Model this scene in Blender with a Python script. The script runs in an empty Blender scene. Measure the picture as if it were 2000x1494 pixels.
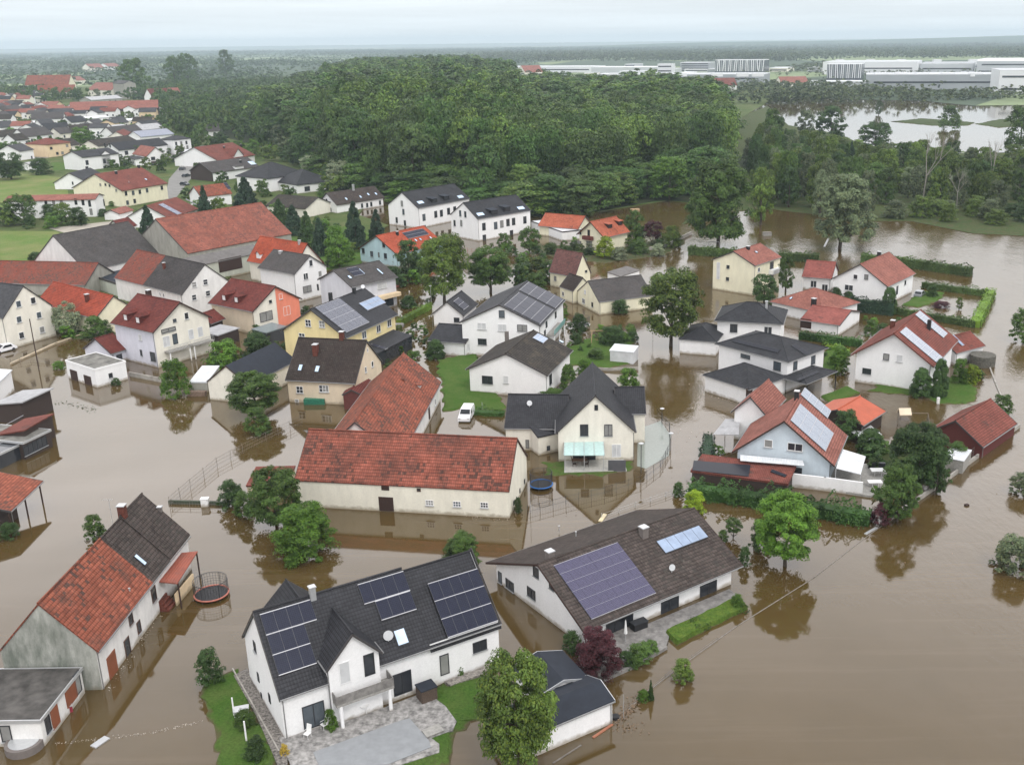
import bpy, math, random
import numpy as np
from mathutils import Vector
random.seed(7); rng = np.random.default_rng(7)
sc = bpy.context.scene
R_ = math.radians

# ------------------------------------------------------------------ camera
F_PX, PPX, PPY, PITCH, ROLL, CAM_H = 1993.0, 1150.0, 725.0, R_(17.93), 0.012, 56.0
d0 = Vector((0, math.cos(PITCH), -math.sin(PITCH)))
r0 = Vector((1, 0, 0)); u0 = r0.cross(d0)
cr = r0 * math.cos(ROLL) - u0 * math.sin(ROLL)
cu = r0 * math.sin(ROLL) + u0 * math.cos(ROLL)
CAM = Vector((0, 0, CAM_H))
cam = bpy.data.cameras.new('camera'); camo = bpy.data.objects.new('camera', cam)
sc.collection.objects.link(camo); sc.camera = camo
from mathutils import Matrix
m3 = Matrix((cr, cu, -d0)).transposed().to_4x4(); m3.translation = CAM
camo.matrix_world = m3
cam.sensor_width = 36; cam.lens = F_PX / 2000 * 36
cam.shift_x = -(PPX - 1000) / 2000; cam.shift_y = (PPY - 747) / 2000
cam.clip_start = 1; cam.clip_end = 60000

def ray(px, py):
    return (cr * ((px - PPX) / F_PX) - cu * ((py - PPY) / F_PX) + d0)
def at(px, py, z=0.0):
    d = ray(px, py); t = (z - CAM_H) / d.z
    return CAM + d * t
def proj(p):
    v = Vector(p) - CAM; w = v.dot(d0)
    return (PPX + F_PX * v.dot(cr) / w, PPY - F_PX * v.dot(cu) / w)
def ppm(p):
    return F_PX / (Vector(p) - CAM).dot(d0)
def ztop(base, ty):
    """height of a vertical line standing at base (world) that reaches image row ty"""
    lo, hi = 0.0, 90.0
    for _ in range(40):
        m = (lo + hi) / 2
        if proj((base[0], base[1], m))[1] > ty: lo = m
        else: hi = m
    return lo

# ------------------------------------------------------------------ world and light
w = bpy.data.worlds.new('World'); sc.world = w; w.use_nodes = True
nt = w.node_tree; nt.nodes.clear()
N = nt.nodes.new; Lk = nt.links.new
SUN_EL, SUN_AZ = R_(52), R_(150)     # azimuth measured clockwise from +Y
out = N('ShaderNodeOutputWorld'); bg = N('ShaderNodeBackground'); Lk(bg.outputs[0], out.inputs[0])
sky = N('ShaderNodeTexSky'); sky.sky_type = 'NISHITA'; sky.sun_disc = False
sky.sun_elevation = SUN_EL; sky.sun_rotation = SUN_AZ
tc = N('ShaderNodeTexCoord'); sep = N('ShaderNodeSeparateXYZ'); Lk(tc.outputs['Generated'], sep.inputs[0])
grad = N('ShaderNodeMapRange'); Lk(sep.outputs['Z'], grad.inputs[0])
grad.inputs[1].default_value = 0.0; grad.inputs[2].default_value = 0.9
grad.inputs[3].default_value = 0.0; grad.inputs[4].default_value = 1.0
ramp = N('ShaderNodeValToRGB'); Lk(grad.outputs[0], ramp.inputs[0])
e = ramp.color_ramp.elements
e[0].position = 0.0; e[0].color = (7.2, 7.8, 8.2, 1)
e[1].position = 1.0; e[1].color = (14.5, 14.6, 14.9, 1)
k = e.new(0.025); k.color = (6.5, 7.05, 7.5, 1)
k = e.new(0.10); k.color = (8.4, 8.6, 8.8, 1)
k = e.new(0.28); k.color = (12.6, 12.4, 12.2, 1)
k = e.new(0.42); k.color = (18.4, 17.8, 17.8, 1)  # sky out of view, brightened low and dimmed higher to set the water's reflections
k = e.new(0.70); k.color = (8.8, 8.6, 8.7, 1)
mp = N('ShaderNodeMapping'); Lk(tc.outputs['Generated'], mp.inputs[0]); mp.inputs['Scale'].default_value = (1.1, 1.1, 30)
nz = N('ShaderNodeTexNoise'); Lk(mp.outputs[0], nz.inputs[0]); nz.inputs['Scale'].default_value = 2.6; nz.inputs['Detail'].default_value = 6; nz.inputs['Roughness'].default_value = .55
cr_ = N('ShaderNodeMapRange'); Lk(nz.outputs[0], cr_.inputs[0])
cr_.inputs[1].default_value = .33; cr_.inputs[2].default_value = .67; cr_.inputs[3].default_value = .90; cr_.inputs[4].default_value = 1.08
mul = N('ShaderNodeMixRGB'); mul.blend_type = 'MULTIPLY'; mul.inputs[0].default_value = 1
Lk(ramp.outputs[0], mul.inputs[1]); Lk(cr_.outputs[0], mul.inputs[2])
mixs = N('ShaderNodeMixRGB'); mixs.inputs[0].default_value = .90
Lk(sky.outputs[0], mixs.inputs[1]); Lk(mul.outputs[0], mixs.inputs[2])
Lk(mixs.outputs[0], bg.inputs[0]); bg.inputs[1].default_value = 0.125
sl = bpy.data.lights.new('sun', 'SUN'); so = bpy.data.objects.new('sun', sl); sc.collection.objects.link(so)
sl.energy = 1.1; sl.angle = R_(14); sl.color = (1, .97, .92)
sd = Vector((math.sin(SUN_AZ) * math.cos(SUN_EL), math.cos(SUN_AZ) * math.cos(SUN_EL), math.sin(SUN_EL)))
so.rotation_euler = sd.to_track_quat('Z', 'Y').to_euler(); so.location = (0, 0, 300)
sc.view_settings.view_transform = 'Standard'; sc.view_settings.look = 'None'
sc.view_settings.exposure = 0.17; sc.view_settings.gamma = 1
sc.cycles.max_bounces = 5; sc.cycles.diffuse_bounces = 2; sc.cycles.glossy_bounces = 3
sc.cycles.transmission_bounces = 2; sc.cycles.transparent_max_bounces = 4; sc.cycles.volume_bounces = 0
sc.cycles.use_denoising = True
sc.cycles.use_adaptive_sampling = True

# ------------------------------------------------------------------ materials
_mats = {}
class NB:
    """tiny helper to build node trees"""
    def __init__(s, name):
        s.m = bpy.data.materials.new(name); s.m.use_nodes = True
        s.t = s.m.node_tree; s.b = s.t.nodes['Principled BSDF']; s.out = s.t.nodes['Material Output']
    def n(s, t, **kw):
        x = s.t.nodes.new(t)
        for a, v in kw.items():
            if a in x.inputs: x.inputs[a].default_value = v
            else: setattr(x, a, v)
        return x
    def l(s, a, b): s.t.links.new(a, b)
    def noise(s, vec, scale, detail=4, rough=.55):
        x = s.n('ShaderNodeTexNoise'); x.inputs['Scale'].default_value = scale; x.inputs['Detail'].default_value = detail
        x.inputs['Roughness'].default_value = rough
        if vec is not None: s.l(vec, x.inputs['Vector'])
        return x.outputs['Fac']
    def rng(s, v, a, b, c, d):
        x = s.n('ShaderNodeMapRange'); s.l(v, x.inputs[0])
        for i, q in enumerate((a, b, c, d)): x.inputs[i + 1].default_value = q
        return x.outputs[0]
    def mix(s, f, a, b, mode='MIX'):
        x = s.n('ShaderNodeMixRGB', blend_type=mode)
        for i, q in enumerate((f, a, b)):
            if isinstance(q, (int, float)): x.inputs[i].default_value = q if i == 0 else (q, q, q, 1)
            elif isinstance(q, tuple): x.inputs[i].default_value = q + (1,) if len(q) == 3 else q
            else: s.l(q, x.inputs[i])
        return x.outputs[0]
    def bump(s, h, strength=.4, dist=.1):
        x = s.n('ShaderNodeBump'); x.inputs['Strength'].default_value = strength; x.inputs['Distance'].default_value = dist
        s.l(h, x.inputs['Height']); s.l(x.outputs[0], s.b.inputs['Normal']); return x
    def obj(s): return s.n('ShaderNodeTexCoord').outputs['Object']
    def pos(s): return s.n('ShaderNodeNewGeometry').outputs['Position']
    def uv(s): return s.n('ShaderNodeTexCoord').outputs['UV']
def once(fn):
    def g(*a, **k):
        key = (fn.__name__, a, tuple(sorted(k.items())))
        if key not in _mats: _mats[key] = fn(*a, **k)
        return _mats[key]
    return g
def c3(c): return tuple(c)

@once
def flat(name, col, rough=.7, metal=0.0, var=.12, scale=3.0, bump=0.0, spec=.3):
    b = NB(name); p = b.pos(); f = b.noise(p, scale, 5)
    f = b.rng(f, .3, .7, 1 - var, 1 + var)
    b.l(b.mix(1, c3(col), f, 'MULTIPLY'), b.b.inputs['Base Color'])
    b.b.inputs['Roughness'].default_value = rough; b.b.inputs['Metallic'].default_value = metal
    b.b.inputs['Specular IOR Level'].default_value = spec
    if bump: b.bump(b.noise(p, scale * 4, 4), bump, .05)
    return b.m
@once
def plaster(name, col, dirt=.15, moss=0.0):
    b = NB(name); p = b.pos()
    mp = b.n('ShaderNodeMapping'); b.l(p, mp.inputs[0]); mp.inputs['Scale'].default_value = (1, 1, .35)
    f1 = b.rng(b.noise(mp.outputs[0], .9, 6, .6), .35, .75, 0, 1)
    c = b.mix(f1, c3(col), tuple(x * (1 - dirt) for x in col))
    f2 = b.rng(b.noise(p, 5, 5), .3, .7, .95, 1.04)
    c = b.mix(1, c, f2, 'MULTIPLY')
    # splash band of silt just above the flood level, a real stain on the plaster
    sp = b.n('ShaderNodeSeparateXYZ'); b.l(p, sp.inputs[0])
    ad = b.n('ShaderNodeMath', operation='ADD'); b.l(sp.outputs['Z'], ad.inputs[0]); b.l(b.rng(b.noise(p, 1.3, 5), .3, .7, -.16, .2), ad.inputs[1])
    c = b.mix(b.rng(ad.outputs[0], .14, .55, .72, 0), c, (.25, .20, .13))
    if moss:
        f3 = b.rng(b.noise(mp.outputs[0], .55, 7, .7), .5 - .2 * moss, .62, 0, 1)
        c = b.mix(f3, c, (.15, .165, .14))
    b.l(c, b.b.inputs['Base Color']); b.b.inputs['Roughness'].default_value = .9
    b.b.inputs['Specular IOR Level'].default_value = .2
    b.bump(b.noise(p, 14, 3), .15, .02)
    return b.m
@once
def tiles(name, c1, c2, dark=.45, row=.36, colw=.28, stain=.3, stcol=(.05, .045, .04), stscale=.5, rough=.75, bump=.8, lich=0.0, spec=.1, tvar=.14, lap=.42, dk=0):
    b = NB(name); uv = b.uv()
    br = b.n('ShaderNodeTexBrick'); b.l(uv, br.inputs['Vector'])
    br.inputs['Scale'].default_value = 1; br.inputs['Brick Width'].default_value = colw; br.inputs['Row Height'].default_value = row
    br.inputs['Mortar Size'].default_value = .022; br.inputs['Mortar Smooth'].default_value = .6
    br.inputs['Color1'].default_value = c1 + (1,); br.inputs['Color2'].default_value = c2 + (1,)
    br.inputs['Mortar'].default_value = tuple(x * dark for x in c1) + (1,); br.inputs['Bias'].default_value = -.1
    br.offset = 0.0
    c = br.outputs['Color']
    p = b.pos()
    # tile-to-tile colour variation and the overlap shade of every course, painted into the colour
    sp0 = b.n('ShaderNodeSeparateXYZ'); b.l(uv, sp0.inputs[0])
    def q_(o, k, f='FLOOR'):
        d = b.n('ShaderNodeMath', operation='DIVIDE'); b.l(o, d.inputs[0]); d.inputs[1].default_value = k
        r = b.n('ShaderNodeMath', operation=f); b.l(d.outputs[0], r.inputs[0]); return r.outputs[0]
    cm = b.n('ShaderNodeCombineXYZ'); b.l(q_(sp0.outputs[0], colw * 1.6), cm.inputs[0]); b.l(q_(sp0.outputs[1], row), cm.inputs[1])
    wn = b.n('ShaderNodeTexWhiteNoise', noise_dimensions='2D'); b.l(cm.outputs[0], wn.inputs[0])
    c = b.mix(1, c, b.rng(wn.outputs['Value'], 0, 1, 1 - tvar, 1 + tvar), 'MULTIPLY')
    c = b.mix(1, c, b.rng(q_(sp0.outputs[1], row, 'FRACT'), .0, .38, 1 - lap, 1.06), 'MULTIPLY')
    f = b.rng(b.noise(p, .35, 6, .6), .3, .7, .8, 1.17)
    c = b.mix(1, c, f, 'MULTIPLY')
    if dk:      # single tiles blackened by algae, in drifts
        c2 = b.n('ShaderNodeCombineXYZ'); b.l(q_(sp0.outputs[0], colw * 1.3), c2.inputs[0]); b.l(q_(sp0.outputs[1], row), c2.inputs[1])
        w2 = b.n('ShaderNodeTexWhiteNoise', noise_dimensions='2D'); b.l(c2.outputs[0], w2.inputs[0])
        lf = b.rng(b.noise(p, .16, 6, .7), .42, .66, 0, dk); cmp_ = b.n('ShaderNodeMath', operation='LESS_THAN'); b.l(w2.outputs['Value'], cmp_.inputs[0]); b.l(lf, cmp_.inputs[1])
        ml = b.n('ShaderNodeMath', operation='MULTIPLY'); b.l(cmp_.outputs[0], ml.inputs[0]); ml.inputs[1].default_value = .72
        c = b.mix(ml.outputs[0], c, stcol)
    if stain:
        g = b.rng(b.noise(p, stscale, 8, .72), .62 - stain * .25, .70, 0, .85)
        c = b.mix(g, c, stcol)
    if lich:
        g = b.rng(b.noise(p, 2.6, 6, .7), .58, .68, 0, lich)
        c = b.mix(g, c, (.3, .28, .22))
    b.l(c, b.b.inputs['Base Color']); b.b.inputs['Roughness'].default_value = rough
    b.b.inputs['Specular IOR Level'].default_value = spec
    # rounded tile profile across, step down each row
    sp = b.n('ShaderNodeSeparateXYZ'); b.l(uv, sp.inputs[0])
    def fr(o, k):
        d = b.n('ShaderNodeMath', operation='DIVIDE'); b.l(o, d.inputs[0]); d.inputs[1].default_value = k
        r = b.n('ShaderNodeMath', operation='FRACT'); b.l(d.outputs[0], r.inputs[0]); return r.outputs[0]
    ux = fr(sp.outputs[0], colw); vy = fr(sp.outputs[1], row)
    s_ = b.n('ShaderNodeMath', operation='PINGPONG'); b.l(ux, s_.inputs[0]); s_.inputs[1].default_value = .5
    a_ = b.n('ShaderNodeMath', operation='ADD'); b.l(s_.outputs[0], a_.inputs[0]); b.l(vy, a_.inputs[1])
    b.bump(a_.outputs[0], bump, .05)
    return b.m
@once
def solar(name, cell=(.012, .014, .03), line=(.25, .26, .3), rough=.16, coat=.5, sp=.5):
    b = NB(name); uv = b.uv()
    br = b.n('ShaderNodeTexBrick'); b.l(uv, br.inputs['Vector']); br.offset = 0
    br.inputs['Scale'].default_value = 1; br.inputs['Brick Width'].default_value = .165; br.inputs['Row Height'].default_value = .165
    br.inputs['Mortar Size'].default_value = .006; br.inputs['Mortar Smooth'].default_value = .1
    br.inputs['Color1'].default_value = cell + (1,); br.inputs['Color2'].default_value = tuple(x * 1.25 for x in cell) + (1,)
    br.inputs['Mortar'].default_value = line + (1,)
    b.l(br.outputs[0], b.b.inputs['Base Color']); b.b.inputs['Roughness'].default_value = rough
    b.b.inputs['Specular IOR Level'].default_value = sp; b.b.inputs['Coat Weight'].default_value = coat; b.b.inputs['Coat Roughness'].default_value = .08
    return b.m
@once
def ribbed(name, col, pitch=.25, rough=.5, metal=0.0, stain=0.0, spec=.4):
    b = NB(name); uv = b.uv()
    sp = b.n('ShaderNodeSeparateXYZ'); b.l(uv, sp.inputs[0])
    d = b.n('ShaderNodeMath', operation='MULTIPLY'); b.l(sp.outputs[0], d.inputs[0]); d.inputs[1].default_value = 6.283 / pitch
    s_ = b.n('ShaderNodeMath', operation='SINE'); b.l(d.outputs[0], s_.inputs[0])
    p = b.pos(); f = b.rng(b.noise(p, .8, 5), .3, .7, .85, 1.12)
    c = b.mix(1, c3(col), f, 'MULTIPLY')
    if stain: c = b.mix(b.rng(b.noise(p, .7, 7, .7), .5, .66, 0, stain), c, (.07, .065, .06))
    b.l(c, b.b.inputs['Base Color']); b.b.inputs['Roughness'].default_value = rough; b.b.inputs['Metallic'].default_value = metal
    b.b.inputs['Specular IOR Level'].default_value = spec
    b.bump(s_.outputs[0], .5, .04)
    return b.m
@once
def glass_dark(name='window_glass', col=(.018, .02, .024), rough=.06):
    b = NB(name); p = b.pos(); f = b.noise(p, .7, 3)
    b.l(b.mix(f, c3(col), tuple(x * 2.4 for x in col)), b.b.inputs['Base Color'])
    b.b.inputs['Roughness'].default_value = rough; b.b.inputs['Specular IOR Level'].default_value = .6
    return b.m
@once
def leafmat(name, col, var=.42, trans=.2, yel=.0):
    col = tuple(x * 1.18 for x in col)
    b = NB(name)
    gi = b.n('ShaderNodeNewGeometry'); oi = b.n('ShaderNodeObjectInfo')
    r1 = b.rng(gi.outputs['Random Per Island'], 0, 1, 1 - var, 1 + var)
    r2 = b.rng(oi.outputs['Random'], 0, 1, .8, 1.22)
    m = b.n('ShaderNodeMath', operation='MULTIPLY'); b.l(r1, m.inputs[0]); b.l(r2, m.inputs[1])
    f = b.noise(b.pos(), .45, 3); f = b.rng(f, .35, .65, .75, 1.2)
    m2 = b.n('ShaderNodeMath', operation='MULTIPLY'); b.l(m.outputs[0], m2.inputs[0]); b.l(f, m2.inputs[1])
    m4 = b.n('ShaderNodeMath', operation='MULTIPLY'); b.l(m2.outputs[0], m4.inputs[0]); b.l(b.rng(b.noise(b.pos(), .07, 4, .6), .36, .64, .62, 1.38), m4.inputs[1])
    c = b.mix(1, c3(col), m4.outputs[0], 'MULTIPLY')
    warm = tuple((col[0] * 1.6 + .01, col[1] * 1.15, col[2] * .7))
    c = b.mix(b.rng(gi.outputs['Random Per Island'], .6, 1, 0, .5 + yel), c, warm)
    b.l(c, b.b.inputs['Base Color']); b.b.inputs['Roughness'].default_value = .55; b.b.inputs['Specular IOR Level'].default_value = .25
    if trans:
        tr = b.n('ShaderNodeBsdfTranslucent'); b.l(c, tr.inputs[0]); mx = b.n('ShaderNodeMixShader'); mx.inputs[0].default_value = trans
        b.l(b.b.outputs[0], mx.inputs[1]); b.l(tr.outputs[0], mx.inputs[2]); b.l(mx.outputs[0], b.out.inputs[0])
    return b.m
@once
def grassmat(name='lawn_grass', col=(.075, .16, .022), dry=(.16, .19, .06), dryf=.3, scale=.35):
    b = NB(name); p = b.pos()
    f = b.rng(b.noise(p, scale, 7, .65), .4, .68, 0, 1)
    c = b.mix(f, c3(col), dry if dryf else col)
    if dryf < .5: c = b.mix(1 - dryf, c, c3(col))
    g = b.rng(b.noise(p, 4, 6, .7), .3, .7, .62, 1.3)
    c = b.mix(1, c, g, 'MULTIPLY')
    # silt left along the waterline
    sz = b.n('ShaderNodeSeparateXYZ'); b.l(p, sz.inputs[0]); az = b.n('ShaderNodeMath', operation='ADD'); b.l(sz.outputs['Z'], az.inputs[0]); b.l(b.rng(b.noise(p, .9, 5, .6), .3, .7, -.10, .12), az.inputs[1])
    c = b.mix(b.rng(az.outputs[0], .0, .15, .95, 0), c, (.11, .085, .05))
    b.l(c, b.b.inputs['Base Color']); b.b.inputs['Roughness'].default_value = .9; b.b.inputs['Specular IOR Level'].default_value = .1
    b.bump(b.noise(p, 7, 5, .7), .8, .25)
    return b.m

# ------------------------------------------------------------------ mesh builder and objects
class MB:
    def __init__(s): s.V = []; s.F = []; s.UV = []; s.M = []; s.mi = 0
    def poly(s, pts, uv=None):
        pts = [Vector(p) for p in pts]; k = len(s.V); s.V += pts; s.F.append(list(range(k, k + len(pts))))
        if uv is None:
            n = Vector((0, 0, 0))
            for i in range(len(pts)): n += (pts[i] - pts[0]).cross(pts[(i + 1) % len(pts)] - pts[0])
            n = n.normalized() if n.length > 1e-9 else Vector((0, 0, 1))
            a = Vector((0, 0, 1)).cross(n)
            a = a.normalized() if a.length > .05 else Vector((1, 0, 0))
            b = n.cross(a)
            uv = [(p.dot(a), p.dot(b)) for p in pts]
        s.UV += uv; s.M.append(s.mi)
    def slab(s, top, bot):
        """closed solid between two polygons with the same vertex count (top is counter-clockwise seen from outside)"""
        s.poly(top); s.poly(list(reversed(bot)))
        n = len(top)
        for i in range(n):
            j = (i + 1) % n; s.poly([top[j], top[i], bot[i], bot[j]])
    def box(s, c, ax, ay, az):
        """centre and three half-axis vectors"""
        c, ax, ay, az = map(Vector, (c, ax, ay, az))
        if ax.cross(ay).dot(az) < 0: ax = -ax
        s.slab([c - ax - ay + az, c + ax - ay + az, c + ax + ay + az, c - ax + ay + az],
               [c - ax - ay - az, c + ax - ay - az, c + ax + ay - az, c - ax + ay - az])
    def bx(s, x0, x1, y0, y1, z0, z1):
        s.box(((x0 + x1) / 2, (y0 + y1) / 2, (z0 + z1) / 2), ((x1 - x0) / 2, 0, 0), (0, (y1 - y0) / 2, 0), (0, 0, (z1 - z0) / 2))
    def tube(s, p0, p1, r0, r1=None, n=8, cap=True):
        p0, p1 = Vector(p0), Vector(p1); r1 = r0 if r1 is None else r1
        d = (p1 - p0)
        if d.length < 1e-6: return
        d = d.normalized(); a = d.orthogonal().normalized(); b = d.cross(a)
        A = [p0 + (a * math.cos(t) + b * math.sin(t)) * r0 for t in [2 * math.pi * i / n for i in range(n)]]
        B = [p1 + (a * math.cos(t) + b * math.sin(t)) * r1 for t in [2 * math.pi * i / n for i in range(n)]]
        for i in range(n):
            j = (i + 1) % n; s.poly([A[i], A[j], B[j], B[i]])
        if cap: s.poly(list(reversed(A))); s.poly(B)
    def ring(s, c, r, t, n=32, h=None):
        c = Vector(c)
        for i in range(n):
            a0, a1 = 2 * math.pi * i / n, 2 * math.pi * (i + 1) / n
            s.tube(c + Vector((math.cos(a0) * r, math.sin(a0) * r, 0)), c + Vector((math.cos(a1) * r, math.sin(a1) * r, 0)), t, n=6, cap=False)
    def build(s, name, mat, parent=None, label=None, smooth=False, origin=None):
        me = bpy.data.meshes.new(name)
        o0 = Vector(parent['o']) if parent is not None and 'o' in parent else Vector((0, 0, 0))
        if origin is not None: o0 = Vector(origin)
        me.from_pydata([v - o0 for v in s.V], [], s.F)
        ul = me.uv_layers.new(name='UVMap'); ul.data.foreach_set('uv', [x for q in s.UV for x in q])
        for m in (mat if isinstance(mat, (list, tuple)) else [mat]): me.materials.append(m)
        if isinstance(mat, (list, tuple)): me.polygons.foreach_set('material_index', s.M)
        if smooth: me.polygons.foreach_set('use_smooth', [True] * len(s.F))
        me.update()
        o = bpy.data.objects.new(name, me); sc.collection.objects.link(o)
        if parent is not None: o.parent = parent
        if origin is not None: o.location = o0
        if label: o['label'] = label
        o['o'] = tuple(o0)
        return o
def tag(o, label=None, cat=None, group=None, kind=None):
    if label: o['label'] = label
    if cat: o['category'] = cat
    if group: o['group'] = group
    if kind: o['kind'] = kind
    return o
def empty(name, p, label, cat, group=None):
    o = bpy.data.objects.new(name, None); sc.collection.objects.link(o)
    o.location = Vector(p); o['o'] = tuple(Vector(p)); o.empty_display_size = .5
    return tag(o, label, cat, group)
def single(name, mb, mat, label, cat, group=None, kind=None, origin=None, smooth=False):
    if origin is None:
        k = len(mb.V); origin = Vector((sum(v.x for v in mb.V) / k, sum(v.y for v in mb.V) / k, min(v.z for v in mb.V)))
    return tag(mb.build(name, mat, origin=origin, smooth=smooth), label, cat, group, kind)

M_WHITE = plaster('white_render', (.84, .84, .84), .07); M_CREAM = plaster('cream_render', (.80, .77, .66))
M_BLIND = ribbed('white_roller_shutter', (.62, .63, .64), pitch=.1); M_FRAMEW = flat('white_window_frame', (.78, .78, .78), .45, var=.03)
M_FRAMED = flat('anthracite_frame', (.035, .037, .042), .4, var=.05); M_GLASS = glass_dark(); M_GLAS2 = glass_dark('reflecting_window_glass', (.05, .06, .07), .05); M_CURT = glass_dark('curtained_window_glass', (.15, .15, .145), .15); M_FRAMEB = flat('brown_wood_frame', (.09, .045, .03), .6)
M_GUTTER = flat('zinc_gutter', (.22, .22, .22), .4, .3); M_DGUT = flat('dark_gutter', (.06, .055, .055), .4); M_SKYG = glass_dark('roof_window_glass', (.30, .38, .48), .1)
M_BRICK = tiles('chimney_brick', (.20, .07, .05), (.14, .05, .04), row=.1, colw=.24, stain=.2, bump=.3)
M_GREYCH = flat('grey_chimney_cladding', (.16, .14, .13), .7); M_METAL = flat('pale_sheet_metal', (.55, .56, .57), .35, .5, var=.06)
M_BLACKCH = flat('black_chimney_cladding', (.02, .02, .022), .5); M_SOLAR = solar('black_solar_cells', line=(.05, .052, .06), rough=.28, coat=0, sp=.16); M_ALU = flat('aluminium_rail', (.40, .40, .42), .4, .5, var=.04)
M_BACK = flat('dull_metal_backing', (.13, .13, .14), .5); M_SOLARB = solar('violet_solar_cells', (.050, .046, .085), (.20, .19, .25), .32, 0, .2); M_SOLARS = solar('pale_solar_cells', (.16, .19, .25), (.45, .47, .5), .12)
M_THERM = glass_dark('solar_thermal_glass', (.15, .19, .26), .12); M_WOODD = flat('dark_brown_boards', (.045, .025, .02), .7, scale=6)
M_ORDOOR = ribbed('orange_brown_boards', (.26, .085, .04), pitch=.12, rough=.6); M_CONC = flat('concrete', (.30, .29, .27), .85, var=.2, bump=.3)
M_STONE = flat('stone_paving', (.20, .19, .18), .8, var=.35, scale=1.7, bump=.5)

# ------------------------------------------------------------------ houses
class House:
    def __init__(s, name, label, cat='house', group=None):
        s.name, s.label, s.cat, s.group = name, label, cat, group; s.root = None; s.blocks = []
    def block(s, *a, **k):
        b = Block(s, *a, **k); s.blocks.append(b); return b
    def ensure(s, p):
        if s.root is None: s.root = empty(s.name, (p[0], p[1], 0), s.label, s.cat, s.group)
    def box(s, c, size, ang, name, mat, label=None):
        mb = MB(); ca, sa = math.cos(ang), math.sin(ang)
        mb.box(c, (size[0] / 2 * ca, size[0] / 2 * sa, 0), (-size[1] / 2 * sa, size[1] / 2 * ca, 0), (0, 0, size[2] / 2))
        return mb.build(name, mat, s.root, label)
DBG = []
class Block:
    """Rectangular building block. B, C = roof eave corners (image) of the visible long side at height he; A or R fix the width."""
    def __init__(s, H, B=None, C=None, A=None, R=None, he=3.0, hr=None, base=None, kind='gable', wall=M_WHITE, roof=None, ov=.45, og=.35, t=.2, L=None, W=None,
                 segs=None, back=None, trim=M_DGUT, gutter=True, world=None, zb=-1.0, gwall=None, ridge=True, nowall=False, rname='roof', wname='wall', par=.3, tgt=None, hip=None, flip=1, verge=True):
        s.H = H; s.ov, s.og, s.t, s.kind = ov, og, t, kind
        if world is not None:
            O, u, n, L, W = world; s.B = Vector((O[0], O[1])); s.u = Vector((u[0], u[1])).normalized(); s.n = Vector((n[0], n[1])).normalized(); s.L, s.W = L, W
        else:
            if he is None:
                lo, hi = .3, 16
                for _ in range(30):
                    m = (lo + hi) / 2
                    Bw = at(*B, m)
                    inx = at(*C, m) - Bw if C else at(*A, m) - Bw
                    a = at(*A, m) - Bw if A else None
                    q = Bw + inx.normalized() * .4 + (a.normalized() * .4 if (a and C) else Vector((0, 0, 0)))
                    if proj((q.x, q.y, 0))[1] > base[1]: hi = m      # base projects too low -> too high/near
                    else: lo = m
                he = lo
            Bw = at(*B, he).xy
            if C is not None:
                Cw = at(*C, he).xy; s.u = (Cw - Bw).normalized(); s.L = L or (Cw - Bw).length
                n = Vector((-s.u.y, s.u.x))
                if W: s.n = n * flip if n.y * flip > 0 or True else n; s.W = W
                if A is not None:
                    q = (at(*A, back if back is not None else he).xy - Bw).dot(n); s.n = n if q > 0 else -n; s.W = abs(q)
                elif R is not None and hr is not None:
                    q = 2 * (at(*R, hr).xy - Bw).dot(n); s.n = n if q > 0 else -n; s.W = abs(q)
                elif W: 
                    s.n = n if n.y > 0 else -n
                    s.n *= flip
            else:   # gable front given by A and B, length L away from the camera
                Aw = at(*A, he).xy; s.n = (Aw - Bw).normalized(); s.W = (Aw - Bw).length
                u = Vector((-s.n.y, s.n.x)); s.u = u if u.y > 0 else -u; s.L = L
                s.u *= flip
            s.B = Bw
        if hr is None:
            if R is None: hr = he
            else:
                M = s.B + s.n * (s.W / 2) + (s.u * (s.L / 2 if kind == 'hip' else 0))
                if kind == 'hip' and hip: M = s.B + s.n * (s.W / 2) + s.u * min(s.W / 2, s.L / 2)
                hr = ztop((M.x, M.y), R[1])
        s.he, s.hr = he, hr; s.hb = back if back is not None else he
        # ridge position across
        if kind == 'gable' and back is not None and R is not None:
            s.rw = min(.85, max(.15, (at(*R, hr).xy - s.B).dot(s.n) / s.W)) * s.W
        else: s.rw = s.W / 2
        DBG.append((H.name, H.label[:38], 'L%.1f W%.1f he%.1f hr%.1f' % (s.L, s.W, he, hr)))
        H.ensure(s.P(s.L / 2, s.W / 2, 0))
        s.wall, s.roof, s.trim = wall, roof, trim; s.segs = segs; s.zb = zb
        s.gwall = gwall
        if not nowall: s.mk_walls(wname)
        s.mk_roof(rname, ridge, gutter, par, verge)
    def P(s, a, b, z): q = s.B + s.u * a + s.n * b; return Vector((q.x, q.y, z))
    def rz(s, b):
        """roof top height at across position b"""
        if s.kind in ('gable',):
            return s.he + (s.hr - s.he) * b / s.rw if b <= s.rw else s.hb + (s.hr - s.hb) * (s.W - b) / (s.W - s.rw)
        if s.kind == 'shed': return s.he + (s.hr - s.he) * b / s.W
        return s.he
    def fix(s, pts):   # keep the winding outward whatever the handedness of (u, n)
        return pts if s.u.x * s.n.y - s.u.y * s.n.x > 0 else list(reversed(pts))
    def poly(s, mb, pts): mb.poly(s.fix([s.P(*p) for p in pts]))
    def slab(s, mb, top, bot): mb.slab(s.fix([s.P(*p) for p in top]), s.fix([s.P(*p) for p in bot]))
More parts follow.
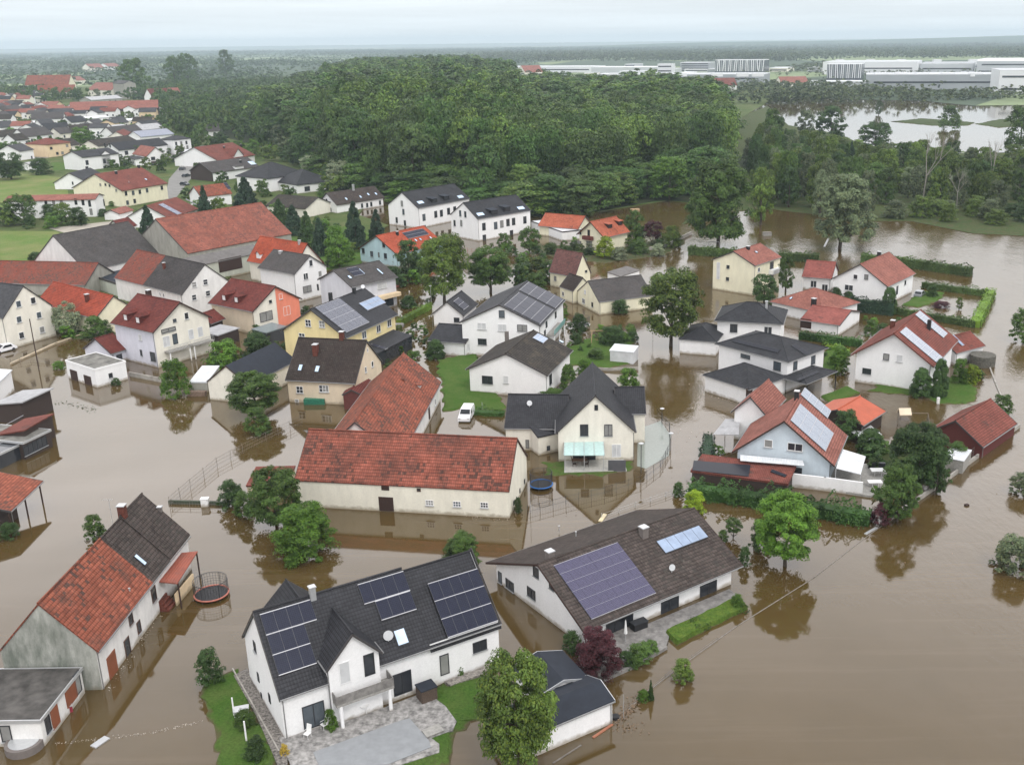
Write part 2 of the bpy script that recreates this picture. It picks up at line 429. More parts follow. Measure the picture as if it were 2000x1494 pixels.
    def mk_walls(s, nm):
        mb = MB(); a0, a1 = s.og, s.L - s.og; b0, b1 = s.ov, s.W - s.ov; z0 = s.zb; t = s.t + .01
        if s.kind in ('gable', 'shed'):
            m = s.rw if s.kind == 'gable' else None
            prof = [(b0, s.rz(b0) - t)] + ([(m, s.rz(m) - t)] if m else []) + [(b1, s.rz(b1) - t)]
            g0 = [(a0, b0, z0)] + [(a0, b, z) for b, z in prof] + [(a0, b1, z0)]
            g1 = [(a1, b0, z0)] + [(a1, b, z) for b, z in prof] + [(a1, b1, z0)]
            s.poly(mb, [(a0, b0, z0), (a1, b0, z0), (a1, b0, prof[0][1]), (a0, b0, prof[0][1])])
            s.poly(mb, [(a1, b1, z0), (a0, b1, z0), (a0, b1, prof[-1][1]), (a1, b1, prof[-1][1])])
            if s.gwall: mb.mi = 1
            s.poly(mb, g0); s.poly(mb, list(reversed(g1)))
        else:
            zt = s.he - t - (.0 if s.kind == 'hip' else 0)
            c = [(a0, b0), (a1, b0), (a1, b1), (a0, b1)]
            for i in range(4):
                p, q = c[i], c[(i + 1) % 4]
                s.poly(mb, [(p[0], p[1], z0), (q[0], q[1], z0), (q[0], q[1], zt), (p[0], p[1], zt)])
        mb.build(nm, [s.wall, s.gwall] if s.gwall else s.wall, s.H.root)
    def mk_roof(s, nm, ridge, gutter, par, verge):
        L, W, t = s.L, s.W, s.t
        if s.kind == 'gable':
            for (f0, f1, mat, dz) in (s.segs or [(0, 1, s.roof, 0)]):
                mb = MB(); a0, a1 = f0 * L, f1 * L; r = s.rw
                T = lambda a, b, z: (a, b, z + dz)
                s.slab(mb, [T(a0, 0, s.he), T(a1, 0, s.he), T(a1, r, s.hr), T(a0, r, s.hr)], [T(a0, 0, s.he - t), T(a1, 0, s.he - t), T(a1, r, s.hr - t), T(a0, r, s.hr - t)])
                s.slab(mb, [T(a0, r, s.hr), T(a1, r, s.hr), T(a1, W, s.hb), T(a0, W, s.hb)], [T(a0, r, s.hr - t), T(a1, r, s.hr - t), T(a1, W, s.hb - t), T(a0, W, s.hb - t)])
                ro = mb.build(nm, mat, s.H.root)
                if ridge:
                    mb = MB(); n = max(2, int((a1 - a0) / .42)) if L < 60 else 2
                    for i in range(n):
                        q0 = a0 + (a1 - a0) * i / n; q1 = a0 + (a1 - a0) * (i + 1) / n + .02
                        mb.tube(s.P(q0, r, s.hr + .0 + dz), s.P(q1, r, s.hr + .02 + dz), .13, .11, n=6, cap=True)
                    mb.build('ridge_cap', mat, ro)
            if verge:
                for a in (-.02, L + .02):
                    mb = MB()
                    for (b0, z0, b1, z1) in ((0, s.he, s.rw, s.hr), (W, s.hb, s.rw, s.hr)):
                        s.slab(mb, [(a - .03, b0, z0 + .015), (a + .03, b0, z0 + .015), (a + .03, b1, z1 + .015), (a - .03, b1, z1 + .015)],
                               [(a - .03, b0, z0 - .24), (a + .03, b0, z0 - .24), (a + .03, b1, z1 - .24), (a - .03, b1, z1 - .24)])
                    mb.build('verge_board', s.trim, s.H.root)
            if gutter:
                for b, z in ((-.07, s.he - .1), (W + .07, s.hb - .1)):
                    mb = MB(); mb.tube(s.P(0, b, z), s.P(L, b, z), .075, n=8); g = mb.build('gutter', M_GUTTER if gutter is True else gutter, s.H.root)
                    mb = MB(); a = .12 if b < 0 else L - .5
                    if b < 0 and s.wall is not None: 
                        mb.tube(s.P(s.og + .15, s.ov - .06, z - .25), s.P(s.og + .15, s.ov - .06, s.zb), .045, n=6); mb.tube(s.P(s.og + .15, s.ov - .06, z - .25), s.P(s.og + .15, b, z - .05), .045, n=6)
                        mb.build('downpipe', M_GUTTER if gutter is True else gutter, s.H.root)
        elif s.kind == 'hip':
            mb = MB(); h = min(W, L) / 2
            if L >= W: r0, r1 = (h, W / 2), (L - h, W / 2)
            else: r0, r1 = (L / 2, h), (L / 2, W - h)
            e, z = s.he, s.hr
            c = [(0, 0, e), (L, 0, e), (L, W, e), (0, W, e)]; p0, p1 = r0 + (z,), r1 + (z,)
            if L >= W: fs = [[c[0], c[1], p1, p0], [c[1], c[2], p1], [c[2], c[3], p0, p1], [c[3], c[0], p0]]
            else: fs = [[c[0], c[1], p0], [c[1], c[2], p1, p0], [c[2], c[3], p1], [c[3], c[0], p0, p1]]
            if abs(L - W) < .05: fs = [[c[0], c[1], p0], [c[1], c[2], p0], [c[2], c[3], p0], [c[3], c[0], p0]]
            for f in fs: s.poly(mb, f)
            for i in range(4):
                p, q = c[i], c[(i + 1) % 4]; s.poly(mb, [(p[0], p[1], e - t), (q[0], q[1], e - t), q, p])
            s.poly(mb, [(x, y, e - t) for x, y, _ in reversed(c)])
            ro = mb.build(nm, s.roof, s.H.root)
            mb = MB()
            for q, p in ((c[0], p0), (c[3], p0), (c[1], p1), (c[2], p1)) if L >= W else ((c[0], p0), (c[1], p0), (c[2], p1), (c[3], p1)):
                mb.tube(s.P(*q), s.P(*p), .09, n=6)
            if (Vector(p0) - Vector(p1)).length > .1: mb.tube(s.P(*p0), s.P(*p1), .1, n=6)
            mb.build('ridge_cap', s.roof, ro)
            if gutter:
                mb = MB(); o = .07
                q = [(-o, -o, e - .1), (L + o, -o, e - .1), (L + o, W + o, e - .1), (-o, W + o, e - .1)]
                for i in range(4): mb.tube(s.P(*q[i]), s.P(*q[(i + 1) % 4]), .07, n=6)
                mb.build('gutter', M_GUTTER if gutter is True else gutter, s.H.root)
        elif s.kind == 'shed':
            mb = MB(); s.slab(mb, [(0, 0, s.he), (L, 0, s.he), (L, W, s.hr), (0, W, s.hr)], [(0, 0, s.he - t), (L, 0, s.he - t), (L, W, s.hr - t), (0, W, s.hr - t)])
            mb.build(nm, s.roof, s.H.root)
        else:
            mb = MB(); e = s.he; s.slab(mb, [(0, 0, e), (L, 0, e), (L, W, e), (0, W, e)], [(0, 0, e - t), (L, 0, e - t), (L, W, e - t), (0, W, e - t)])
            mb.build(nm, s.roof, s.H.root)
            if par:
                mb = MB(); w_ = .09
                for (x0, x1, y0, y1) in ((-.02, L + .02, -.02, w_), (-.02, L + .02, W - w_, W + .02), (-.02, w_, w_, W - w_), (L - w_, L + .02, w_, W - w_)):
                    s.slab(mb, [(x0, y0, e + par), (x1, y0, e + par), (x1, y1, e + par), (x0, y1, e + par)], [(x0, y0, e - .25), (x1, y0, e - .25), (x1, y1, e - .25), (x0, y1, e - .25)])
                mb.build('roof_edge', s.trim, s.H.root)
    # ---- pixel pickers on real planes
    def facepl(s, f):
        if f == 'bc': return s.P(0, s.ov, 0), s.u, -s.n
        if f == 'da': return s.P(0, s.W - s.ov, 0), s.u, s.n
        if f == 'ab': return s.P(s.og, 0, 0), s.n, -s.u
        if f == 'cd': return s.P(s.L - s.og, 0, 0), s.n, s.u
    def hit(s, f, px, py):
        o, a, n = s.facepl(f); n = Vector((n.x, n.y, 0)); d = ray(px, py); t = (o - CAM).dot(n) / d.dot(n)
        return CAM + d * t, Vector((a.x, a.y, 0)), n
    def win(s, f, px, py, w, h, kind='w', label=None, mul=None):
        c, a, n = s.hit(f, px, py); z = Vector((0, 0, 1)); root = s.H.root
        fr = {'w': M_FRAMEW, 'd': M_FRAMED, 'b': M_FRAMEB, 's': M_FRAMEW, 'x': M_FRAMED, 'g': M_FRAMED, 'o': M_ORDOOR, 'k': M_WOODD, 'p': M_FRAMEW}[kind[0]]
        mb = MB(); th = .07 if w < 3 else .09; dpt = .05
        if kind[0] in 'ok':      # boarded door or gate
            mb.box(c + n * .03, a * w / 2, n * .04, z * h / 2); o = mb.build('door', fr, root, label)
            return o
        for q in (-1, 1):
            mb.box(c + a * q * (w / 2 - th / 2) + n * .02, a * th / 2, n * dpt, z * h / 2)
            mb.box(c + z * q * (h / 2 - th / 2) + n * .02, a * (w / 2 - th), n * dpt, z * th / 2)
        nm = int(kind[1:]) if len(kind) > 1 and kind[1:].isdigit() else (2 if w > 1.15 else 1)
        for i in range(1, nm):
            mb.box(c + a * (-w / 2 + w * i / nm) + n * .02, a * .035, n * (dpt - .006), z * (h / 2 - th))
        if kind[0] == 'p': mb.box(c + n * .02, a * (w / 2 - th), n * (dpt - .01), z * .03)
        fo = mb.build('window', fr, root, label)
        mb = MB(); mb.box(c + n * .012, a * (w / 2 - th), n * .012, z * (h / 2 - th))
        if kind[0] == 's': mb = MB(); mb.box(c + n * .03, a * (w / 2 - th), n * .02, z * (h / 2 - th)); mb.build('shutter', M_BLIND, fo)
        else: mb.build('pane', random.choice((M_GLASS, M_GLASS, M_GLASS, M_GLAS2, M_CURT)), fo)
        if h < 1.9 and w > .5:
            mb = MB(); mb.box(c - z * (h / 2 + .05) + n * .09, a * (w / 2 + .08), n * .09, z * .025); mb.build('sill', M_METAL, fo)
        return fo
    def wins(s, f, lst, w, h, kind='w'):
        for px, py in lst: s.win(f, px, py, w, h, kind)
    def sl(s, side='f'):
        """origin, along, up-slope, normal of a roof slope"""
        if side == 'f': o = s.P(0, 0, s.he); up = s.P(0, s.rw if s.kind != 'shed' else s.W, s.hr) - o
        else: o = s.P(0, s.W, s.hb); up = s.P(0, s.rw, s.hr) - o
        if s.kind == 'hip':
            if side == 'f': up = s.P(0, s.W / 2, s.hr) - s.P(0, 0, s.he)
            elif side == 'b': o = s.P(0, s.W, s.he); up = s.P(0, s.W / 2, s.hr) - o
            else:
                k = min(s.L, s.W) / 2
                o = s.P(0, 0, s.he) if side == 'l' else s.P(s.L, 0, s.he)
                up = (s.P(k, 0, s.hr) if side == 'l' else s.P(s.L - k, 0, s.hr)) - o
                a = Vector((s.n.x, s.n.y, 0)); up = up.normalized(); n = a.cross(up); n = n if n.z > 0 else -n
                return o, a, up, n
            if s.L < s.W: up = s.P(0, s.L / 2, s.hr) - s.P(0, 0, s.he)
        a = Vector((s.u.x, s.u.y, 0)); up = up.normalized(); n = a.cross(up); n = n if n.z > 0 else -n
        return o, a, up, n
    def rhit(s, side, px, py):
        o, a, up, n = s.sl(side); d = ray(px, py); t = (o - CAM).dot(n) / d.dot(n); p = CAM + d * t
        return p, (p - o).dot(a), (p - o).dot(up)
    def skylight(s, side, px, py, w=.8, h=1.2, label=None, mat=None):
        p, x, y = s.rhit(side, px, py); o, a, up, n = s.sl(side)
        mb = MB(); mb.box(p + n * .06, a * w / 2, up * h / 2, n * .07); fo = mb.build('roof_window', M_FRAMED if mat is None else mat, s.H.root, label)
        mb = MB(); mb.box(p + n * .137, a * (w / 2 - .08), up * (h / 2 - .08), n * .01); mb.build('pane', M_SKYG, fo)
    def array(s, side, p1, p2, nx, ny, mat=None, label=None, frame=M_ALU, skip=(), rails=True, name='solar_array', gap=.035):
        _, x1, y1 = s.rhit(side, *p1); _, x2, y2 = s.rhit(side, *p2)
        x1, x2 = sorted((x1, x2)); y1, y2 = sorted((y1, y2)); o, a, up, n = s.sl(side); mat = mat or M_SOLAR
        pw, ph = (x2 - x1) / nx, (y2 - y1) / ny
        mb = MB()
        for j in range(ny + 1):
            c = o + a * ((x1 + x2) / 2) + up * (y1 + ph * j) + n * .09; mb.box(c, a * (x2 - x1) / 2, up * .035, n * .055)
        ar = mb.build(name, frame, s.H.root, label)
        mb = MB(); c = o + a * ((x1 + x2) / 2) + up * ((y1 + y2) / 2) + n * .105; mb.box(c, a * (x2 - x1) / 2, up * (y2 - y1) / 2 * .99, n * .02); mb.build('backing', M_BACK, ar)
        for i in range(nx):
            for j in range(ny):
                if (i, j) in skip: continue
                c = o + a * (x1 + pw * (i + .5)) + up * (y1 + ph * (j + .5)) + n * .13
                mb = MB(); mb.box(c, a * (pw / 2 - gap / 2), up * (ph / 2 - gap), n * .025)
                mb.build('solar_panel' if name == 'solar_array' else 'collector_panel', mat, ar)
    def chim(s, side, px, py, w=.6, h=1.1, mat=None, cap=M_METAL, d=None, lab=None):
        p, x, y = s.rhit(side, px, py); a = Vector((s.u.x, s.u.y, 0)); b = Vector((s.n.x, s.n.y, 0)); d = d or w
        mb = MB(); mb.box(p + Vector((0, 0, h / 2 - .6)), a * w / 2, b * d / 2, Vector((0, 0, h / 2 + .6))); c = mb.build('chimney', mat or M_BRICK, s.H.root, lab)
        if cap:
            mb = MB(); mb.box(p + Vector((0, 0, h + .05)), a * (w / 2 + .07), b * (d / 2 + .07), (0, 0, .05)); mb.build('chimney_cap', cap, c)
    def dish(s, side, px, py, r=.4):
        p, x, y = s.rhit(side, px, py); mb = MB(); mb.tube(p, p + Vector((0, 0, .5)), .03)
        d = Vector((.35, -.9, .35)).normalized(); c = p + Vector((0, 0, .6)); mb.tube(c, c + d * .08, r * .55, r, n=16)
        mb.tube(c + d * .08, c + d * .1, r, r, n=16); mb.build('satellite_dish', M_METAL, s.H.root)
    def vent(s, side, px, py, h=.45, r=.07, mat=None):
        p, x, y = s.rhit(side, px, py); mb = MB(); mb.tube(p - Vector((0, 0, .2)), p + Vector((0, 0, h)), r); mb.tube(p + Vector((0, 0, h)), p + Vector((0, 0, h + .08)), r * 1.6)
        mb.build('vent_pipe', mat or M_METAL, s.H.root)
    def dormer(s, side, px, py, w=1.5, h=1.3, kind='gable', wall=None, roof=None, win='w', rise=.7, wide=None):
        """px, py = middle of the foot of the dormer's front face, on the slope"""
        p, x, y = s.rhit(side, px, py); a = Vector((s.u.x, s.u.y, 0)); inn = Vector((s.n.x, s.n.y, 0)) * (1 if side == 'f' else -1)
        o, _, up, n = s.sl(side); tan = up.z / max(.01, math.hypot(up.x, up.y)); z = Vector((0, 0, 1)); wall = wall or s.wall; roof = roof or s.roof
        dep = min(h / tan, 4.5)
        mb = MB(); f = [p - a * w / 2 - z * .2, p + a * w / 2 - z * .2, p + a * w / 2 + z * h, p - a * w / 2 + z * h]
        def P(l):
            c = sum((Vector(q) for q in l), Vector()) / len(l); nn = (l[1] - l[0]).cross(l[2] - l[0]); ref = c - (p + inn * dep * .5 + z * h * .3)
            mb.poly(l if nn.dot(ref) > 0 else list(reversed(l)))
        P(f)
        b1, b2 = p - a * w / 2 + inn * dep + z * h, p + a * w / 2 + inn * dep + z * h
        P([f[0], f[3], b1]); P([f[1], f[2], b2])
        if kind == 'gable': P([f[3], f[2], p + z * (h + rise)])
        do = mb.build('dormer', wall, s.H.root)
        mb = MB(); W2 = (wide or w) / 2 + .2; t = .1
        if kind == 'gable':
            for q in (-1, 1):
                dr = dep + rise / tan
                e0 = p - inn * .3 + z * (h - rise * .2 / (w / 2 + .01)) + a * q * W2; r0_ = p - inn * .3 + z * (h + rise)
                e1 = p + inn * dep + z * (h - .05) + a * q * W2; r1_ = p + inn * dr + z * (h + rise)
                T = [e0, r0_, r1_, e1]; nn = (T[1] - T[0]).cross(T[2] - T[0])
                if nn.z < 0: T.reverse()
                T = [v + z * .08 for v in T]; mb.slab(T, [v - z * t for v in T])
        elif kind == 'hipd':
            e = h; ap0 = p + inn * (w * .45) + z * (h + rise); ap1 = p + inn * (dep + rise / tan) + z * (h + rise)
            c0 = p - inn * .3 - a * W2 + z * e; c1 = p - inn * .3 + a * W2 + z * e; d0_ = p + inn * dep - a * W2 + z * e; d1_ = p + inn * dep + a * W2 + z * e
            for T in ([c0, c1, ap0], [c0, ap0, ap1, d0_], [c1, d1_, ap1, ap0]):
                nn = (T[1] - T[0]).cross(T[2] - T[0]); T = T if nn.z > 0 else list(reversed(T)); T = [v + z * .06 for v in T]; mb.slab(T, [v - z * t for v in T])
        else:
            # shed dormer, gently sloping
            sl_ = .12; dd = h / max(.05, tan - sl_)
            T = [p - inn * .3 - a * W2 + z * (h - .3 * sl_), p - inn * .3 + a * W2 + z * (h - .3 * sl_), p + inn * dd + a * W2 + z * (h + dd * sl_), p + inn * dd - a * W2 + z * (h + dd * sl_)]
            nn = (T[1] - T[0]).cross(T[2] - T[0]); T = T if nn.z > 0 else list(reversed(T)); T = [v + z * .08 for v in T]; mb.slab(T, [v - z * t for v in T])
        mb.build('dormer_roof', roof, do)
        if win:
            c = p + z * (h * .52) - inn * .02; fw, fh = w * .62, h * .72; mb = MB(); mb.box(c, a * fw / 2, inn * .03, z * fh / 2); wo = mb.build('window', M_FRAMEW if win == 'w' else M_FRAMED, do)
        return do
    def cross(s, px, w, he, hr, side='f', out=0.0, wall=None, roof=None, og=.3, ov=.25, wname='wall', back=None, **k):
        """cross gable whose ridge runs into the main roof; px = picture point on the foot of its front wall's middle (at the eave line of the wall) """
        f = 'bc' if side == 'f' else 'da'
        c, a, n = s.hit(f, *px) if isinstance(px, tuple) else (s.P(px, s.ov, 0), Vector((s.u.x, s.u.y, 0)), Vector(((-s.n).x, (-s.n).y, 0)))
        n2 = Vector((n.x, n.y)); a2 = Vector((a.x, a.y)); O = c.xy + n2 * (out + og) - a2 * w / 2
        L = back or (s.rw + out)
        return s.H.block(None, world=((O.x, O.y), -n2, a2, L, w), he=he, hr=hr, wall=wall or s.wall, roof=roof or s.roof, og=og, ov=ov, wname=wname, **k)
# ------------------------------------------------------------------ ground, water, land
def poly_px(name, pts, z, mat, kind='structure', depth=.8, sub=0, label=None, cat=None):
    P_ = [at(x, y, z) for x, y in pts]
    ar = sum(P_[i].x * P_[(i + 1) % len(P_)].y - P_[(i + 1) % len(P_)].x * P_[i].y for i in range(len(P_)))
    if ar < 0: P_.reverse()
    mb = MB(); mb.slab(P_, [Vector((p.x, p.y, z - depth)) for p in P_])
    return single(name, mb, mat, label, cat, None, kind)
def smooth(pts, it=2):
    for _ in range(it):
        q = []
        for i in range(len(pts)):
            a, b_ = pts[i], pts[(i + 1) % len(pts)]
            q += [(a[0] * .75 + b_[0] * .25, a[1] * .75 + b_[1] * .25), (a[0] * .25 + b_[0] * .75, a[1] * .25 + b_[1] * .75)]
        pts = q
    return pts
def jag(pts, amp=.6, step=1.2, z=0):
    """irregular outline in metres"""
    W_ = [at(x, y, z).xy for x, y in pts]; out_ = []
    for i in range(len(W_)):
        a, b_ = W_[i], W_[(i + 1) % len(W_)]; k_ = max(1, int((b_ - a).length / step))
        for j in range(k_):
            p = a.lerp(b_, j / k_); out_.append((p.x + random.uniform(-amp, amp), p.y + random.uniform(-amp, amp)))
    return out_
def mound(name, pts, zc, mat, edge=1.6, amp=.5, kind='structure', z0=-.12):
    """lawn that rises gently out of the water: outline at z0, inset plateau at zc (fan of two rings)"""
    o_ = jag(pts, amp, 1.0); n_ = len(o_)
    cx_ = sum(p[0] for p in o_) / n_; cy_ = sum(p[1] for p in o_) / n_
    ar = sum(o_[i][0] * o_[(i + 1) % n_][1] - o_[(i + 1) % n_][0] * o_[i][1] for i in range(n_))
    if ar < 0: o_.reverse()
    ins = []
    for q in o_:
        v = Vector(q); d_ = Vector((cx_, cy_)) - v; ins.append(v + d_ * min(.45, edge / max(.1, d_.length)))
    mb = MB(); A = [Vector((p[0], p[1], z0)) for p in o_]; B_ = [Vector((p.x, p.y, zc)) for p in ins]
    for i in range(n_): j = (i + 1) % n_; mb.poly([A[i], A[j], B_[j], B_[i]])
    mb.poly(B_); mb.slab([Vector((v.x, v.y, z0)) for v in A], [Vector((v.x, v.y, -1.2)) for v in A])
    return single(name, mb, mat, None, None, None, kind)

# ground sheet far below the flood, reaching past the horizon
b = NB('silt_ground'); p = b.pos(); c = b.mix(b.noise(p, .01, 6), (.07, .065, .04), (.05, .075, .03)); b.l(c, b.b.inputs['Base Color']); b.b.inputs['Roughness'].default_value = 1
mb = MB(); mb.poly([(-30000, -500, -1.3), (30000, -500, -1.3), (30000, 40000, -1.3), (-30000, 40000, -1.3)])
single('ground', mb, b.m, None, None, None, 'structure', origin=(0, 0, -1.3))

# muddy flood water
b = NB('muddy_water'); p = b.pos()
big = b.noise(p, .018, 5, .6); mid = b.noise(p, .09, 5, .6)
c = b.mix(b.rng(big, .35, .65, 0, 1), (.074, .047, .015), (.090, .060, .024)); c = b.mix(b.rng(mid, .4, .7, 0, .55), c, (.062, .040, .010))
st = b.n('ShaderNodeMapping'); b.l(p, st.inputs[0]); st.inputs['Rotation'].default_value = (0, 0, .5); st.inputs['Scale'].default_value = (.05, .9, 1)
c = b.mix(b.rng(b.noise(st.outputs[0], .5, 6, .65), .52, .72, 0, .28), c, (.15, .11, .07))
b.l(c, b.b.inputs['Base Color']); b.b.inputs['Roughness'].default_value = .045; b.b.inputs['IOR'].default_value = 1.72
b.b.inputs['Specular IOR Level'].default_value = .5
# calm in the gardens on the left, a pulled surface where the river runs on the right
sp = b.n('ShaderNodeSeparateXYZ'); b.l(p, sp.inputs[0])
ya = b.n('ShaderNodeMath', operation='MULTIPLY_ADD'); b.l(sp.outputs['Y'], ya.inputs[0]); ya.inputs[1].default_value = .10; b.l(sp.outputs['X'], ya.inputs[2])
cur = b.rng(ya.outputs[0], 12, 60, .10, 1.0)
mp = b.n('ShaderNodeMapping'); b.l(p, mp.inputs[0]); mp.inputs['Scale'].default_value = (.9, .42, 1)
wv = b.noise(mp.outputs[0], 1.5, 5, .6); w2 = b.noise(mp.outputs[0], .33, 4, .6)
ad = b.n('ShaderNodeMath', operation='MULTIPLY_ADD'); b.l(w2, ad.inputs[0]); ad.inputs[1].default_value = 1.6; b.l(wv, ad.inputs[2])
patch = b.rng(b.noise(p, .035, 4, .6), .38, .66, .25, 1.0)
fd = b.n('ShaderNodeMath', operation='MULTIPLY'); b.l(cur, fd.inputs[0]); b.l(b.rng(sp.outputs['Y'], 300, 520, 1, .12), fd.inputs[1])
nf = b.n('ShaderNodeMath', operation='MULTIPLY'); b.l(fd.outputs[0], nf.inputs[0]); b.l(b.rng(sp.outputs['Y'], 95, 150, .22, 1), nf.inputs[1]); cur = nf.outputs[0]
mm = b.n('ShaderNodeMath', operation='MULTIPLY'); b.l(cur, mm.inputs[0]); b.l(patch, mm.inputs[1])
bp = b.bump(ad.outputs[0], .35, .12); m3_ = b.n('ShaderNodeMath', operation='MULTIPLY'); b.l(mm.outputs[0], m3_.inputs[0]); m3_.inputs[1].default_value = .8; b.l(m3_.outputs[0], bp.inputs['Strength'])
mb = MB(); mb.poly([(-700, -60, 0), (1400, -60, 0), (1400, 1500, 0), (-700, 1500, 0)])
single('flood_water', mb, b.m, None, None, None, 'structure', origin=(0, 0, 0))

G_LAWN = grassmat('garden_lawn', (.060, .125, .020), (.095, .14, .035), .7); G_MEAD = grassmat('meadow_grass', (.12, .19, .045), (.22, .22, .09), .9, .06)
G_WOOD = grassmat('wood_floor', (.03, .045, .018), (.05, .05, .03), .5, .2); G_FIELD = grassmat('field_grass', (.10, .15, .07), (.24, .27, .16), .8, .006)
bf = NB('plain_farmland'); pf = bf.pos(); mpf = bf.n('ShaderNodeMapping'); bf.l(pf, mpf.inputs[0]); mpf.inputs['Scale'].default_value = (1, .45, 1)
vf = bf.n('ShaderNodeTexVoronoi'); vf.inputs['Scale'].default_value = .0035; bf.l(mpf.outputs[0], vf.inputs[0]); sf = bf.n('ShaderNodeSeparateColor'); bf.l(vf.outputs['Color'], sf.inputs[0])
cf = bf.mix(bf.rng(sf.outputs[0], .70, .74, 0, 1), (.040, .068, .032), (.17, .22, .10)); cf = bf.mix(1, cf, bf.rng(bf.noise(pf, .02, 5), .3, .7, .75, 1.25), 'MULTIPLY'); bf.l(cf, bf.b.inputs['Base Color']); bf.b.inputs['Roughness'].default_value = 1
G_FIELD = bf.m
G_WET = grassmat('wet_grass', (.05, .085, .025), (.08, .08, .035), .7)
# dry land: village and meadow at left, wood behind, plain to the horizon
G_VILL = grassmat('village_grass', (.065, .105, .028), (.13, .14, .06), .8, .08)
poly_px('meadow', [(-200, 340), (60, 340), (130, 348), (135, 400), (40, 420), (-200, 420)], .29, G_MEAD, depth=.3); poly_px('meadow', [(-200, 450), (110, 452), (128, 462), (100, 512), (-200, 520)], .29, G_MEAD, depth=.3); poly_px('meadow', [(100, 318), (142, 318), (142, 332), (105, 334)], .29, G_LAWN, depth=.3)
poly_px('village_ground', [(-900, 700), (-60, 560), (0, 556), (60, 575), (180, 590), (330, 600), (420, 560), (480, 520), (560, 520), (640, 500), (700, 470), (760, 440), (700, 420), (720, 395), (780, 380), (860, 378), (900, 400), (1060, 425), (1160, 415), (1240, 402), (1300, 392), (1345, 396), (1420, 372), (1480, 330), (1440, 290), (1430, 240), (1500, 200), (1545, 186), (1500, 170), (-400, 170)], .25, G_VILL, depth=1.4)
poly_px('wood_ground', [(560, 300), (640, 372), (720, 388), (900, 392), (1060, 425), (1160, 414), (1290, 391), (1345, 395), (1400, 372), (1470, 330), (1430, 290), (1430, 240), (1400, 178), (1000, 168), (700, 156), (480, 165), (330, 195), (330, 240)], .32, G_WOOD, depth=1.4)
poly_px('far_bank', [(1330, 440), (1400, 415), (1500, 408), (1600, 420), (1690, 432), (1780, 432), (1900, 456), (2200, 470), (2400, 300), (2100, 296), (1850, 300), (1720, 300), (1640, 262), (1540, 245), (1500, 208), (1440, 230), (1420, 300), (1440, 350), (1370, 400)], .14, G_WET, depth=1.4)
mb = MB()
P_ = [at(x, y, .2) for x, y in ((1500, 188), (1640, 194), (1800, 197), (1900, 207), (2050, 205), (2300, 200))]
far = [at(x, y, .2) for x, y in ((2300, 200),)]
mb.poly([(-30000, 1000, .2), (P_[0].x - 800, 1005, .2)] + [tuple(v) for v in P_] + [(30000, 900, .2), (30000, 40000, .2), (-30000, 40000, .2)])
single('plain', mb, G_FIELD, None, None, None, 'structure', origin=(0, 0, 0))
# islands and reeds between the ponds
mound('pond_bank', [(1740, 238), (1800, 232), (1860, 236), (1905, 240), (1890, 246), (1820, 246)], .3, G_WET, 2, 1.5)
mound('pond_spit', [(1905, 243), (1950, 234), (2010, 232), (2010, 246), (1950, 250)], .3, G_WET, 2, 1.5)
# far wooded ridge on the right horizon
mb = MB(); xs = np.linspace(-9000, 14000, 90); R1 = []; 
for i, x in enumerate(xs):
    hgt = 6 + 10 * math.sin(x * .0006 + 1) + 6 * math.sin(x * .0021) + max(0, (x - 200) / 7000) * 95
    R1.append((x, 8600 + 300 * math.sin(x * .001), max(3, min(hgt, 104))))
for i in range(len(R1) - 1):
    a, c_ = R1[i], R1[i + 1]
    mb.poly([(a[0], a[1] - 2400, 0), (c_[0], c_[1] - 2400, 0), c_, a]); mb.poly([a, c_, (c_[0], c_[1] + 2500, 0), (a[0], a[1] + 2500, 0)])
single('hills', mb, grassmat('wooded_hill', (.03, .06, .025), (.05, .09, .035), .8, .004), None, None, None, 'structure', origin=(0, 8600, 0), smooth=True)

# ---- lawns
mound('lawn', [(415, 1312), (470, 1296), (500, 1380), (545, 1440), (545, 1530), (430, 1530), (400, 1420), (392, 1350)], .22, G_LAWN)
mound('lawn', [(858, 1330), (960, 1308), (985, 1360), (960, 1400), (900, 1440), (872, 1500), (820, 1530), (700, 1530), (760, 1400)], .22, G_LAWN)
mound('lawn', [(852, 702), (930, 690), (975, 770), (990, 800), (975, 806), (905, 798), (868, 806), (858, 770)], .25, G_LAWN, 1.0)
mound('lawn', [(1055, 905), (1090, 898), (1240, 900), (1248, 914), (1180, 932), (1100, 930), (1062, 930)], .12, G_LAWN, .8)
mound('lawn', [(1105, 680), (1190, 640), (1240, 655), (1240, 710), (1190, 722), (1110, 715)], .2, G_LAWN, .8)
mound('lawn', [(1690, 765), (1735, 728), (1790, 742), (1900, 735), (1915, 770), (1905, 790), (1850, 792), (1790, 775)], .2, G_LAWN, .9)
mound('lawn', [(1600, 775), (1655, 755), (1682, 768), (1625, 792)], .3, G_LAWN, .5, .1)
mound('lawn', [(1608, 690), (1640, 668), (1655, 690), (1628, 725), (1605, 735)], .3, G_LAWN, .5, .1)
mound('lawn', [(1760, 598), (1800, 568), (1848, 572), (1832, 592), (1790, 602)], .25, G_LAWN, .8)
mound('lawn', [(655, 660), (690, 672), (700, 690), (660, 690)], .2, G_LAWN, .5, .1)
mound('lawn', [(420, 440), (600, 470), (680, 440), (760, 470), (700, 520), (560, 540)], .28, G_LAWN, .5, .1)
mound('garden_ground', [(1010, 480), (1240, 480), (1330, 455), (1345, 475), (1300, 500), (1180, 516), (1060, 500)], .1, G_WET, 1.5)
mound('garden_ground', [(100, 640), (180, 625), (235, 640), (220, 655), (130, 665)], .25, G_WET, .6)
mound('garden_ground', [(1690, 900), (1760, 840), (1880, 860), (1890, 900), (1790, 960), (1700, 985), (1690, 950)], .2, G_WET, .8)
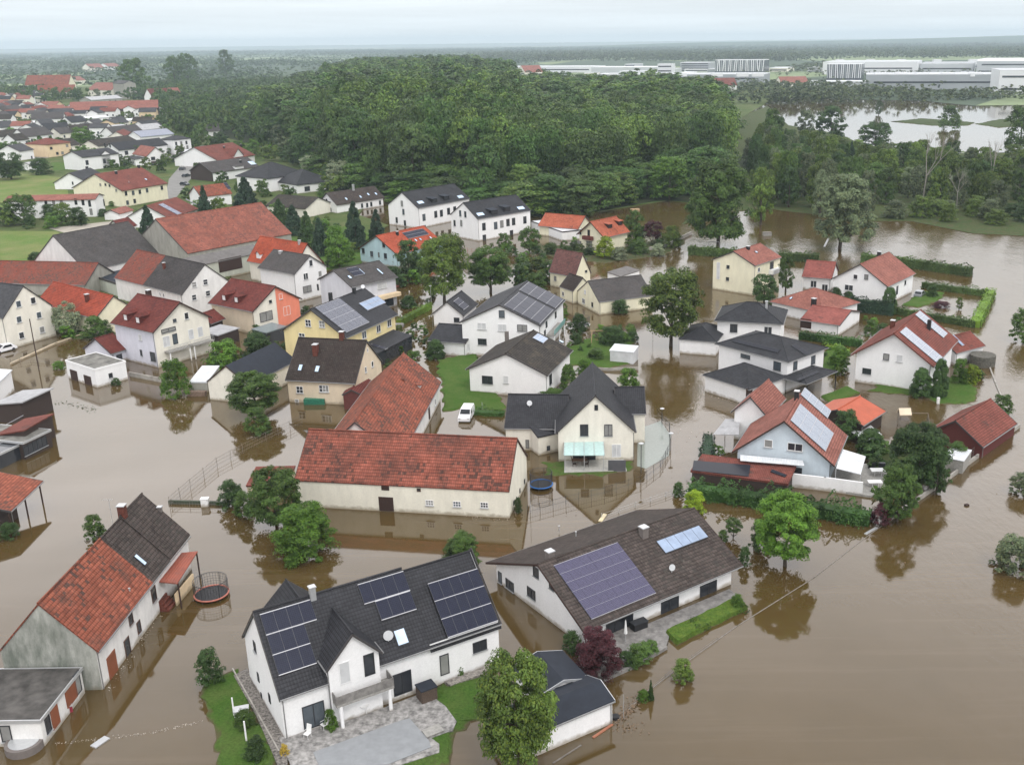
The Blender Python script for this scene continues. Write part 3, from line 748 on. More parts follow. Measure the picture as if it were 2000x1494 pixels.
# paved terrace, planted terraces
# ------------------------------------------------------------------ roof coverings
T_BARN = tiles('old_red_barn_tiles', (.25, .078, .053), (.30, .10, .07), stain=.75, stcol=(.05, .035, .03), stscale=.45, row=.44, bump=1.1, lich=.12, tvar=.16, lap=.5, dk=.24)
M_ALLB = solar('all_black_cells', (.010, .011, .018), (.02, .02, .03), .35, 0, .15)
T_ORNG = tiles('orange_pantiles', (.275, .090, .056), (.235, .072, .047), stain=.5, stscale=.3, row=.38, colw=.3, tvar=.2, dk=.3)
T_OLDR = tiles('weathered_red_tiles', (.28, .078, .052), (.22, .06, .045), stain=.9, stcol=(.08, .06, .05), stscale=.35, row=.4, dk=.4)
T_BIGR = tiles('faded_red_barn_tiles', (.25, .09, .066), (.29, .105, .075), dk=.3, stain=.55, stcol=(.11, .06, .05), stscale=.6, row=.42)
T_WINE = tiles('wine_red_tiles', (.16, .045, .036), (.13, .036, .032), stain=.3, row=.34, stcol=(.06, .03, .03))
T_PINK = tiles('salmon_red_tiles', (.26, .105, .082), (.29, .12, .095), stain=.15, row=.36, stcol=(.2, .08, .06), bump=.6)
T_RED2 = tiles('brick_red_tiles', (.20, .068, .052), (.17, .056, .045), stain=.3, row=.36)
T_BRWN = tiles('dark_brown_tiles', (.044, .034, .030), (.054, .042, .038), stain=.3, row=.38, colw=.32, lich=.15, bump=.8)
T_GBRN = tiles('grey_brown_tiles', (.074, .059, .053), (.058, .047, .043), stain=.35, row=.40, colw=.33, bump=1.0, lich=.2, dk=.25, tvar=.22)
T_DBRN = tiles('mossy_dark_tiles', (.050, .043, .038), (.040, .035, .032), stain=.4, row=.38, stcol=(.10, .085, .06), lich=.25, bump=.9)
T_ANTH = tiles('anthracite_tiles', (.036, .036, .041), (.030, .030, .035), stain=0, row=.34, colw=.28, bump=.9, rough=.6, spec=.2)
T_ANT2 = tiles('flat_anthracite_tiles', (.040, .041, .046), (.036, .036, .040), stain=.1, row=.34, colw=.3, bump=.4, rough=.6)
T_BLCK = flat('black_bitumen_felt', (.018, .022, .032), .75, scale=1.2, var=.2, bump=.1)
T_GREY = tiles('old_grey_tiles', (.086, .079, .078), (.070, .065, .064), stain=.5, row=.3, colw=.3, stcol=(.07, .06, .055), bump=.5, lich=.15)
T_ETER = ribbed('grey_fibre_cement', (.15, .14, .135), .18, .85, stain=.5)
T_CORR = ribbed('pale_corrugated_sheet', (.38, .38, .39), .2, .5, stain=.3)
T_WCOR = ribbed('white_metal_roof', (.62, .64, .66), .35, .4)
T_ORSH = ribbed('orange_metal_roof', (.42, .085, .035), .3, .45)
T_BITU = flat('weathered_bitumen', (.075, .07, .065), .9, var=.5, scale=.9, bump=.4)
T_GRIT = flat('lichened_roofing_felt', (.16, .155, .14), .9, var=.5, scale=.8, bump=.3)
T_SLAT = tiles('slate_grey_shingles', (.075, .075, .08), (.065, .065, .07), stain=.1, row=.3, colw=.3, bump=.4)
W_OLD = plaster('mouldy_grey_render', (.50, .50, .46), .35, .9); W_LILAC = plaster('lilac_white_render', (.66, .66, .73))
W_YELL = plaster('pale_yellow_render', (.78, .66, .36)); W_YEL2 = plaster('light_yellow_render', (.80, .76, .58)); W_PEACH = plaster('peach_render', (.76, .60, .40))
W_BEIGE = plaster('beige_render', (.72, .61, .46)); W_BLUE = plaster('pale_blue_render', (.58, .66, .72)); W_AQUA = plaster('aqua_render', (.45, .62, .66))
W_SALM = plaster('salmon_render', (.78, .26, .17)); W_IVORY = plaster('ivory_render', (.80, .77, .68)); W_GREYP = plaster('grey_render', (.36, .35, .31), .3)
W_WOOD = flat('dark_timber_cladding', (.05, .035, .03), .8, scale=5); W_REDW = flat('dark_red_boards', (.10, .025, .022), .75, scale=5); W_GREEN = plaster('grey_green_render', (.50, .52, .45), .2)
W_WHT2 = plaster('old_white_render', (.77, .76, .74), .22)
GX = 'houses standing in the flood water'

def slab_px(name, pts, z0, z1, mat, label=None, cat=None, kind=None, group=None, parent=None):
    P_ = [at(x, y, z1) for x, y in pts]
    ar = sum(P_[i].x * P_[(i + 1) % len(P_)].y - P_[(i + 1) % len(P_)].x * P_[i].y for i in range(len(P_)))
    if ar < 0: P_.reverse()
    mb = MB(); mb.slab(P_, [Vector((p.x, p.y, z0)) for p in P_])
    if parent is not None: return mb.build(name, mat, parent, label)
    return single(name, mb, mat, label, cat, group, kind)
def post_px(mb, px, py, z0, z1, r=.07):
    p = at(px, py, z0); mb.tube(p, (p.x, p.y, z1), r)

# ================= foreground
# old farmhouse, bottom left
h = House('farmhouse', 'long old farmhouse with half orange half grey tiled roof and mouldy gable'); farm = h
b = h.block((192, 1272), (371, 1046), A=(-14, 1283), R=(74, 1178), he=4.1, hr=None, roof=T_ORNG, wall=W_WHT2, gwall=W_OLD, gutter=True, og=.1, ov=.3, verge=False,
            segs=[(0, .545, T_ORNG, 0), (.545, .75, T_GBRN, 0), (.75, 1.0, T_GBRN, .22)])
b.wins('bc', [(300, 1160)], 1.1, 1.6, 'b'); b.win('bc', 249, 1266, 1.1, 2.2, 'b'); b.win('bc', 271, 1224, .8, 1.3, 'b'); b.win('bc', 255, 1208, .9, 1.2, 'b'); b.win('bc', 219, 1298, 1.7, 2.4, 'o', 'orange brown boarded door')
b.skylight('f', 273, 1094, .6, 1.5); b.chim('b', 240, 1006, .7, 1.1); b.chim('f', 313, 1000, .4, .6, M_GREYCH)
b.vent('f', 253, 1153, .2)
# porch with rusty red sheet roof and brick steps
mb = MB(); q = [at(346, 1080, 3.1), at(386, 1076, 3.1), at(346, 1139, 3.1), at(308, 1135, 3.1)]
q2 = [q[3], q[2], q[1], q[0]]; mb.slab(q2, [v - Vector((0, 0, .12)) for v in q2]); mb.build('porch_roof', ribbed('rusty_red_sheet', (.28, .075, .045), .3, .6, stain=.3), h.root)
for x, y in ((384, 1080), (347, 1137)): mb = MB(); p = at(x, y, 3.0); mb.tube(p, (p.x, p.y, -1), .09); mb.build('porch_post', M_WOODD, h.root)
mb = MB(); p0 = at(336, 1196, .0); p1 = at(382, 1140, 0)
u = (p1 - p0).normalized(); n = Vector((-u.y, u.x, 0))
for i in range(6): mb.box(p0 + u * (1.0) + n * (.5 + i * .28) + Vector((0, 0, .1 + i * .17)), u * .9, n * .14, (0, 0, .1 + i * .17))
mb.build('brick_steps', M_BRICK, h.root)
mb = MB(); mb.box((p0 + p1) / 2 + u * .6 + n * .1 + Vector((0, 0, .6)), u * 2.2, n * .08, (0, 0, .75)); mb.build('porch_wall', W_PEACH, h.root)

# garage row with flat felt roof, bottom left corner
h = House('garage_row', 'flat roofed white garage row with orange doors below the mouldy gable', 'garage')
b = h.block((79, 1407), (161, 1303), W=13, flip=-1, he=2.6, kind='flat', roof=T_BITU, wall=W_WHT2, ov=.12, og=.12, par=.06, trim=M_METAL)
b.win('bc', 138, 1352, 1.9, 2.0, 'o', 'orange brown garage door'); b.win('bc', 107, 1398, 1.2, 2.0, 'o'); b.win('bc', 93, 1412, .8, 1.7, 'd')
b.win('bc', 151, 1333, 1.0, 2.1, 'd'); b.win('ab', 12, 1432, .9, 1.6, 'd')

# white double house with black solar roof
h = House('white_house', 'white house with three black solar arrays, cross gable and stone balcony in the foreground')
b = h.block((546, 1366), (979, 1217), A=(477, 1241), R=(495, 1195), he=None, base=(561, 1444), roof=T_ANTH, segs=[(0, .655, T_ANTH, 0), (.655, 1, T_ANTH, -.35)], ov=.35, og=.15, zb=-.5)
F4 = b
b.array('f', (507, 1201), (619, 1206), 4, 1) if False else None
b.array('f', (507, 1201), (618, 1210), 4, 1, label='upper left solar array'); b.array('f', (520, 1241), (618, 1295), 3, 2, label='lower left solar array')
b.array('f', (698, 1142.7), (800.5, 1152.7), 4, 1, label='upper middle solar array'); b.array('f', (732, 1175.5), (813, 1189.7), 3, 1, label='lower middle solar array')
b.array('f', (835, 1141), (972, 1212), 5, 3, label='right solar array')
b.chim('f', 611, 1166, .5, 1.0, M_METAL); b.skylight('f', 783, 1244, 1.1, 1.5); b.dish('f', 759, 1252, .45)
c = b.cross((691, 1330), 5.0, b.he + 1.5, b.he + 4.2, wall=M_WHITE, roof=T_ANTH, ov=.25, og=.3, out=.5)
c.win('ab', 673, 1313, .95, 2.1, 's'); c.win('ab', 721, 1297, .95, 2.1, 'd')
b.win('bc', 613, 1396, 1.9, 2.3, 'd'); b.win('bc', 786, 1333, 1.75, 2.2, 'd'); b.win('bc', 868, 1297, .9, 2.1, 'd'); b.win('bc', 937, 1261, 1.45, 1.1, 'd'); b.win('bc', 702, 1372, 2.2, 2.2, 'd')
b.win('ab', 498, 1262, .7, 1.0, 'd'); b.win('ab', 505, 1322, .5, .9, 'd'); b.win('ab', 527, 1363, .5, .9, 'd'); b.win('ab', 511, 1357, .3, .5, 'd')
# balcony with slate-look parapet on round columns
bal_z = 2.55; c0, ax, nx_ = b.hit('bc', 702, 1340); c0 = Vector((c0.x, c0.y, bal_z)); 
mb = MB(); mb.box(c0 + nx_ * .75 + Vector((0, 0, .0)), ax * 2.6, nx_ * .75, (0, 0, .12)); bl = mb.build('balcony', M_CONC, h.root)
mb = MB()
mb.box(c0 + nx_ * 1.46 + Vector((0, 0, .5)), ax * 2.6, nx_ * .04, (0, 0, .42))
for q in (-1, 1): mb.box(c0 + nx_ * .72 + ax * 2.56 * q + Vector((0, 0, .5)), ax * .04, nx_ * .70, (0, 0, .42))
mb.build('parapet', M_STONE, bl)
for q in (-2.2, 2.2):
    mb = MB(); p = c0 + nx_ * 1.35 + ax * q; mb.tube((p.x, p.y, bal_z - .1), (p.x, p.y, -.2), .16, n=14); mb.build('column', M_WHITE, h.root)
# rear wing
r = h.block(None, world=((b.P(3.2, b.W - .6, 0).x, b.P(3.2, b.W - .6, 0).y), b.n, b.u, 6.5, 5.6), he=2.9, hr=5.6, roof=T_ANT2)

# brown roofed bungalow with big violet solar field
h = House('bungalow', 'white bungalow under broad brown roof with violet solar field and pale collectors')
b = h.block((1141, 1233), (1451, 1104), A=(942, 1100), R=(1057, 1099), he=2.5, hr=6.3, back=2.1, roof=T_GBRN, ov=1.0, og=.7, trim=M_WOODD, segs=[(0, 1, T_GBRN, 0)]); F5 = b
b.array('f', (1081, 1106), (1280.5, 1158.7), 8, 6, mat=M_SOLARB, label='violet solar field', gap=.015)
b.array('f', (1281, 1058), (1383, 1050), 5, 1, mat=M_THERM, frame=M_FRAMED, name='collector_field', label='pale solar thermal collectors', gap=.06)
b.chim('f', 1257, 1046, .75, 1.0, M_GREYCH); b.chim('b', 1074, 1090, .7, .8, M_GREYCH); b.dish('f', 1312, 1118, .35)
for p in ((1092, 1035), (1125, 1047)): b.vent('b', *p, h=.5)
b.win('bc', 1210, 1224, 3.4, 1.9, 'd3'); b.win('bc', 1308, 1187, 2.4, 2.1, 'd'); b.win('bc', 1383, 1155, 2.4, 2.1, 'd');  # first one: dark glazing put in for the shade of an open loggia recess
b.wins('ab', [(1038, 1158)], 1.5, 1.1, 'd'); b.wins('ab', [(996, 1142)], 1.6, 1.1, 'd'); b.wins('ab', [(1047, 1117)], 1.0, 1.1, 'd'); b.win('ab', 977, 1127, .7, 1.3, 'd'); b.win('ab', 1078, 1142, .9, 1.0, 'd')

# garage with L shaped blue black roof
h = House('double_garage', 'white garage with blue black felt roof behind the big foreground tree', 'garage')
b = h.block((1201, 1367), (1062, 1425), A=(1146, 1318), R=(1173, 1327), he=2.4, hr=None, base=(1196, 1410), roof=T_BLCK, ov=.2, og=.15, trim=M_METAL, ridge=False, L=9.5); G4 = b
c = h.block((1152, 1324), (1098.6, 1269.5), W=5.2, flip=-1, he=2.3, hr=3.05, roof=T_BLCK, ov=.2, og=.15, trim=M_METAL, ridge=False, gutter=False)

# ================= middle band
h = House('barn', 'long cream barn with mottled red tile roof, brown door and three small windows', 'barn')
b = h.block((994, 958.5), (575, 936.5), A=(1032, 890), R=(1012, 856), he=None, base=(997.5, 1010), roof=T_BARN, wall=M_CREAM, ov=.15, og=.12, trim=M_WOODD, gutter=False); BARN = b
b.win('bc', 754.5, 984, 1.9, 1.9, 'k', 'dark brown barn door'); b.wins('bc', [(839, 981.5), (892.5, 984), (946, 986)], 1.0, .75, 'p3'); b.win('bc', 752.5, 952, 1.0, .7, 'k'); b.win('bc', 818, 956.5, .5, .45, 'b')
b.win('ab', 1003, 982, .4, .6, 'd'); b.win('ab', 1015, 958, .4, .6, 'd'); b.win('ab', 1024, 940, .4, .6, 'd')
h = House('lean_to_shed', 'low shed with brown roof leaning on the left end of the red barn', 'shed')
b = h.block((560, 946), (480, 948), W=5, he=2.0, hr=2.5, kind='shed', roof=T_RED2, wall=W_BEIGE, ov=.1, og=.1)

h = House('red_roof_barn', 'orange roofed barn running back from the long red barn', 'barn')
b = h.block((783, 892), (862, 746), R=(792, 684), he=3.2, hr=8.2, roof=T_ORNG, wall=W_WHT2, ov=.3, og=.2, L=None)
b.chim('f', 787, 743, .5, .3, T_ORNG, cap=None); b.win('bc', 850, 785, .9, 1.1, 'w'); b.dormer('f', 822, 756, 1.1, .5, 'shed', roof=T_ORNG); b.win('bc', 838, 806, 1.0, 2.0, 'k')

h = House('cream_house', 'cream house with dark brown roof, two skylights and brick chimneys')
b = h.block((693.5, 749), (557, 742), A=(745, 706), R=(716.6, 665), he=3.9, roof=T_BRWN, wall=W_BEIGE, ov=.3, og=.2)
b.wins('bc', [(585.5, 761), (630, 759)], 1.2, 1.2, 'p'); b.win('bc', 636, 759, 1.1, 1.2, 'w'); b.skylight('f', 587, 718.5, .7, 1.2); b.skylight('f', 620, 721, .75, 1.2)
b.chim('f', 617, 690, .75, 1.5, d=.9); b.chim('b', 668, 664, .7, 1.4); b.wins('ab', [(727, 711)], .8, 1.0); b.win('ab', 714, 722, .7, 1.0); b.win('ab', 717.6, 684, .4, .7); b.win('bc', 580, 783, .7, .6)

h = House('yellow_house', 'yellow house with violet solar array and pale square collector on black roof')
b = h.block((676, 660), (777.4, 614), A=(560, 641), R=(610, 604), he=None, base=(685, 722), roof=T_ANTH, wall=W_YELL, ov=.5, og=.4); YH = b
b.wins('ab', [(602, 631), (629, 633)], 1.2, 1.3, 'p'); b.win('ab', 590, 657, 1.3, 1.2, 'p'); b.wins('bc', [(711, 654), (739, 642), (760, 631)], 1.4, 1.4, 'w')
b.array('f', (615, 602), (721, 630), 5, 4, mat=solar('grey_solar_cells', (.06, .065, .09), (.34, .35, .38), .2), label='grey solar array'); b.array('f', (700.5, 593.8), (753, 592), 3, 2, mat=M_THERM, name='collector_field', gap=.05, label='pale square collector')
b.chim('f', 646, 585, .55, 1.3, M_BLACKCH, cap=None); b.chim('f', 692, 572, .55, 1.0, M_BLACKCH, cap=None); b.dish('f', 709, 566, .4)
c = h.block((738, 690), (806, 655), W=4.2, he=2.6, hr=3.4, kind='shed', roof=T_ANTH, wall=M_GLASS, ov=.15, og=.15)
c.array('f', (728, 672), (752, 684), 3, 2)

h = House('lilac_house', 'tall white and cream house with wine red roof, two dormers and balconies')
b = h.block((298, 650), (215, 631), A=(402, 617), R=(352, 590), he=None, base=(310.5, 719), roof=T_WINE, wall=W_LILAC, ov=.5, og=.5, trim=M_WOODD, wname='wall', gwall=W_IVORY); LIL = b
b.dormer('f', 246, 627, 1.4, 1.35, 'hipd', roof=T_WINE, wall=T_WINE, rise=.55); b.dormer('f', 270, 632.5, 1.4, 1.35, 'hipd', roof=T_WINE, wall=T_WINE, rise=.55)
b.win('bc', 276, 689, .6, 1.2, 'd'); b.win('bc', 299, 697, 1.5, 1.8, 'd'); b.win('bc', 274, 659, .9, 1.1, 's')
b.win('ab', 341, 626, .7, .6, 'd'); b.win('ab', 329, 644.5, 3.0, .75, 'd'); b.win('ab', 342, 662, 1.0, 2.0, 'd'); b.win('ab', 325, 667, 1.4, 2.0, 's'); b.win('ab', 364, 617, .9, 1.3, 'w'); b.win('ab', 373, 653, 1.1, 1.9, 's'); b.win('ab', 391, 648, 1.1, 1.9, 's')
b.chim('f', 290, 573, .8, .6, M_WOODD)
for (x, y, z_) in ((342, 681, 2.7), (388, 666, 2.7)):
    c0, ax, nx_ = b.hit('ab', x, y); c0.z = z_; mb = MB(); mb.box(c0 + nx_ * .8, ax * 2.3, nx_ * .8, (0, 0, .1)); bl = mb.build('balcony', M_CONC, h.root)
    mb = MB()
    for t in np.linspace(-2.28, 2.28, 16): mb.box(c0 + nx_ * 1.57 + ax * float(t) + Vector((0, 0, .5)), ax * .02, nx_ * .02, (0, 0, .45))
    mb.box(c0 + nx_ * 1.57 + Vector((0, 0, .98)), ax * 2.3, nx_ * .03, (0, 0, .03)); mb.build('railing', M_METAL, bl)
    for q in (-2.1, 2.1):
        p = c0 + nx_ * 1.45 + ax * q; mb = MB(); mb.tube((p.x, p.y, -.5), (p.x, p.y, z_ - .1), .12); mb.build('column', M_WHITE, h.root)
h = House('small_garage', 'small white garage with wine red gable roof beside the lilac house', 'garage')
b = h.block((217, 691), (253, 680), A=(169, 678), R=(192, 661), he=2.1, roof=T_WINE, wall=W_LILAC, ov=.25, og=.3)
b.win('bc', 233, 698, 1.2, 1.2, 'd')
h = House('twin_garage', 'flat roofed white twin garage with two brown doors standing in water', 'garage')
b = h.block((184, 722), (127, 704), A=(260, 710), he=None, base=(188.6, 756), kind='flat', roof=T_GRIT, wall=M_WHITE, ov=.05, og=.05, par=.12, trim=M_WHITE); TG = b
b.win('bc', 145, 733, 2.3, 1.9, 'k', 'left brown garage door'); b.win('bc', 172, 744, 2.3, 1.9, 'k', 'right brown garage door'); b.win('ab', 216, 733, .7, .8, 'd')

h = House('salmon_house', 'cream house with salmon painted gable half and wine red roof with two dormers')
b = h.block((493, 609), (406, 592), A=(589, 583), R=(538, 559), he=5.0, roof=T_WINE, wall=W_BEIGE, ov=.5, og=.4, gwall=W_IVORY, trim=M_WOODD); SAL = b
b.dormer('f', 438, 588, 1.4, 1.35, 'hipd', roof=T_WINE, wall=T_WINE, rise=.55); b.dormer('f', 462, 592, 1.4, 1.35, 'hipd', roof=T_WINE, wall=T_WINE, rise=.55)
b.win('ab', 528, 589, .7, .6, 'd'); b.win('ab', 520, 618, 3.2, 2.0, 'd'); b.win('ab', 548, 579, .9, 1.2, 'w'); b.win('ab', 560, 607, 1.8, 1.9, 'w')
c0, ax, nx_ = b.hit('ab', 563, 605)
s0 = b.W / 2 - .1; mb = MB(); o0 = b.P(b.og - .03, 0, 0); 
def gp(bb, z): q = b.P(b.og - .04, bb, z); return q
mb.poly([gp(b.W / 2, 0), gp(b.W - b.ov, 0), gp(b.W - b.ov, b.rz(b.W - b.ov) - .25), gp(b.W / 2, b.hr - .25)]); mb.build('salmon_wall', W_SALM, h.root)
c = h.block((520, 650), (560, 637), W=4, he=2.6, hr=2.9, kind='shed', roof=flat('conservatory_glass_roof', (.16, .19, .2), .15), wall=M_GLASS, ov=.1, og=.1)
h = House('carport', 'carport with pale sheet roof between lilac house and salmon house', 'carport')
b = h.block((425, 655), (468, 640), W=5, he=2.6, hr=2.8, kind='shed', roof=T_CORR, wall=W_WOOD, ov=.2, og=.2)
h = House('red_lean_to', 'low wine red roofed annex behind the lilac house', 'shed')
b = h.block((412, 633), (440, 622), W=5, he=2.8, hr=4.6, roof=T_WINE, wall=W_WOOD)

h = House('cream_shed', 'cream shed with black felt roof behind the leaning tree', 'shed')
b = h.block(B=(404, 744), A=(486, 752), R=(440, 714), he=None, base=(413, 781), L=14, roof=T_BLCK, wall=W_IVORY, ov=.1, og=.1, trim=M_WOODD, ridge=False)
h = House('open_shed', 'open shed with white sheet roof stacked with firewood beside cream shed', 'shed')
b = h.block((369, 746), (404, 746), W=6, he=1.9, hr=2.9, kind='shed', roof=T_WCOR, wall=W_GREYP, ov=.1, og=.1)

# left edge
h = House('tall_cream_house', 'tall cream gable house with grey roof at the left edge')
b = h.block(B=(5, 621.5), A=(102, 596), R=(45, 558), he=6.4, L=16, roof=T_SLAT, wall=W_IVORY, ov=.15, og=.15)
b.wins('ab', [(36, 594), (64.5, 587), (37, 624), (76, 615.5), (42, 655), (82, 644)], 1.1, 1.3, 'w')
h = House('red_farm_wing', 'long low farm wing with bright red roof and cream gable')
b = h.block((186, 622), (104, 600), A=(235, 596), R=(210, 578), he=3.9, roof=T_RED2 if False else tiles('bright_red_tiles', (.34, .07, .04), (.29, .06, .035), stain=.25, row=.36), wall=W_YEL2, ov=.2, og=.2, L=24)
b.chim('f', 171, 588, .7, 1.4)
h = House('mossy_barn', 'low old barn with blotched red roof in front of the meadow', 'barn')
b = h.block((166, 557), (0, 553), R=(138, 512), he=3.0, hr=7.0, roof=T_OLDR, wall=W_GREYP, ov=.2, og=.2, L=40)
h = House('white_gable_barn', 'big white gabled barn with plain grey roof', 'barn')
b = h.block((169, 529.5), (313, 497), A=(92, 509), R=(120, 460), he=None, base=(177, 567), roof=T_GREY, wall=W_WHT2, ov=.1, og=.1); WGB = b
h = House('flat_annex', 'white annex with black flat roof beside the grey barn', 'annex')
b = h.block((250, 562), (172, 537), W=9, he=3.3, kind='flat', roof=T_BLCK, wall=W_GREEN, ov=.05, og=.05)
b = h.block((310, 580), (250, 562), W=3, he=2.4, kind='flat', roof=T_CORR, wall=W_GREEN, ov=.05, og=.05)
h = House('big_red_barn', 'huge faded red roofed barn with grey plaster gable', 'barn'); 
b = h.block((366, 495), (570, 456), A=(297, 470), R=(324, 428), he=6.5, roof=T_BIGR, wall=W_GREYP, ov=.2, og=.1, gutter=False, zb=-1)
c = h.block((378, 521), (515, 492), W=4, he=4.6, hr=6.2, kind='shed', roof=T_ETER, wall=W_GREEN, ov=.2, og=.1)
c.win('bc', 450, 516, 7, 3.2, 'k')
h = House('farmhouse_with_two_roofs', 'white gable farmhouse whose roof is grey with one red end')
b = h.block((354, 576), (223, 543), A=(432, 549), R=(389, 516), he=5.2, roof=T_GREY, wall=W_WHT2, segs=[(0, .56, tiles('dark_grey_tiles', (.066, .060, .059), (.055, .050, .050), stain=.3, lich=.15), 0), (.56, 1, T_OLDR, .02)], ov=.15, og=.12)
b.chim('f', 321, 524, .5, 1.2); b.wins('ab', [(379, 556), (401, 551), (379, 581), (406, 573)], 1.1, 1.2, 'p'); b.wins('bc', [(313, 575), (320, 577)], .6, .9, 'w')
h = House('orange_roof_house', 'house with bright orange hipped dormer roof behind the grey gabled house')
b = h.block((574, 527), (482, 510), A=(646, 516), R=(608, 476), he=4.8, hr=None, roof=tiles('orange_red_tiles', (.38, .085, .045), (.33, .07, .04), stain=.15), wall=W_IVORY, trim=M_WOODD)
b.dormer('f', 505, 505, 1.6, 1.2, 'gable', wall=M_WHITE); b.chim('f', 585, 476, .5, .8, M_METAL)
h = House('grey_gable_house', 'white house with worn grey roof left of the solar grey roof')
b = h.block((574, 536), (503, 523), A=(646, 521.6), R=(607, 499), he=None, base=(579, 590), roof=T_GREY, wall=M_WHITE, ov=.4, og=.3)
b.win('ab', 607, 514, 1.0, 1.5, 'w'); b.win('ab', 597, 540, 1.3, 1.5, 'w'); b.win('ab', 625, 535, 1.0, 1.4, 'w'); b.win('ab', 600, 564.5, 2.4, 1.5, 'd'); b.chim('f', 548, 494, .7, .4, M_METAL)
h = House('grey_solar_house', 'white house with grey roof and small solar panel and rear balcony')
b = h.block((687, 561), (777, 541), A=(620, 545.6), R=(649, 527.6), he=None, base=(697, 618), roof=T_GREY, wall=plaster('cool_white_render', (.66, .67, .72)), ov=.5, og=.3)
b.array('f', (676, 526), (712, 536), 2, 2); b.skylight('f', 683, 542, .7, 1.1); b.skylight('f', 742, 531, .5, 2.2); b.skylight('f', 706, 531, .5, 2.2); b.win('bc', 746, 558, 2.6, 1.3, 's'); b.win('ab', 621, 561, .6, 1.4, 'd'); b.win('bc', 760, 590, 2.4, 1.8, 'd')
c0, ax, nx_ = b.hit('bc', 755, 577); mb = MB(); mb.box(c0 + nx_ * .7, ax * 3, nx_ * .7, (0, 0, .4)); mb.build('balcony', W_PEACH, h.root)
h = House('aqua_house', 'pale aqua house with orange red solar roof and four skylights')
b = h.block((775, 497), (868, 475), A=(694, 487), R=(745, 461), he=3.6, roof=tiles('orange_red_tiles', (.38, .085, .045), (.33, .07, .04), stain=.15), wall=W_AQUA, ov=.5, og=.3, trim=M_WOODD)
b.wins('ab', [(709.6, 490), (749.5, 478), (726, 496), (753, 500)], 1.0, 1.4, 'd'); b.win('ab', 740, 498, .5, 1.3, 'd'); b.array('f', (785, 456), (838, 458), 5, 2); b.chim('f', 776, 459, .6, .9, M_BLACKCH)
for x, y in ((792, 474), (812, 470), (821, 468), (841, 465)): b.skylight('f', x, y, .6, .9)
RW = 'pair of white row house blocks'
for (B_, C_, A_, R2, base, lab, wn, dm) in (
    ((817, 407), (918, 388), (765, 398.6), (787.6, 376), (818, 446), 'rear white row house block by the wood with two black dormers', [(828, 425), (829, 447), (851, 419), (862, 417), (876, 413), (888, 410)], [(849, 396), (873, 391)]),
    ((933, 428), (1037, 411), (874, 419.6), (902, 396), (934.6, 471), 'front white row house block by the orange roofed house with two black dormers', [(945, 443), (946, 466), (968, 441), (980, 438), (992, 435), (1003, 433), (999, 457), (1025, 430)], [(966, 419), (991, 413)])):
    h = House('row_house_block', lab, 'row house', RW)
    b = h.block(B_, C_, A=A_, R=R2, he=None, base=base, roof=T_ANT2, wall=M_WHITE, ov=.25, og=.15)
    b.wins('bc', wn, 1.3, 2.2, 'd'); k = B_[0] - 933
    b.wins('ab', [(899 + k, 417), (909 + k, 419), (888 + k, 436), (901 + k, 436)] if k == 0 else [(785, 398), (788, 414), (791, 436), (775, 430)], .9, 1.8, 'd')
    for x, y in dm: b.dormer('f', x, y, 2.4, 1.3, 'shed', wall=M_BLACKCH, roof=T_BLCK, win='d')
    b.skylight('f', dm[0][0] - 28, dm[0][1], 2.6, 1.4); b.skylight('f', dm[1][0] + 26, dm[1][1] - 6, 2.6, 1.4)
h = House('flat_garage', 'low white garage with pale flat roof next to the row houses', 'garage')
b = h.block((1098, 453), (1037, 432), A=(1140, 448), he=2.8, kind='flat', roof=T_WCOR, wall=M_WHITE, ov=.05, og=.05, par=.1)
h = House('yellow_chalet', 'light yellow gabled house with orange roof and brown wooden balcony')
b = h.block((1180, 465), (1231, 453), A=(1116.6, 459.5), R=(1147, 433.6), he=None, base=(1183, 494), roof=tiles('orange_pink_tiles', (.40, .12, .07), (.36, .10, .06), stain=.1), wall=W_YEL2, ov=.6, og=.6, trim=M_WOODD); YC = b
b.win('ab', 1150, 455, .9, 1.7, 'b'); b.win('ab', 1134, 456, .6, .7, 'd'); b.win('ab', 1130, 476, 2.0, 1.6, 'd'); b.win('ab', 1151, 477, 2.0, 1.6, 'd')
c0, ax, nx_ = b.hit('ab', 1150, 464.5); mb = MB(); mb.box(c0 + nx_ * .5, ax * 1.7, nx_ * .5, (0, 0, .5)); mb.build('balcony', flat('red_brown_boards', (.12, .03, .025), .7), h.root)
b.dormer('f', 1192, 446, 1.8, 1.2, 'shed', wall=M_WOODD, win='d'); b.dormer('f', 1212, 440, 1.8, 1.2, 'shed', wall=M_WOODD, win='d')
c = h.block((1129, 448), (1094, 445), R=(1101, 419), he=3.0, hr=6.2, roof=b.roof, wall=W_YEL2, L=14)
h = House('small_cottage', 'small ivory cottage with brown red steep roof behind old grey house')
b = h.block((1123, 541), (1072, 531.6), A=(1173, 536), R=(1143, 495), he=3.4, roof=tiles('mauve_red_tiles', (.17, .085, .075), (.15, .07, .065), stain=.2), wall=W_YEL2, ov=.2, og=.2)
b.win('bc', 1084.5, 544, .7, 1.1, 'd'); b.win('ab', 1144.6, 508, .5, .8, 'd'); b.win('ab', 1144.6, 530, .8, .5, 'd')
h = House('old_grey_house', 'old low house with patched grey roof beside the water street')
b = h.block((1170, 590), (1276, 577), A=(1118.7, 569), R=(1142.5, 549), he=2.9, roof=T_DBRN if False else T_GREY, wall=W_YEL2, ov=.1, og=.1, verge=False); OG = b
c = h.block((1118.7, 568.7), (1092.5, 559.5), R=(1112.5, 534), he=2.9, hr=5.6, roof=T_BRWN, wall=W_YEL2, ov=.1, og=.1)
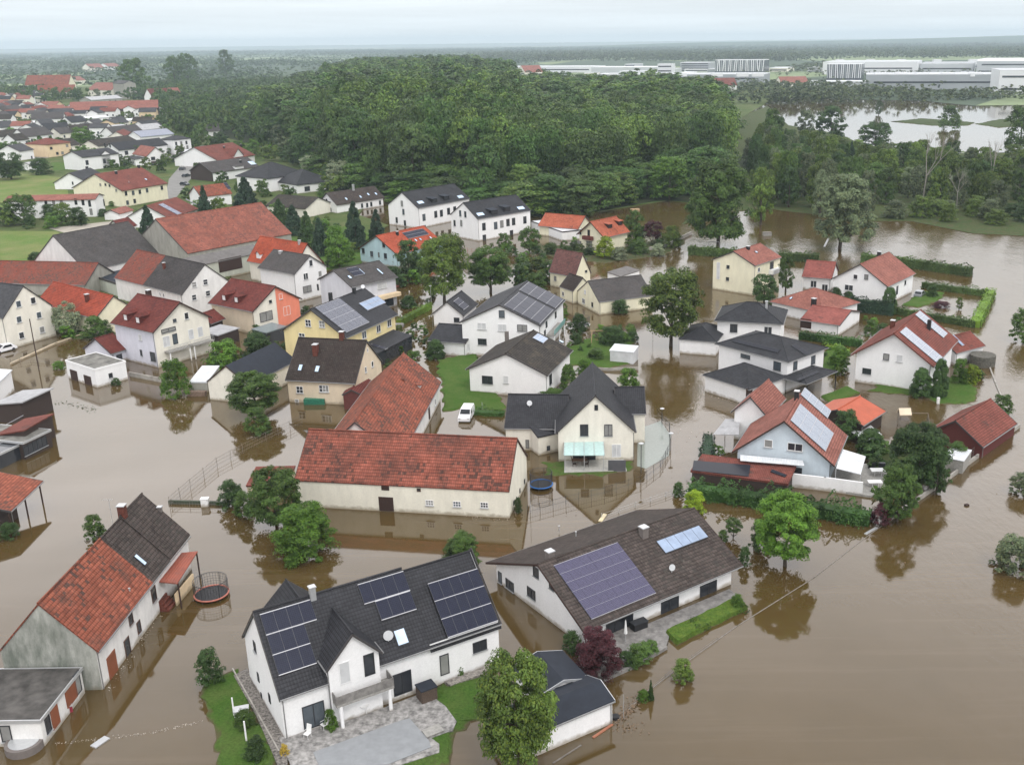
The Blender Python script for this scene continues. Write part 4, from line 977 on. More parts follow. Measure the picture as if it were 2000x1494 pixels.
c.wins('bc', [(1100, 574)], .8, 1.0); b.wins('ab', [(1118, 580), (1140, 588)], 1.4, 1.1, 'w'); b.win('ab', 1157, 595, .8, 1.0, 'd'); b.win('ab', 1143, 570, .8, .9, 's')
h = House('garden_shed', 'low shed with grey roof and white end wall behind old grey house', 'shed')
b = h.block((1212, 540), (1250, 528), W=4, he=2.2, hr=2.8, kind='shed', roof=T_ETER, wall=M_WHITE, ov=.1, og=.1)

h = House('big_solar_house', 'large white house whose grey roof is covered in solar panels')
b = h.block((1056, 636.5), (1104, 586), A=(902.5, 625), R=(980, 595), he=None, base=(1046, 700), roof=T_SLAT, wall=M_WHITE, ov=.4, og=.3); BS = b
b.array('f', (996, 588), (1074, 622), 5, 1, mat=M_SOLAR) if False else None
for (x0, y0, x1, y1) in ((991, 597, 1049, 628),): pass
b.array('f', (984, 598), (1080, 606), 3, 4, label='near solar array'); b.array('f', (1014, 568), (1100, 586), 3, 4, label='far solar array')
b.win('ab', 980, 613.5, 1.1, 1.4, 'd'); b.win('ab', 941, 637, 1.7, 1.3, 's'); b.win('ab', 981, 640, 1.7, 1.3, 's'); b.win('ab', 1020, 641, 1.9, 1.3, 'd'); b.win('ab', 942, 667.5, 1.7, 1.2, 'd'); b.win('ab', 906, 680, .4, 1.3, 's'); b.win('ab', 916, 678, .4, 1.3, 's')
c0, ax, nx_ = b.hit('bc', 1078, 634); c0.z = 3.0; mb = MB(); mb.box(c0 + nx_ * .8, ax * 4.5, nx_ * .8, (0, 0, .12)); bl = mb.build('balcony', M_CONC, h.root)
mb = MB(); mb.box(c0 + nx_ * 1.57 + Vector((0, 0, .6)), ax * 4.5, nx_ * .03, (0, 0, .45)); mb.build('glass_railing', flat('green_glass_railing', (.22, .40, .38), .15), bl)
for q in (-4.2, 0, 4.2): p = c0 + nx_ * 1.45 + ax * q; mb = MB(); mb.tube((p.x, p.y, -.5), (p.x, p.y, 3), .12); mb.build('column', M_WHITE, h.root)
b.wins('bc', [(1067, 630), (1085, 612), (1064, 655)], 1.2, 2.0, 'd')
h = House('small_solar_annex', 'small white gabled annex with black solar roof')
b = h.block((906, 616.5), (934, 594), A=(846, 611), R=(879, 589), he=None, base=(904, 640), roof=T_ANTH, wall=M_WHITE, ov=.4, og=.3)
b.array('f', (885, 590), (915, 598), 2, 2); b.win('ab', 892, 625, 1.2, 1.0, 'd')
h = House('white_garage', 'white garage with grey brown gable roof on the lawn edge', 'garage')
b = h.block((909, 670.5), (835, 665), R=(920, 636), he=None, hr=4.9, base=(902, 702), roof=T_GBRN, wall=M_WHITE, ov=.3, og=.2) if False else h.block((909, 670.5), (835, 665), R=(920, 636), he=2.7, hr=4.6, roof=T_ANT2, wall=M_WHITE, ov=.3, og=.2)
h = House('white_brown_house', 'white bungalow with mossy dark roof, pale collector and chimney')
b = h.block((1070, 733), (1119, 684), A=(912, 719), R=(985, 690), he=None, base=(1055, 778), roof=T_DBRN, wall=M_WHITE, ov=.5, og=.35); WB = b
b.array('f', (1040, 661), (1070, 662.5), 2, 3, mat=M_THERM, name='collector_field'); b.skylight('f', 1096, 668, .8, .9); b.chim('b', 990, 661, .6, 1.3, M_GREYCH, cap=None)
b.win('ab', 952, 742, 1.9, 1.4, 'd'); b.win('ab', 988, 741, .9, 1.3, 's'); b.win('ab', 953, 769, 1.0, .6, 'd'); b.win('bc', 1075, 741, 1.3, 1.8, 'd')

# cross-gabled house in the centre
h = House('cross_gabled_house', 'ivory house with crossed anthracite gables and glass terrace roof in the centre')
b = h.block(B=(1242, 843), A=(1085, 846), R=(1165, 772), he=None, base=(1240.5, 900), L=15, roof=T_ANTH, wall=W_IVORY, ov=.35, og=.25); CG = b
b.wins('ab', [(1141, 840), (1188, 840)], 1.15, 1.7, 'd2'); b.win('ab', 1164.5, 796, .5, .8, 'd'); b.win('ab', 1204, 880, 1.3, 1.9, 's'); b.win('ab', 1141, 890, 3.2, 1.9, 'd4')
lw = h.block((1050, 837), (985, 836), R=(986.5, 774.7), he=3.3, hr=7.2, roof=T_ANTH, wall=W_IVORY, ov=.2, og=.15, L=11.5) if False else None
p1 = at(985, 836, 3.4); p2 = at(1052, 837, 3.4); u = (p1 - p2).xy.normalized(); n = Vector((-u.y, u.x)); n = n if n.y > 0 else -n
lw = h.block(None, world=((p2.x - u.x * 4, p2.y - u.y * 4), u, n, (p1 - p2).length + 4, 9.5), he=3.4, hr=6.9, roof=T_ANTH, wall=W_IVORY, ov=.2, og=.15)
lw.dish('f', 1034, 795, .4); lw.win('bc', 1030, 867, .5, 1.3, 'd')
p1 = at(1050, 852, 3.0); p2 = at(1088, 844, 3.0); u = (p1 - p2).xy.normalized(); n = Vector((-u.y, u.x)); n = n if n.y > 0 else -n
bb = h.block(None, world=((p2.x - u.x, p2.y - u.y), u, n, (p1 - p2).length + 1, 5), he=2.9, hr=4.4, kind='shed', roof=T_ANTH, wall=W_IVORY, ov=.15, og=.15); bb.win('bc', 1071, 875, .5, .7, 'd')
p1 = at(1238, 800, 5.0)
rw = h.block(None, world=((CG.P(6.5, 2.5, 0).x, CG.P(6.5, 2.5, 0).y), Vector((-CG.n.x, -CG.n.y)), CG.u, 4.4, 6.5), he=4.6, hr=7.6, roof=T_ANTH, wall=W_IVORY, ov=.2, og=.15)
# glass terrace roof on thin posts
g = [at(1102, 863, 2.9), at(1179, 862, 2.9), at(1181, 889, 2.5), at(1101, 889, 2.5)]
mb = MB(); g2 = [g[3], g[2], g[1], g[0]]; mb.slab(g2, [v - Vector((0, 0, .06)) for v in g2]); tr = mb.build('glass_awning', flat('pale_green_glass', (.42, .58, .56), .12, spec=.6), h.root)
mb = MB()
for t in (0, .25, .5, .75, 1):
    a_, c_ = g[0].lerp(g[1], t), g[3].lerp(g[2], t); mb.tube(a_ + Vector((0, 0, .03)), c_ + Vector((0, 0, .03)), .04)
for t in (.03, .5, .97): c_ = g[3].lerp(g[2], t); mb.tube((c_.x, c_.y, 0), (c_.x, c_.y, 2.45), .05)
mb.build('awning_frame', M_METAL, tr)

# ================= right side
h = House('cream_cube_house', 'tall cream house with salmon roof beside the long hedge')
b = h.block((1475, 519), (1527, 502), A=(1393, 506), R=(1434, 491), he=None, base=(1471, 577), roof=T_PINK, wall=W_YEL2, ov=.3, og=.2); CC = b
b.win('ab', 1403, 529, .9, 4.0, 's'); b.win('ab', 1422, 521.5, .8, .8, 'd'); b.win('ab', 1421, 545, .8, .8, 'd'); b.chim('f', 1461, 487, .7, .7, M_BLACKCH); b.skylight('f', 1477, 493, .7, .7); b.wins('bc', [(1507, 520), (1507, 541)], 1.6, 2.0, 'd'); b.win('bc', 1482, 527, 1, 1, 'w')
c0, ax, nx_ = b.hit('bc', 1512, 528); mb = MB(); mb.box(c0 + nx_ * .6, ax * 2.5, nx_ * .6, (0, 0, .5)); mb.build('balcony', M_WHITE, h.root)
h = House('white_salmon_house', 'white house with salmon roof and lower side wing above dark thuja hedge')
b = h.block((1734, 560), (1788.7, 534), A=(1624.6, 544), R=(1680.6, 516), he=None, base=(1748, 598), roof=T_PINK, wall=M_WHITE, ov=.45, og=.3); WS = b
b.win('ab', 1692, 541, .9, 1.1, 'd'); b.win('ab', 1671, 541, 1.0, 1.1, 'w'); b.win('ab', 1658, 562, 2.0, 1.3, 'w'); b.win('bc', 1752, 567, 1.0, 2.0, 'd'); b.win('bc', 1768, 552, .8, 1.0, 'd'); b.chim('f', 1717, 497, .7, .6, M_BLACKCH)
c = h.block((1624.6, 545), (1566, 540.5), R=(1582.7, 508.7), he=3.0, hr=6.0, roof=tiles('salmon_brown_tiles', (.28, .095, .08), (.25, .085, .07), stain=.1), wall=M_WHITE, ov=.4, og=.3)
c.wins('bc', [(1589, 555), (1611, 562)], 1.4, 1.6, 'w')
h = House('hip_roof_bungalow', 'bungalow with salmon hipped roof and black chimney')
b = h.block((1608, 612), (1503, 589), W=13, he=2.6, hr=5.6, kind='hip', roof=T_PINK, wall=M_WHITE)
b.chim('f', 1589, 598, .8, 1.6, M_BLACKCH); b.skylight('f', 1545, 583, .5, .8)
h = House('red_garage', 'white garage with dusky red gable roof beside hedge', 'garage')
b = h.block((1640, 635.5), (1562, 624.5), R=(1654, 605), he=2.3, hr=3.9, roof=tiles('salmon_brown_tiles', (.28, .095, .08), (.25, .085, .07), stain=.1), wall=M_WHITE, ov=.3, og=.3); b.win('bc', 1574, 632, 2.3, 1.9, 'k')
h = House('modern_house', 'modern white villa with plain grey hipped roofs, the farther of two')
b = h.block((1530, 633.5), (1395.4, 626), A=(1571, 607), R=(1472, 590), he=5.4, kind='hip', roof=T_ANT2, wall=M_WHITE, ov=.5, og=.5)
b.win('bc', 1433, 641, 1.4, 1.6, 'd'); b.win('bc', 1500, 646, 1.5, 1.6, 'w'); b.chim('f', 1497, 598, .4, .9, M_METAL)
c = h.block((1400, 668), (1325.5, 662), W=10, he=2.8, hr=4.6, kind='hip', roof=T_ANT2, wall=M_WHITE, ov=.2, og=.2)
h = House('modern_villa', 'modern white villa with black solar panels on stepped hipped roofs, the nearer of two')
b = h.block((1540, 707), (1396.6, 671), A=(1614.7, 678), R=(1526, 653), he=5.5, kind='hip', roof=T_ANT2, wall=M_WHITE, ov=.5, og=.5); MV = b
b.array('f', (1430, 668), (1524, 684), 7, 3, mat=M_ALLB, frame=M_FRAMED, label='black solar array'); b.array('l', (1545, 676), (1582, 692), 4, 2, mat=M_ALLB, frame=M_FRAMED)
b.win('bc', 1456, 696, 2.0, .7, 'd'); b.win('bc', 1518, 715, 1.5, 1.5, 'd'); b.win('ab', 1553, 714, 1.1, 1.5, 'd'); b.win('ab', 1588, 703, 1.2, 1.5, 'd')
c = h.block((1463, 761), (1372.5, 732), A=(1545, 738), R=(1460, 709), he=2.9, kind='hip', roof=T_ANT2, wall=M_WHITE, ov=.3, og=.3)
c.win('ab', 1463, 768, 1.5, 1.8, 'k')
c2 = h.block((1575, 750), (1520, 736), A=(1637.6, 725), R=(1545, 722), he=2.9, hr=3.5, kind='hip', roof=T_ANT2, nowall=True)
c2.array('l', (1556, 742), (1600, 728), 5, 1, mat=M_ALLB, frame=M_FRAMED)
mb = MB()
for x, y in ((1633, 727), (1577, 748)): p = at(x, y, 2.8); mb.tube(p, (p.x, p.y, -.5), .1)
mb.build('terrace_post', M_FRAMED, h.root)
h = House('red_roof_house', 'white gabled house with brown red roof and two long pale solar rows')
b = h.block((1824, 716), (1872, 664), A=(1649, 703), R=(1746.7, 651), he=None, base=(1800, 770), roof=T_RED2, wall=M_WHITE, ov=.8, og=.7, trim=flat('brown_fascia', (.12, .04, .03), .6)); RR = b
b.array('f', (1762, 656), (1838, 700), 1, 6, mat=M_SOLARS) if False else None
b.array('f', (1757, 650), (1849, 706), 2, 6, mat=M_SOLARS, label='near pale solar row'); b.array('f', (1787, 616), (1850, 652), 2, 6, mat=M_SOLARS, label='far pale solar row')
b.win('ab', 1731, 697, 1.0, 1.1, 'd'); b.win('ab', 1757, 700, 1.0, 1.2, 's'); b.win('ab', 1693, 725, 1.5, 1.0, 'd'); b.win('ab', 1752, 759, .9, .4, 'd')
b.chim('b', 1743, 640, .7, 1.3, M_BRICK); b.chim('f', 1814, 643, .6, 1.7, M_BLACKCH, cap=None)
o, a, up, nn = b.sl('f')
h2 = House('rear_annex', 'annex with red roof and pale solar panels beside the round wooden pergola', 'annex')
c = h2.block((1882, 700), (1930, 680), R=(1880, 640), he=2.3, hr=4.2, roof=T_RED2, wall=M_WHITE, ov=.3, og=.3) if False else h2.block((1868, 690), (1925, 675), W=7, he=2.4, hr=4.3, roof=T_RED2, wall=M_WHITE, ov=.3, og=.3)
c.array('f', (1862, 655), (1878, 676), 2, 1, mat=M_THERM)
h = House('blue_house', 'pale blue gabled house with salmon roof and two pale solar fields')
b = h.block((1630, 909.5), (1655, 850), A=(1428, 884), R=(1530.6, 822), he=None, base=(1616, 948), roof=T_PINK, wall=W_BLUE, ov=.7, og=.5, trim=M_WOODD, L=None); BH = b
b.win('ab', 1501, 866, 1.1, 1.1, 'w'); b.win('ab', 1553, 873, 2.0, 1.1, 'w'); b.win('ab', 1556, 918, 1.4, .8, 'd')
b.chim('f', 1556, 776, .6, .9, M_BLACKCH); b.array('f', (1543, 822), (1627, 847), 3, 4, mat=M_SOLARS, label='near pale solar field'); b.array('f', (1563, 772), (1622, 803), 2, 4, mat=M_SOLARS, label='far pale solar field')
h = House('side_wing', 'white wing with red roof behind the pale blue house', 'annex')
b2 = h.block((1500, 815), A=(1428, 804), R=(1476, 775), he=4.3, L=9, roof=T_PINK, wall=M_WHITE, ov=.4, og=.4)
h = House('red_carport', 'long low carport with red edged roof and black solar panels', 'carport')
b = h.block((1539, 945), (1349, 919), A=(1544.6, 909.5), he=2.3, kind='flat', roof=T_RED2, wall=W_WOOD, ov=.15, og=.15, par=.05, trim=T_RED2)
b.array('fl', (1360, 915), (1466, 905), 6, 2) if False else None
CP = b
h = House('orange_pavilion', 'garden pavilion with bright orange sheet roof', 'pavilion')
b = h.block((1688, 832), (1730, 806), A=(1643, 808), R=(1640, 790), he=2.2, hr=None, roof=T_ORSH, wall=W_WOOD, ov=.3, og=.3) if False else h.block((1686, 831), (1730, 803), W=8.5, he=2.3, hr=3.8, roof=T_ORSH, wall=W_WOOD, ov=.4, og=.3)
h = House('boathouse', 'dark red boarded boathouse with red tiled roof at the river edge', 'boathouse')
b = h.block((1920, 873), (1987, 827), A=(1833, 828), R=(1866, 821), he=None, base=(1911, 893), roof=T_RED2, wall=W_REDW, ov=.2, og=.3)
h = House('bay_shed', 'small shed roof joined to the white garden wall', 'shed') if False else None

# left edge outbuildings
h = House('glazed_shed', 'flat grey roofed shed with dark glazed side at the left edge', 'shed')
b = h.block((45, 865), (100, 839), W=9, he=2.6, kind='flat', roof=T_GRIT, wall=W_WOOD, ov=.1, og=.1, par=.08, trim=M_METAL)
b.wins('bc', [(60, 875), (78, 866)], 2.6, 1.5, 'd3')
c = h.block((-30, 900), (45, 865), W=3, he=2.2, kind='flat', roof=M_GLASS, wall=M_GLASS, ov=.1, og=.1, par=.08, trim=M_METAL)
h = House('open_carport', 'carport with red tiled roof on timber posts at the left edge', 'carport')
b = h.block((21, 998), (84, 939), W=14, flip=-1, he=3.0, hr=5.0, roof=T_ORNG, nowall=True, ov=.2, og=.2)
mb = MB()
for s_ in (.2, .5 * b.L, b.L - .3): q = b.P(s_, .4, 2.9); mb.tube(q, (q.x, q.y, -1), .1)
mb.build('post', M_WOODD, h.root)
mb = MB(); q = b.P(b.L * .3, 3.0, 0); mb.box(q + Vector((0, 0, .4)), Vector((b.u.x, b.u.y, 0)) * 2.2, Vector((b.n.x, b.n.y, 0)) * 1.2, (0, 0, 1.0)); mb.build('back_wall', W_WOOD, h.root)
h = House('dark_shed', 'low outbuilding with solar panels on its red roof edge at left', 'shed')
b = h.block((-12, 850), (48, 817), W=5, flip=-1, he=2.7, hr=3.7, kind='shed', roof=T_RED2, wall=W_WOOD, ov=.3, og=.2); b.array('f', (-2, 838), (46, 812), 5, 1, mat=M_SOLAR)
h = House('pale_roof_house', 'building with pale grey sheet roof cut by the left edge')
b = h.block((-20, 790), (44, 762), W=6, flip=-1, he=3.0, hr=3.8, kind='shed', roof=T_CORR, wall=W_WOOD, ov=.5, og=.3)
b = h.block((-14, 758), (24, 722), W=6, flip=-1, he=3.6, hr=4.6, kind='shed', roof=T_WCOR, wall=M_WHITE, ov=.2, og=.2)

# ================= village behind
def vh(name, label, B, C=None, A=None, R=None, roof=T_GREY, wall=M_WHITE, he=None, hr=None, base=None, W=None, wins=(), cat='house', **k):
    h = House(name, label, cat); b = h.block(B, C, A=A, R=R, he=he, hr=hr, base=base, W=W, roof=roof, wall=wall, gutter=False, ridge=False, **k)
    for f, pts, w_, h_ in wins: b.wins(f, pts, w_, h_, 'd')
    return b
vh('white_terrace', 'long white house with dusty red roof beside the meadow', (186, 389), (72, 392), A=(220, 381), R=(197, 378), base=(186, 425), roof=T_PINK, wins=(('bc', [(90, 398), (105, 397), (120, 396), (148, 394), (162, 395), (175, 398), (178, 414)], .9, 2.2), ('ab', [(203, 396)], 1.2, 2.4)), L=30)
b = vh('cream_farmhouse', 'big cream house with long brown red roof in the village', (238, 373), (328, 358), A=(172, 362), R=(200, 340), base=(241, 406), roof=T_RED2, wall=W_YEL2, wins=(('ab', [(196, 361), (206, 361), (214, 363), (227, 372)], .8, .9), ('bc', [(246, 378), (260, 377), (273, 375), (287, 372), (316, 367), (249, 396), (263, 393)], 1.1, 1.5)))
b.chim('f', 227, 340, .7, 1.0, M_BLACKCH); b.chim('f', 271, 328, .7, 1.0, M_BLACKCH); b.skylight('f', 285, 351, .8, 1.1); b.vent('f', 252, 357)
vh('white_annex', 'white gabled annex with dark roof left of the cream farmhouse', (172, 357), (212, 346), A=(125, 352), R=(144, 338), base=(175, 371), roof=T_ANT2, cat='annex', wins=(('ab', [(142, 358)], .6, 1.2),))
b = vh('modern_white_house', 'white house with dark roof and cross gable near the green lawn', (161, 308), (233, 300), A=(141, 303), R=(149, 296), base=(164, 335), roof=T_ANT2, wins=(('bc', [(170, 318), (204, 315), (211, 315), (205, 329), (213, 329), (230, 325), (244, 323), (170, 330)], 1.5, 2.2),))
b.cross((208, 315), 5, b.he + .3, b.he + 2.0, gutter=False, ridge=False, og=.1)
b = vh('balcony_house', 'white house with pale red roof and dark balcony', (286, 306), (258, 301), A=(332, 304), R=(308, 288), he=4.8, roof=T_PINK, wins=(('ab', [(299, 310), (317, 309), (299, 323), (318, 320)], 2.0, 1.6),))
c0, ax, nx_ = b.hit('ab', 311, 316); mb = MB(); mb.box(c0 + nx_ * .6, ax * 4, nx_ * .6, (0, 0, .4)); mb.build('balcony', M_WOODD, b.H.root)
vh('peach_villa', 'peach house with low red hipped roof', (92, 283), (139, 278), A=(60, 280), R=(94, 270), base=(92, 309), kind='hip', roof=T_RED2, wall=W_PEACH, wins=(('bc', [(100, 290), (131, 285), (112, 300), (122, 299)], 1.5, 1.4),))
b = vh('solar_bungalow', 'white house with bluish solar roof at the left edge', (38, 296), (67, 292), he=5, hr=8, W=14, roof=T_SLAT, wins=(('bc', [(62, 308)], 1, 1.5),)); 
vh('mansard_building', 'white building with dark mansard roof and roof windows', (232, 294), (328, 283), W=12, he=5.5, hr=9, roof=T_ANT2, wins=(('ab', [(205, 284), (215, 285)], 1.0, 2.0), ('bc', [(247, 299)], 2, 2)))
vh('brown_roof_hall', 'long building with flat brown roof behind the mansard building', (192, 286), (268, 275), W=12, he=5, hr=8, roof=T_DBRN, wall=W_IVORY)
vh('solar_hall', 'white hall with broad blue grey solar roof', (275, 268), (341, 262), W=14, he=6, hr=9, roof=solar('blue_grey_roof_panels', (.16, .18, .24), (.3, .3, .34), .3))
vh('three_storey_house', 'white three storey house with dark hipped roof by the street', (338, 274), (374, 270), A=(318, 272), R=(346, 265), base=(340, 303), kind='hip', roof=T_ANT2, wins=(('bc', [(344, 281), (354, 280), (364, 279), (344, 290), (355, 289), (366, 288)], 1.3, 1.8),))
vh('low_white_annex', 'low white flat roofed annex below the three storey house', (345, 293), (372, 303), W=10, he=3, kind='flat', roof=T_WCOR, cat='annex', par=.1, flip=1)
b = vh('red_gable_house', 'house with brown red roof, cross gable and two chimneys before the wood', (425, 314), (499, 303), A=(411, 300), R=(418, 288), he=3.8, roof=T_RED2, wins=())
b.cross((466, 307), 7, b.he + .8, b.he + 4.2, gutter=False, ridge=False, wall=M_WHITE); b.chim('f', 438, 291, .7, 1.2, M_BLACKCH); b.chim('f', 471, 287, .7, 1.2, M_BLACKCH)
b = vh('grey_chalet', 'white chalet with grey roof and dark timber gable', (415, 338), (508, 326), A=(391, 331), R=(405, 318), base=(414, 356), roof=T_GREY, gwall=W_WOOD, wins=(('bc', [(430, 349), (444, 348)], 1.4, 1.6),)); b.skylight('f', 492, 319, 3, 3); b.dormer('f', 468, 330, 4.5, 1.1, 'shed', wall=M_WHITE); b.chim('f', 470, 318, .7, 1.0, M_BLACKCH)
h = House('grey_hip_house', 'big white house with two joined grey hipped roofs')
b = h.block((523, 349.5), (600, 338), A=(482, 341), R=(545, 317), he=None, base=(523, 377), kind='hip', roof=T_ANT2, gutter=False)
b.wins('ab', [(507, 356), (511, 357)], 1, 1.6, 'd')
b = h.block((580, 362), (655, 353), A=(538, 353), R=(600, 331), he=None, base=(580, 380), kind='hip', roof=T_ANT2, gutter=False); b.wins('ab', [(564, 368), (573, 369)], .9, 1.6, 'd'); b.win('bc', 600, 369, 2.4, 1.8, 'd'); b.win('ab', 536, 366, 1.6, 3, 'd')
vh('flat_brown_house', 'low house with grey brown roof behind dark conifers', (595, 409), (617, 404), he=3.4, R=(593, 377), hr=6.2, roof=T_DBRN, wall=W_IVORY, W=None) if False else vh('flat_brown_house', 'low house with grey brown roof behind dark conifers', (518, 402), (596, 408), he=3.4, hr=6.4, W=14, roof=T_DBRN, wall=W_IVORY)
b = vh('brown_roof_house', 'white house with grey brown roof and small skylights beside the wood', (657.6, 401), (751, 386), A=(622, 396), R=(633.6, 377), base=(660, 418), roof=T_GBRN, wins=(('bc', [(707, 402), (717, 401), (725, 399), (742, 396)], .9, 1.5), ('ab', [(638, 392), (646, 410)], .8, 1.2)))
for x, y in ((676, 389), (704, 385), (719, 380), (734, 379)): b.skylight('f', x, y, .8, 1.2)
b.chim('b', 690, 366, .6, .9, M_METAL)
b = vh('small_orange_house', 'small white gabled house with orange and dark solar roof', (392, 385), (454, 378), A=(362, 380), R=(379, 364), he=4.2, roof=T_ORNG); b.array('f', (436, 358), (452, 370), 2, 2)
b = vh('red_solar_house', 'red roofed house with dark blue solar panel field behind the grey barn', (330, 426), (388, 408), he=3.6, hr=7.5, W=15, roof=T_RED2); b.array('f', (318, 398), (346, 420), 3, 4, mat=solar('blue_solar_cells', (.03, .045, .11), (.3, .33, .38), .2)); b.array('f', (362, 390), (384, 400), 2, 1, mat=solar('grey_solar_cells', (.06, .065, .09), (.34, .35, .38), .2))
vh('wine_gable_house', 'small white gable with wine red roof behind the grey barn', (238, 447), (268, 440), A=(212, 444), R=(226, 431), he=3.5, roof=T_WINE)
vh('tiny_garage', 'tiny white garage with pinkish roof beside the village street', (233, 418), (262, 410), A=(213, 414), R=(222, 410), he=2.5, roof=T_PINK, cat='garage')
# roofs farther back; each row: name, label, B, C, W, he, hr, roof, wall
for (nm, lb, B_, C_, W_, he_, hr_, rf, wl) in (
    ('timber_hall', 'very long sawmill hall with pale red roof and open timber sides', (135, 216), (309, 211), 22, 7, 13, T_PINK, W_WOOD),
    ('white_villa', 'white gabled house at the left edge below the hedgerow', (-8, 218), (20, 214), 12, 6, 10, T_GREY, M_WHITE),
    ('red_villa', 'white house with red roof left of the sawmill hall', (22, 226), (64, 222), 13, 5, 9, T_RED2, M_WHITE),
    ('grey_double_house', 'pair of grey roofed houses in front of the sawmill', (60, 234), (124, 232), 15, 5.5, 10, T_GREY, M_WHITE),
    ('solar_villa', 'white house with shiny grey solar roof near the left edge', (0, 250), (30, 248), 12, 5, 9, T_SLAT, M_WHITE),
    ('white_flat_house', 'flat white house between grey roofs', (40, 242), (74, 240), 10, 5, 6, T_WCOR, M_WHITE),
    ('orange_wall_house', 'orange walled house with flat pale roof', (206, 250), (250, 246), 10, 6, 7, T_CORR, plaster('orange_render', (.70, .38, .22))),
    ('grey_gable_villa', 'grey roofed white house before the orange walled house', (222, 262), (280, 256), 12, 5, 9, T_GREY, M_WHITE),
    ('pale_roof_villa', 'white house with pale roof right of the orange walled house', (262, 256), (322, 250), 13, 5, 8, T_CORR, W_IVORY),
    ('dark_villa', 'dark roofed house left of the bright green village tree', (52, 268), (105, 262), 13, 5, 9.5, T_GREY, M_WHITE),
    ('long_grey_house', 'long grey roofed house with white dormer band', (88, 255), (138, 252), 12, 5, 9, T_ANT2, M_WHITE),
    ('small_dark_house', 'small dark roofed house behind the green village tree', (140, 258), (186, 255), 11, 5, 9, T_DBRN, M_WHITE),
    ('low_dark_house', 'low dark roofed house at the left edge above the solar roof', (0, 268), (46, 264), 12, 4.5, 8, T_DBRN, M_WHITE),
    ('farm_hall', 'barn with washed out red roof behind the village wood', (170, 176), (217, 177), 26, 8, 16, T_PINK, W_IVORY),
    ('low_farm_hall', 'low grey farm shed in front of the red roofed farm', (178, 196), (240, 192), 18, 5, 8, T_CORR, W_GREYP),
    ('forest_house', 'white gabled house with dark roof among the trees', (297, 190), (335, 188), 16, 6, 14, T_WINE, M_WHITE),
    ('forest_barn', 'small orange brown building right of the white forest house', (336, 186), (356, 185), 15, 7, 14, T_PINK, W_PEACH),
    ('manor_wing', 'low orange roofed wing of the old manor', (74, 182), (148, 180), 16, 7, 15, T_ORNG, W_IVORY),
    ('manor_house', 'manor with tall orange roof and three pale gables behind the trees', (48, 167), (134, 166), 20, 10, 22, T_ORNG, W_YEL2),
    ('grey_roof_cottage', 'grey roofed cottage at the edge of the big wood', (384, 258), (430, 256), 14, 3.5, 8, T_GREY, M_WHITE),
    ('distant_red_house', 'tiny red roofed house far off beyond the village trees', (178, 134), (205, 133), 30, 8, 18, T_PINK, W_IVORY),
    ('distant_barn', 'tiny pale red barn far off right of the red roofed house', (212, 131), (236, 130), 30, 8, 16, T_PINK, M_WHITE),
):
    b = vh(nm, lb, B_, C_, W=W_, he=he_, hr=hr_, roof=rf, wall=wl)
    k = max(2, int(b.L / 6))
    if wl is not W_WOOD and b.L < 60:
        for i in range(k):
            q = b.P(b.L * (i + .5) / k, 0, he_ * .55); x, y = proj(q); b.win('bc', x, y, 1.4, 1.8, 'd')
h = House('silo_tower', 'grey windowless silo tower beside the farm', 'silo')
b = h.block((219, 163), (241, 164), W=14, he=17, hr=20, roof=T_GREY, wall=W_GREYP, gutter=False, ridge=False)

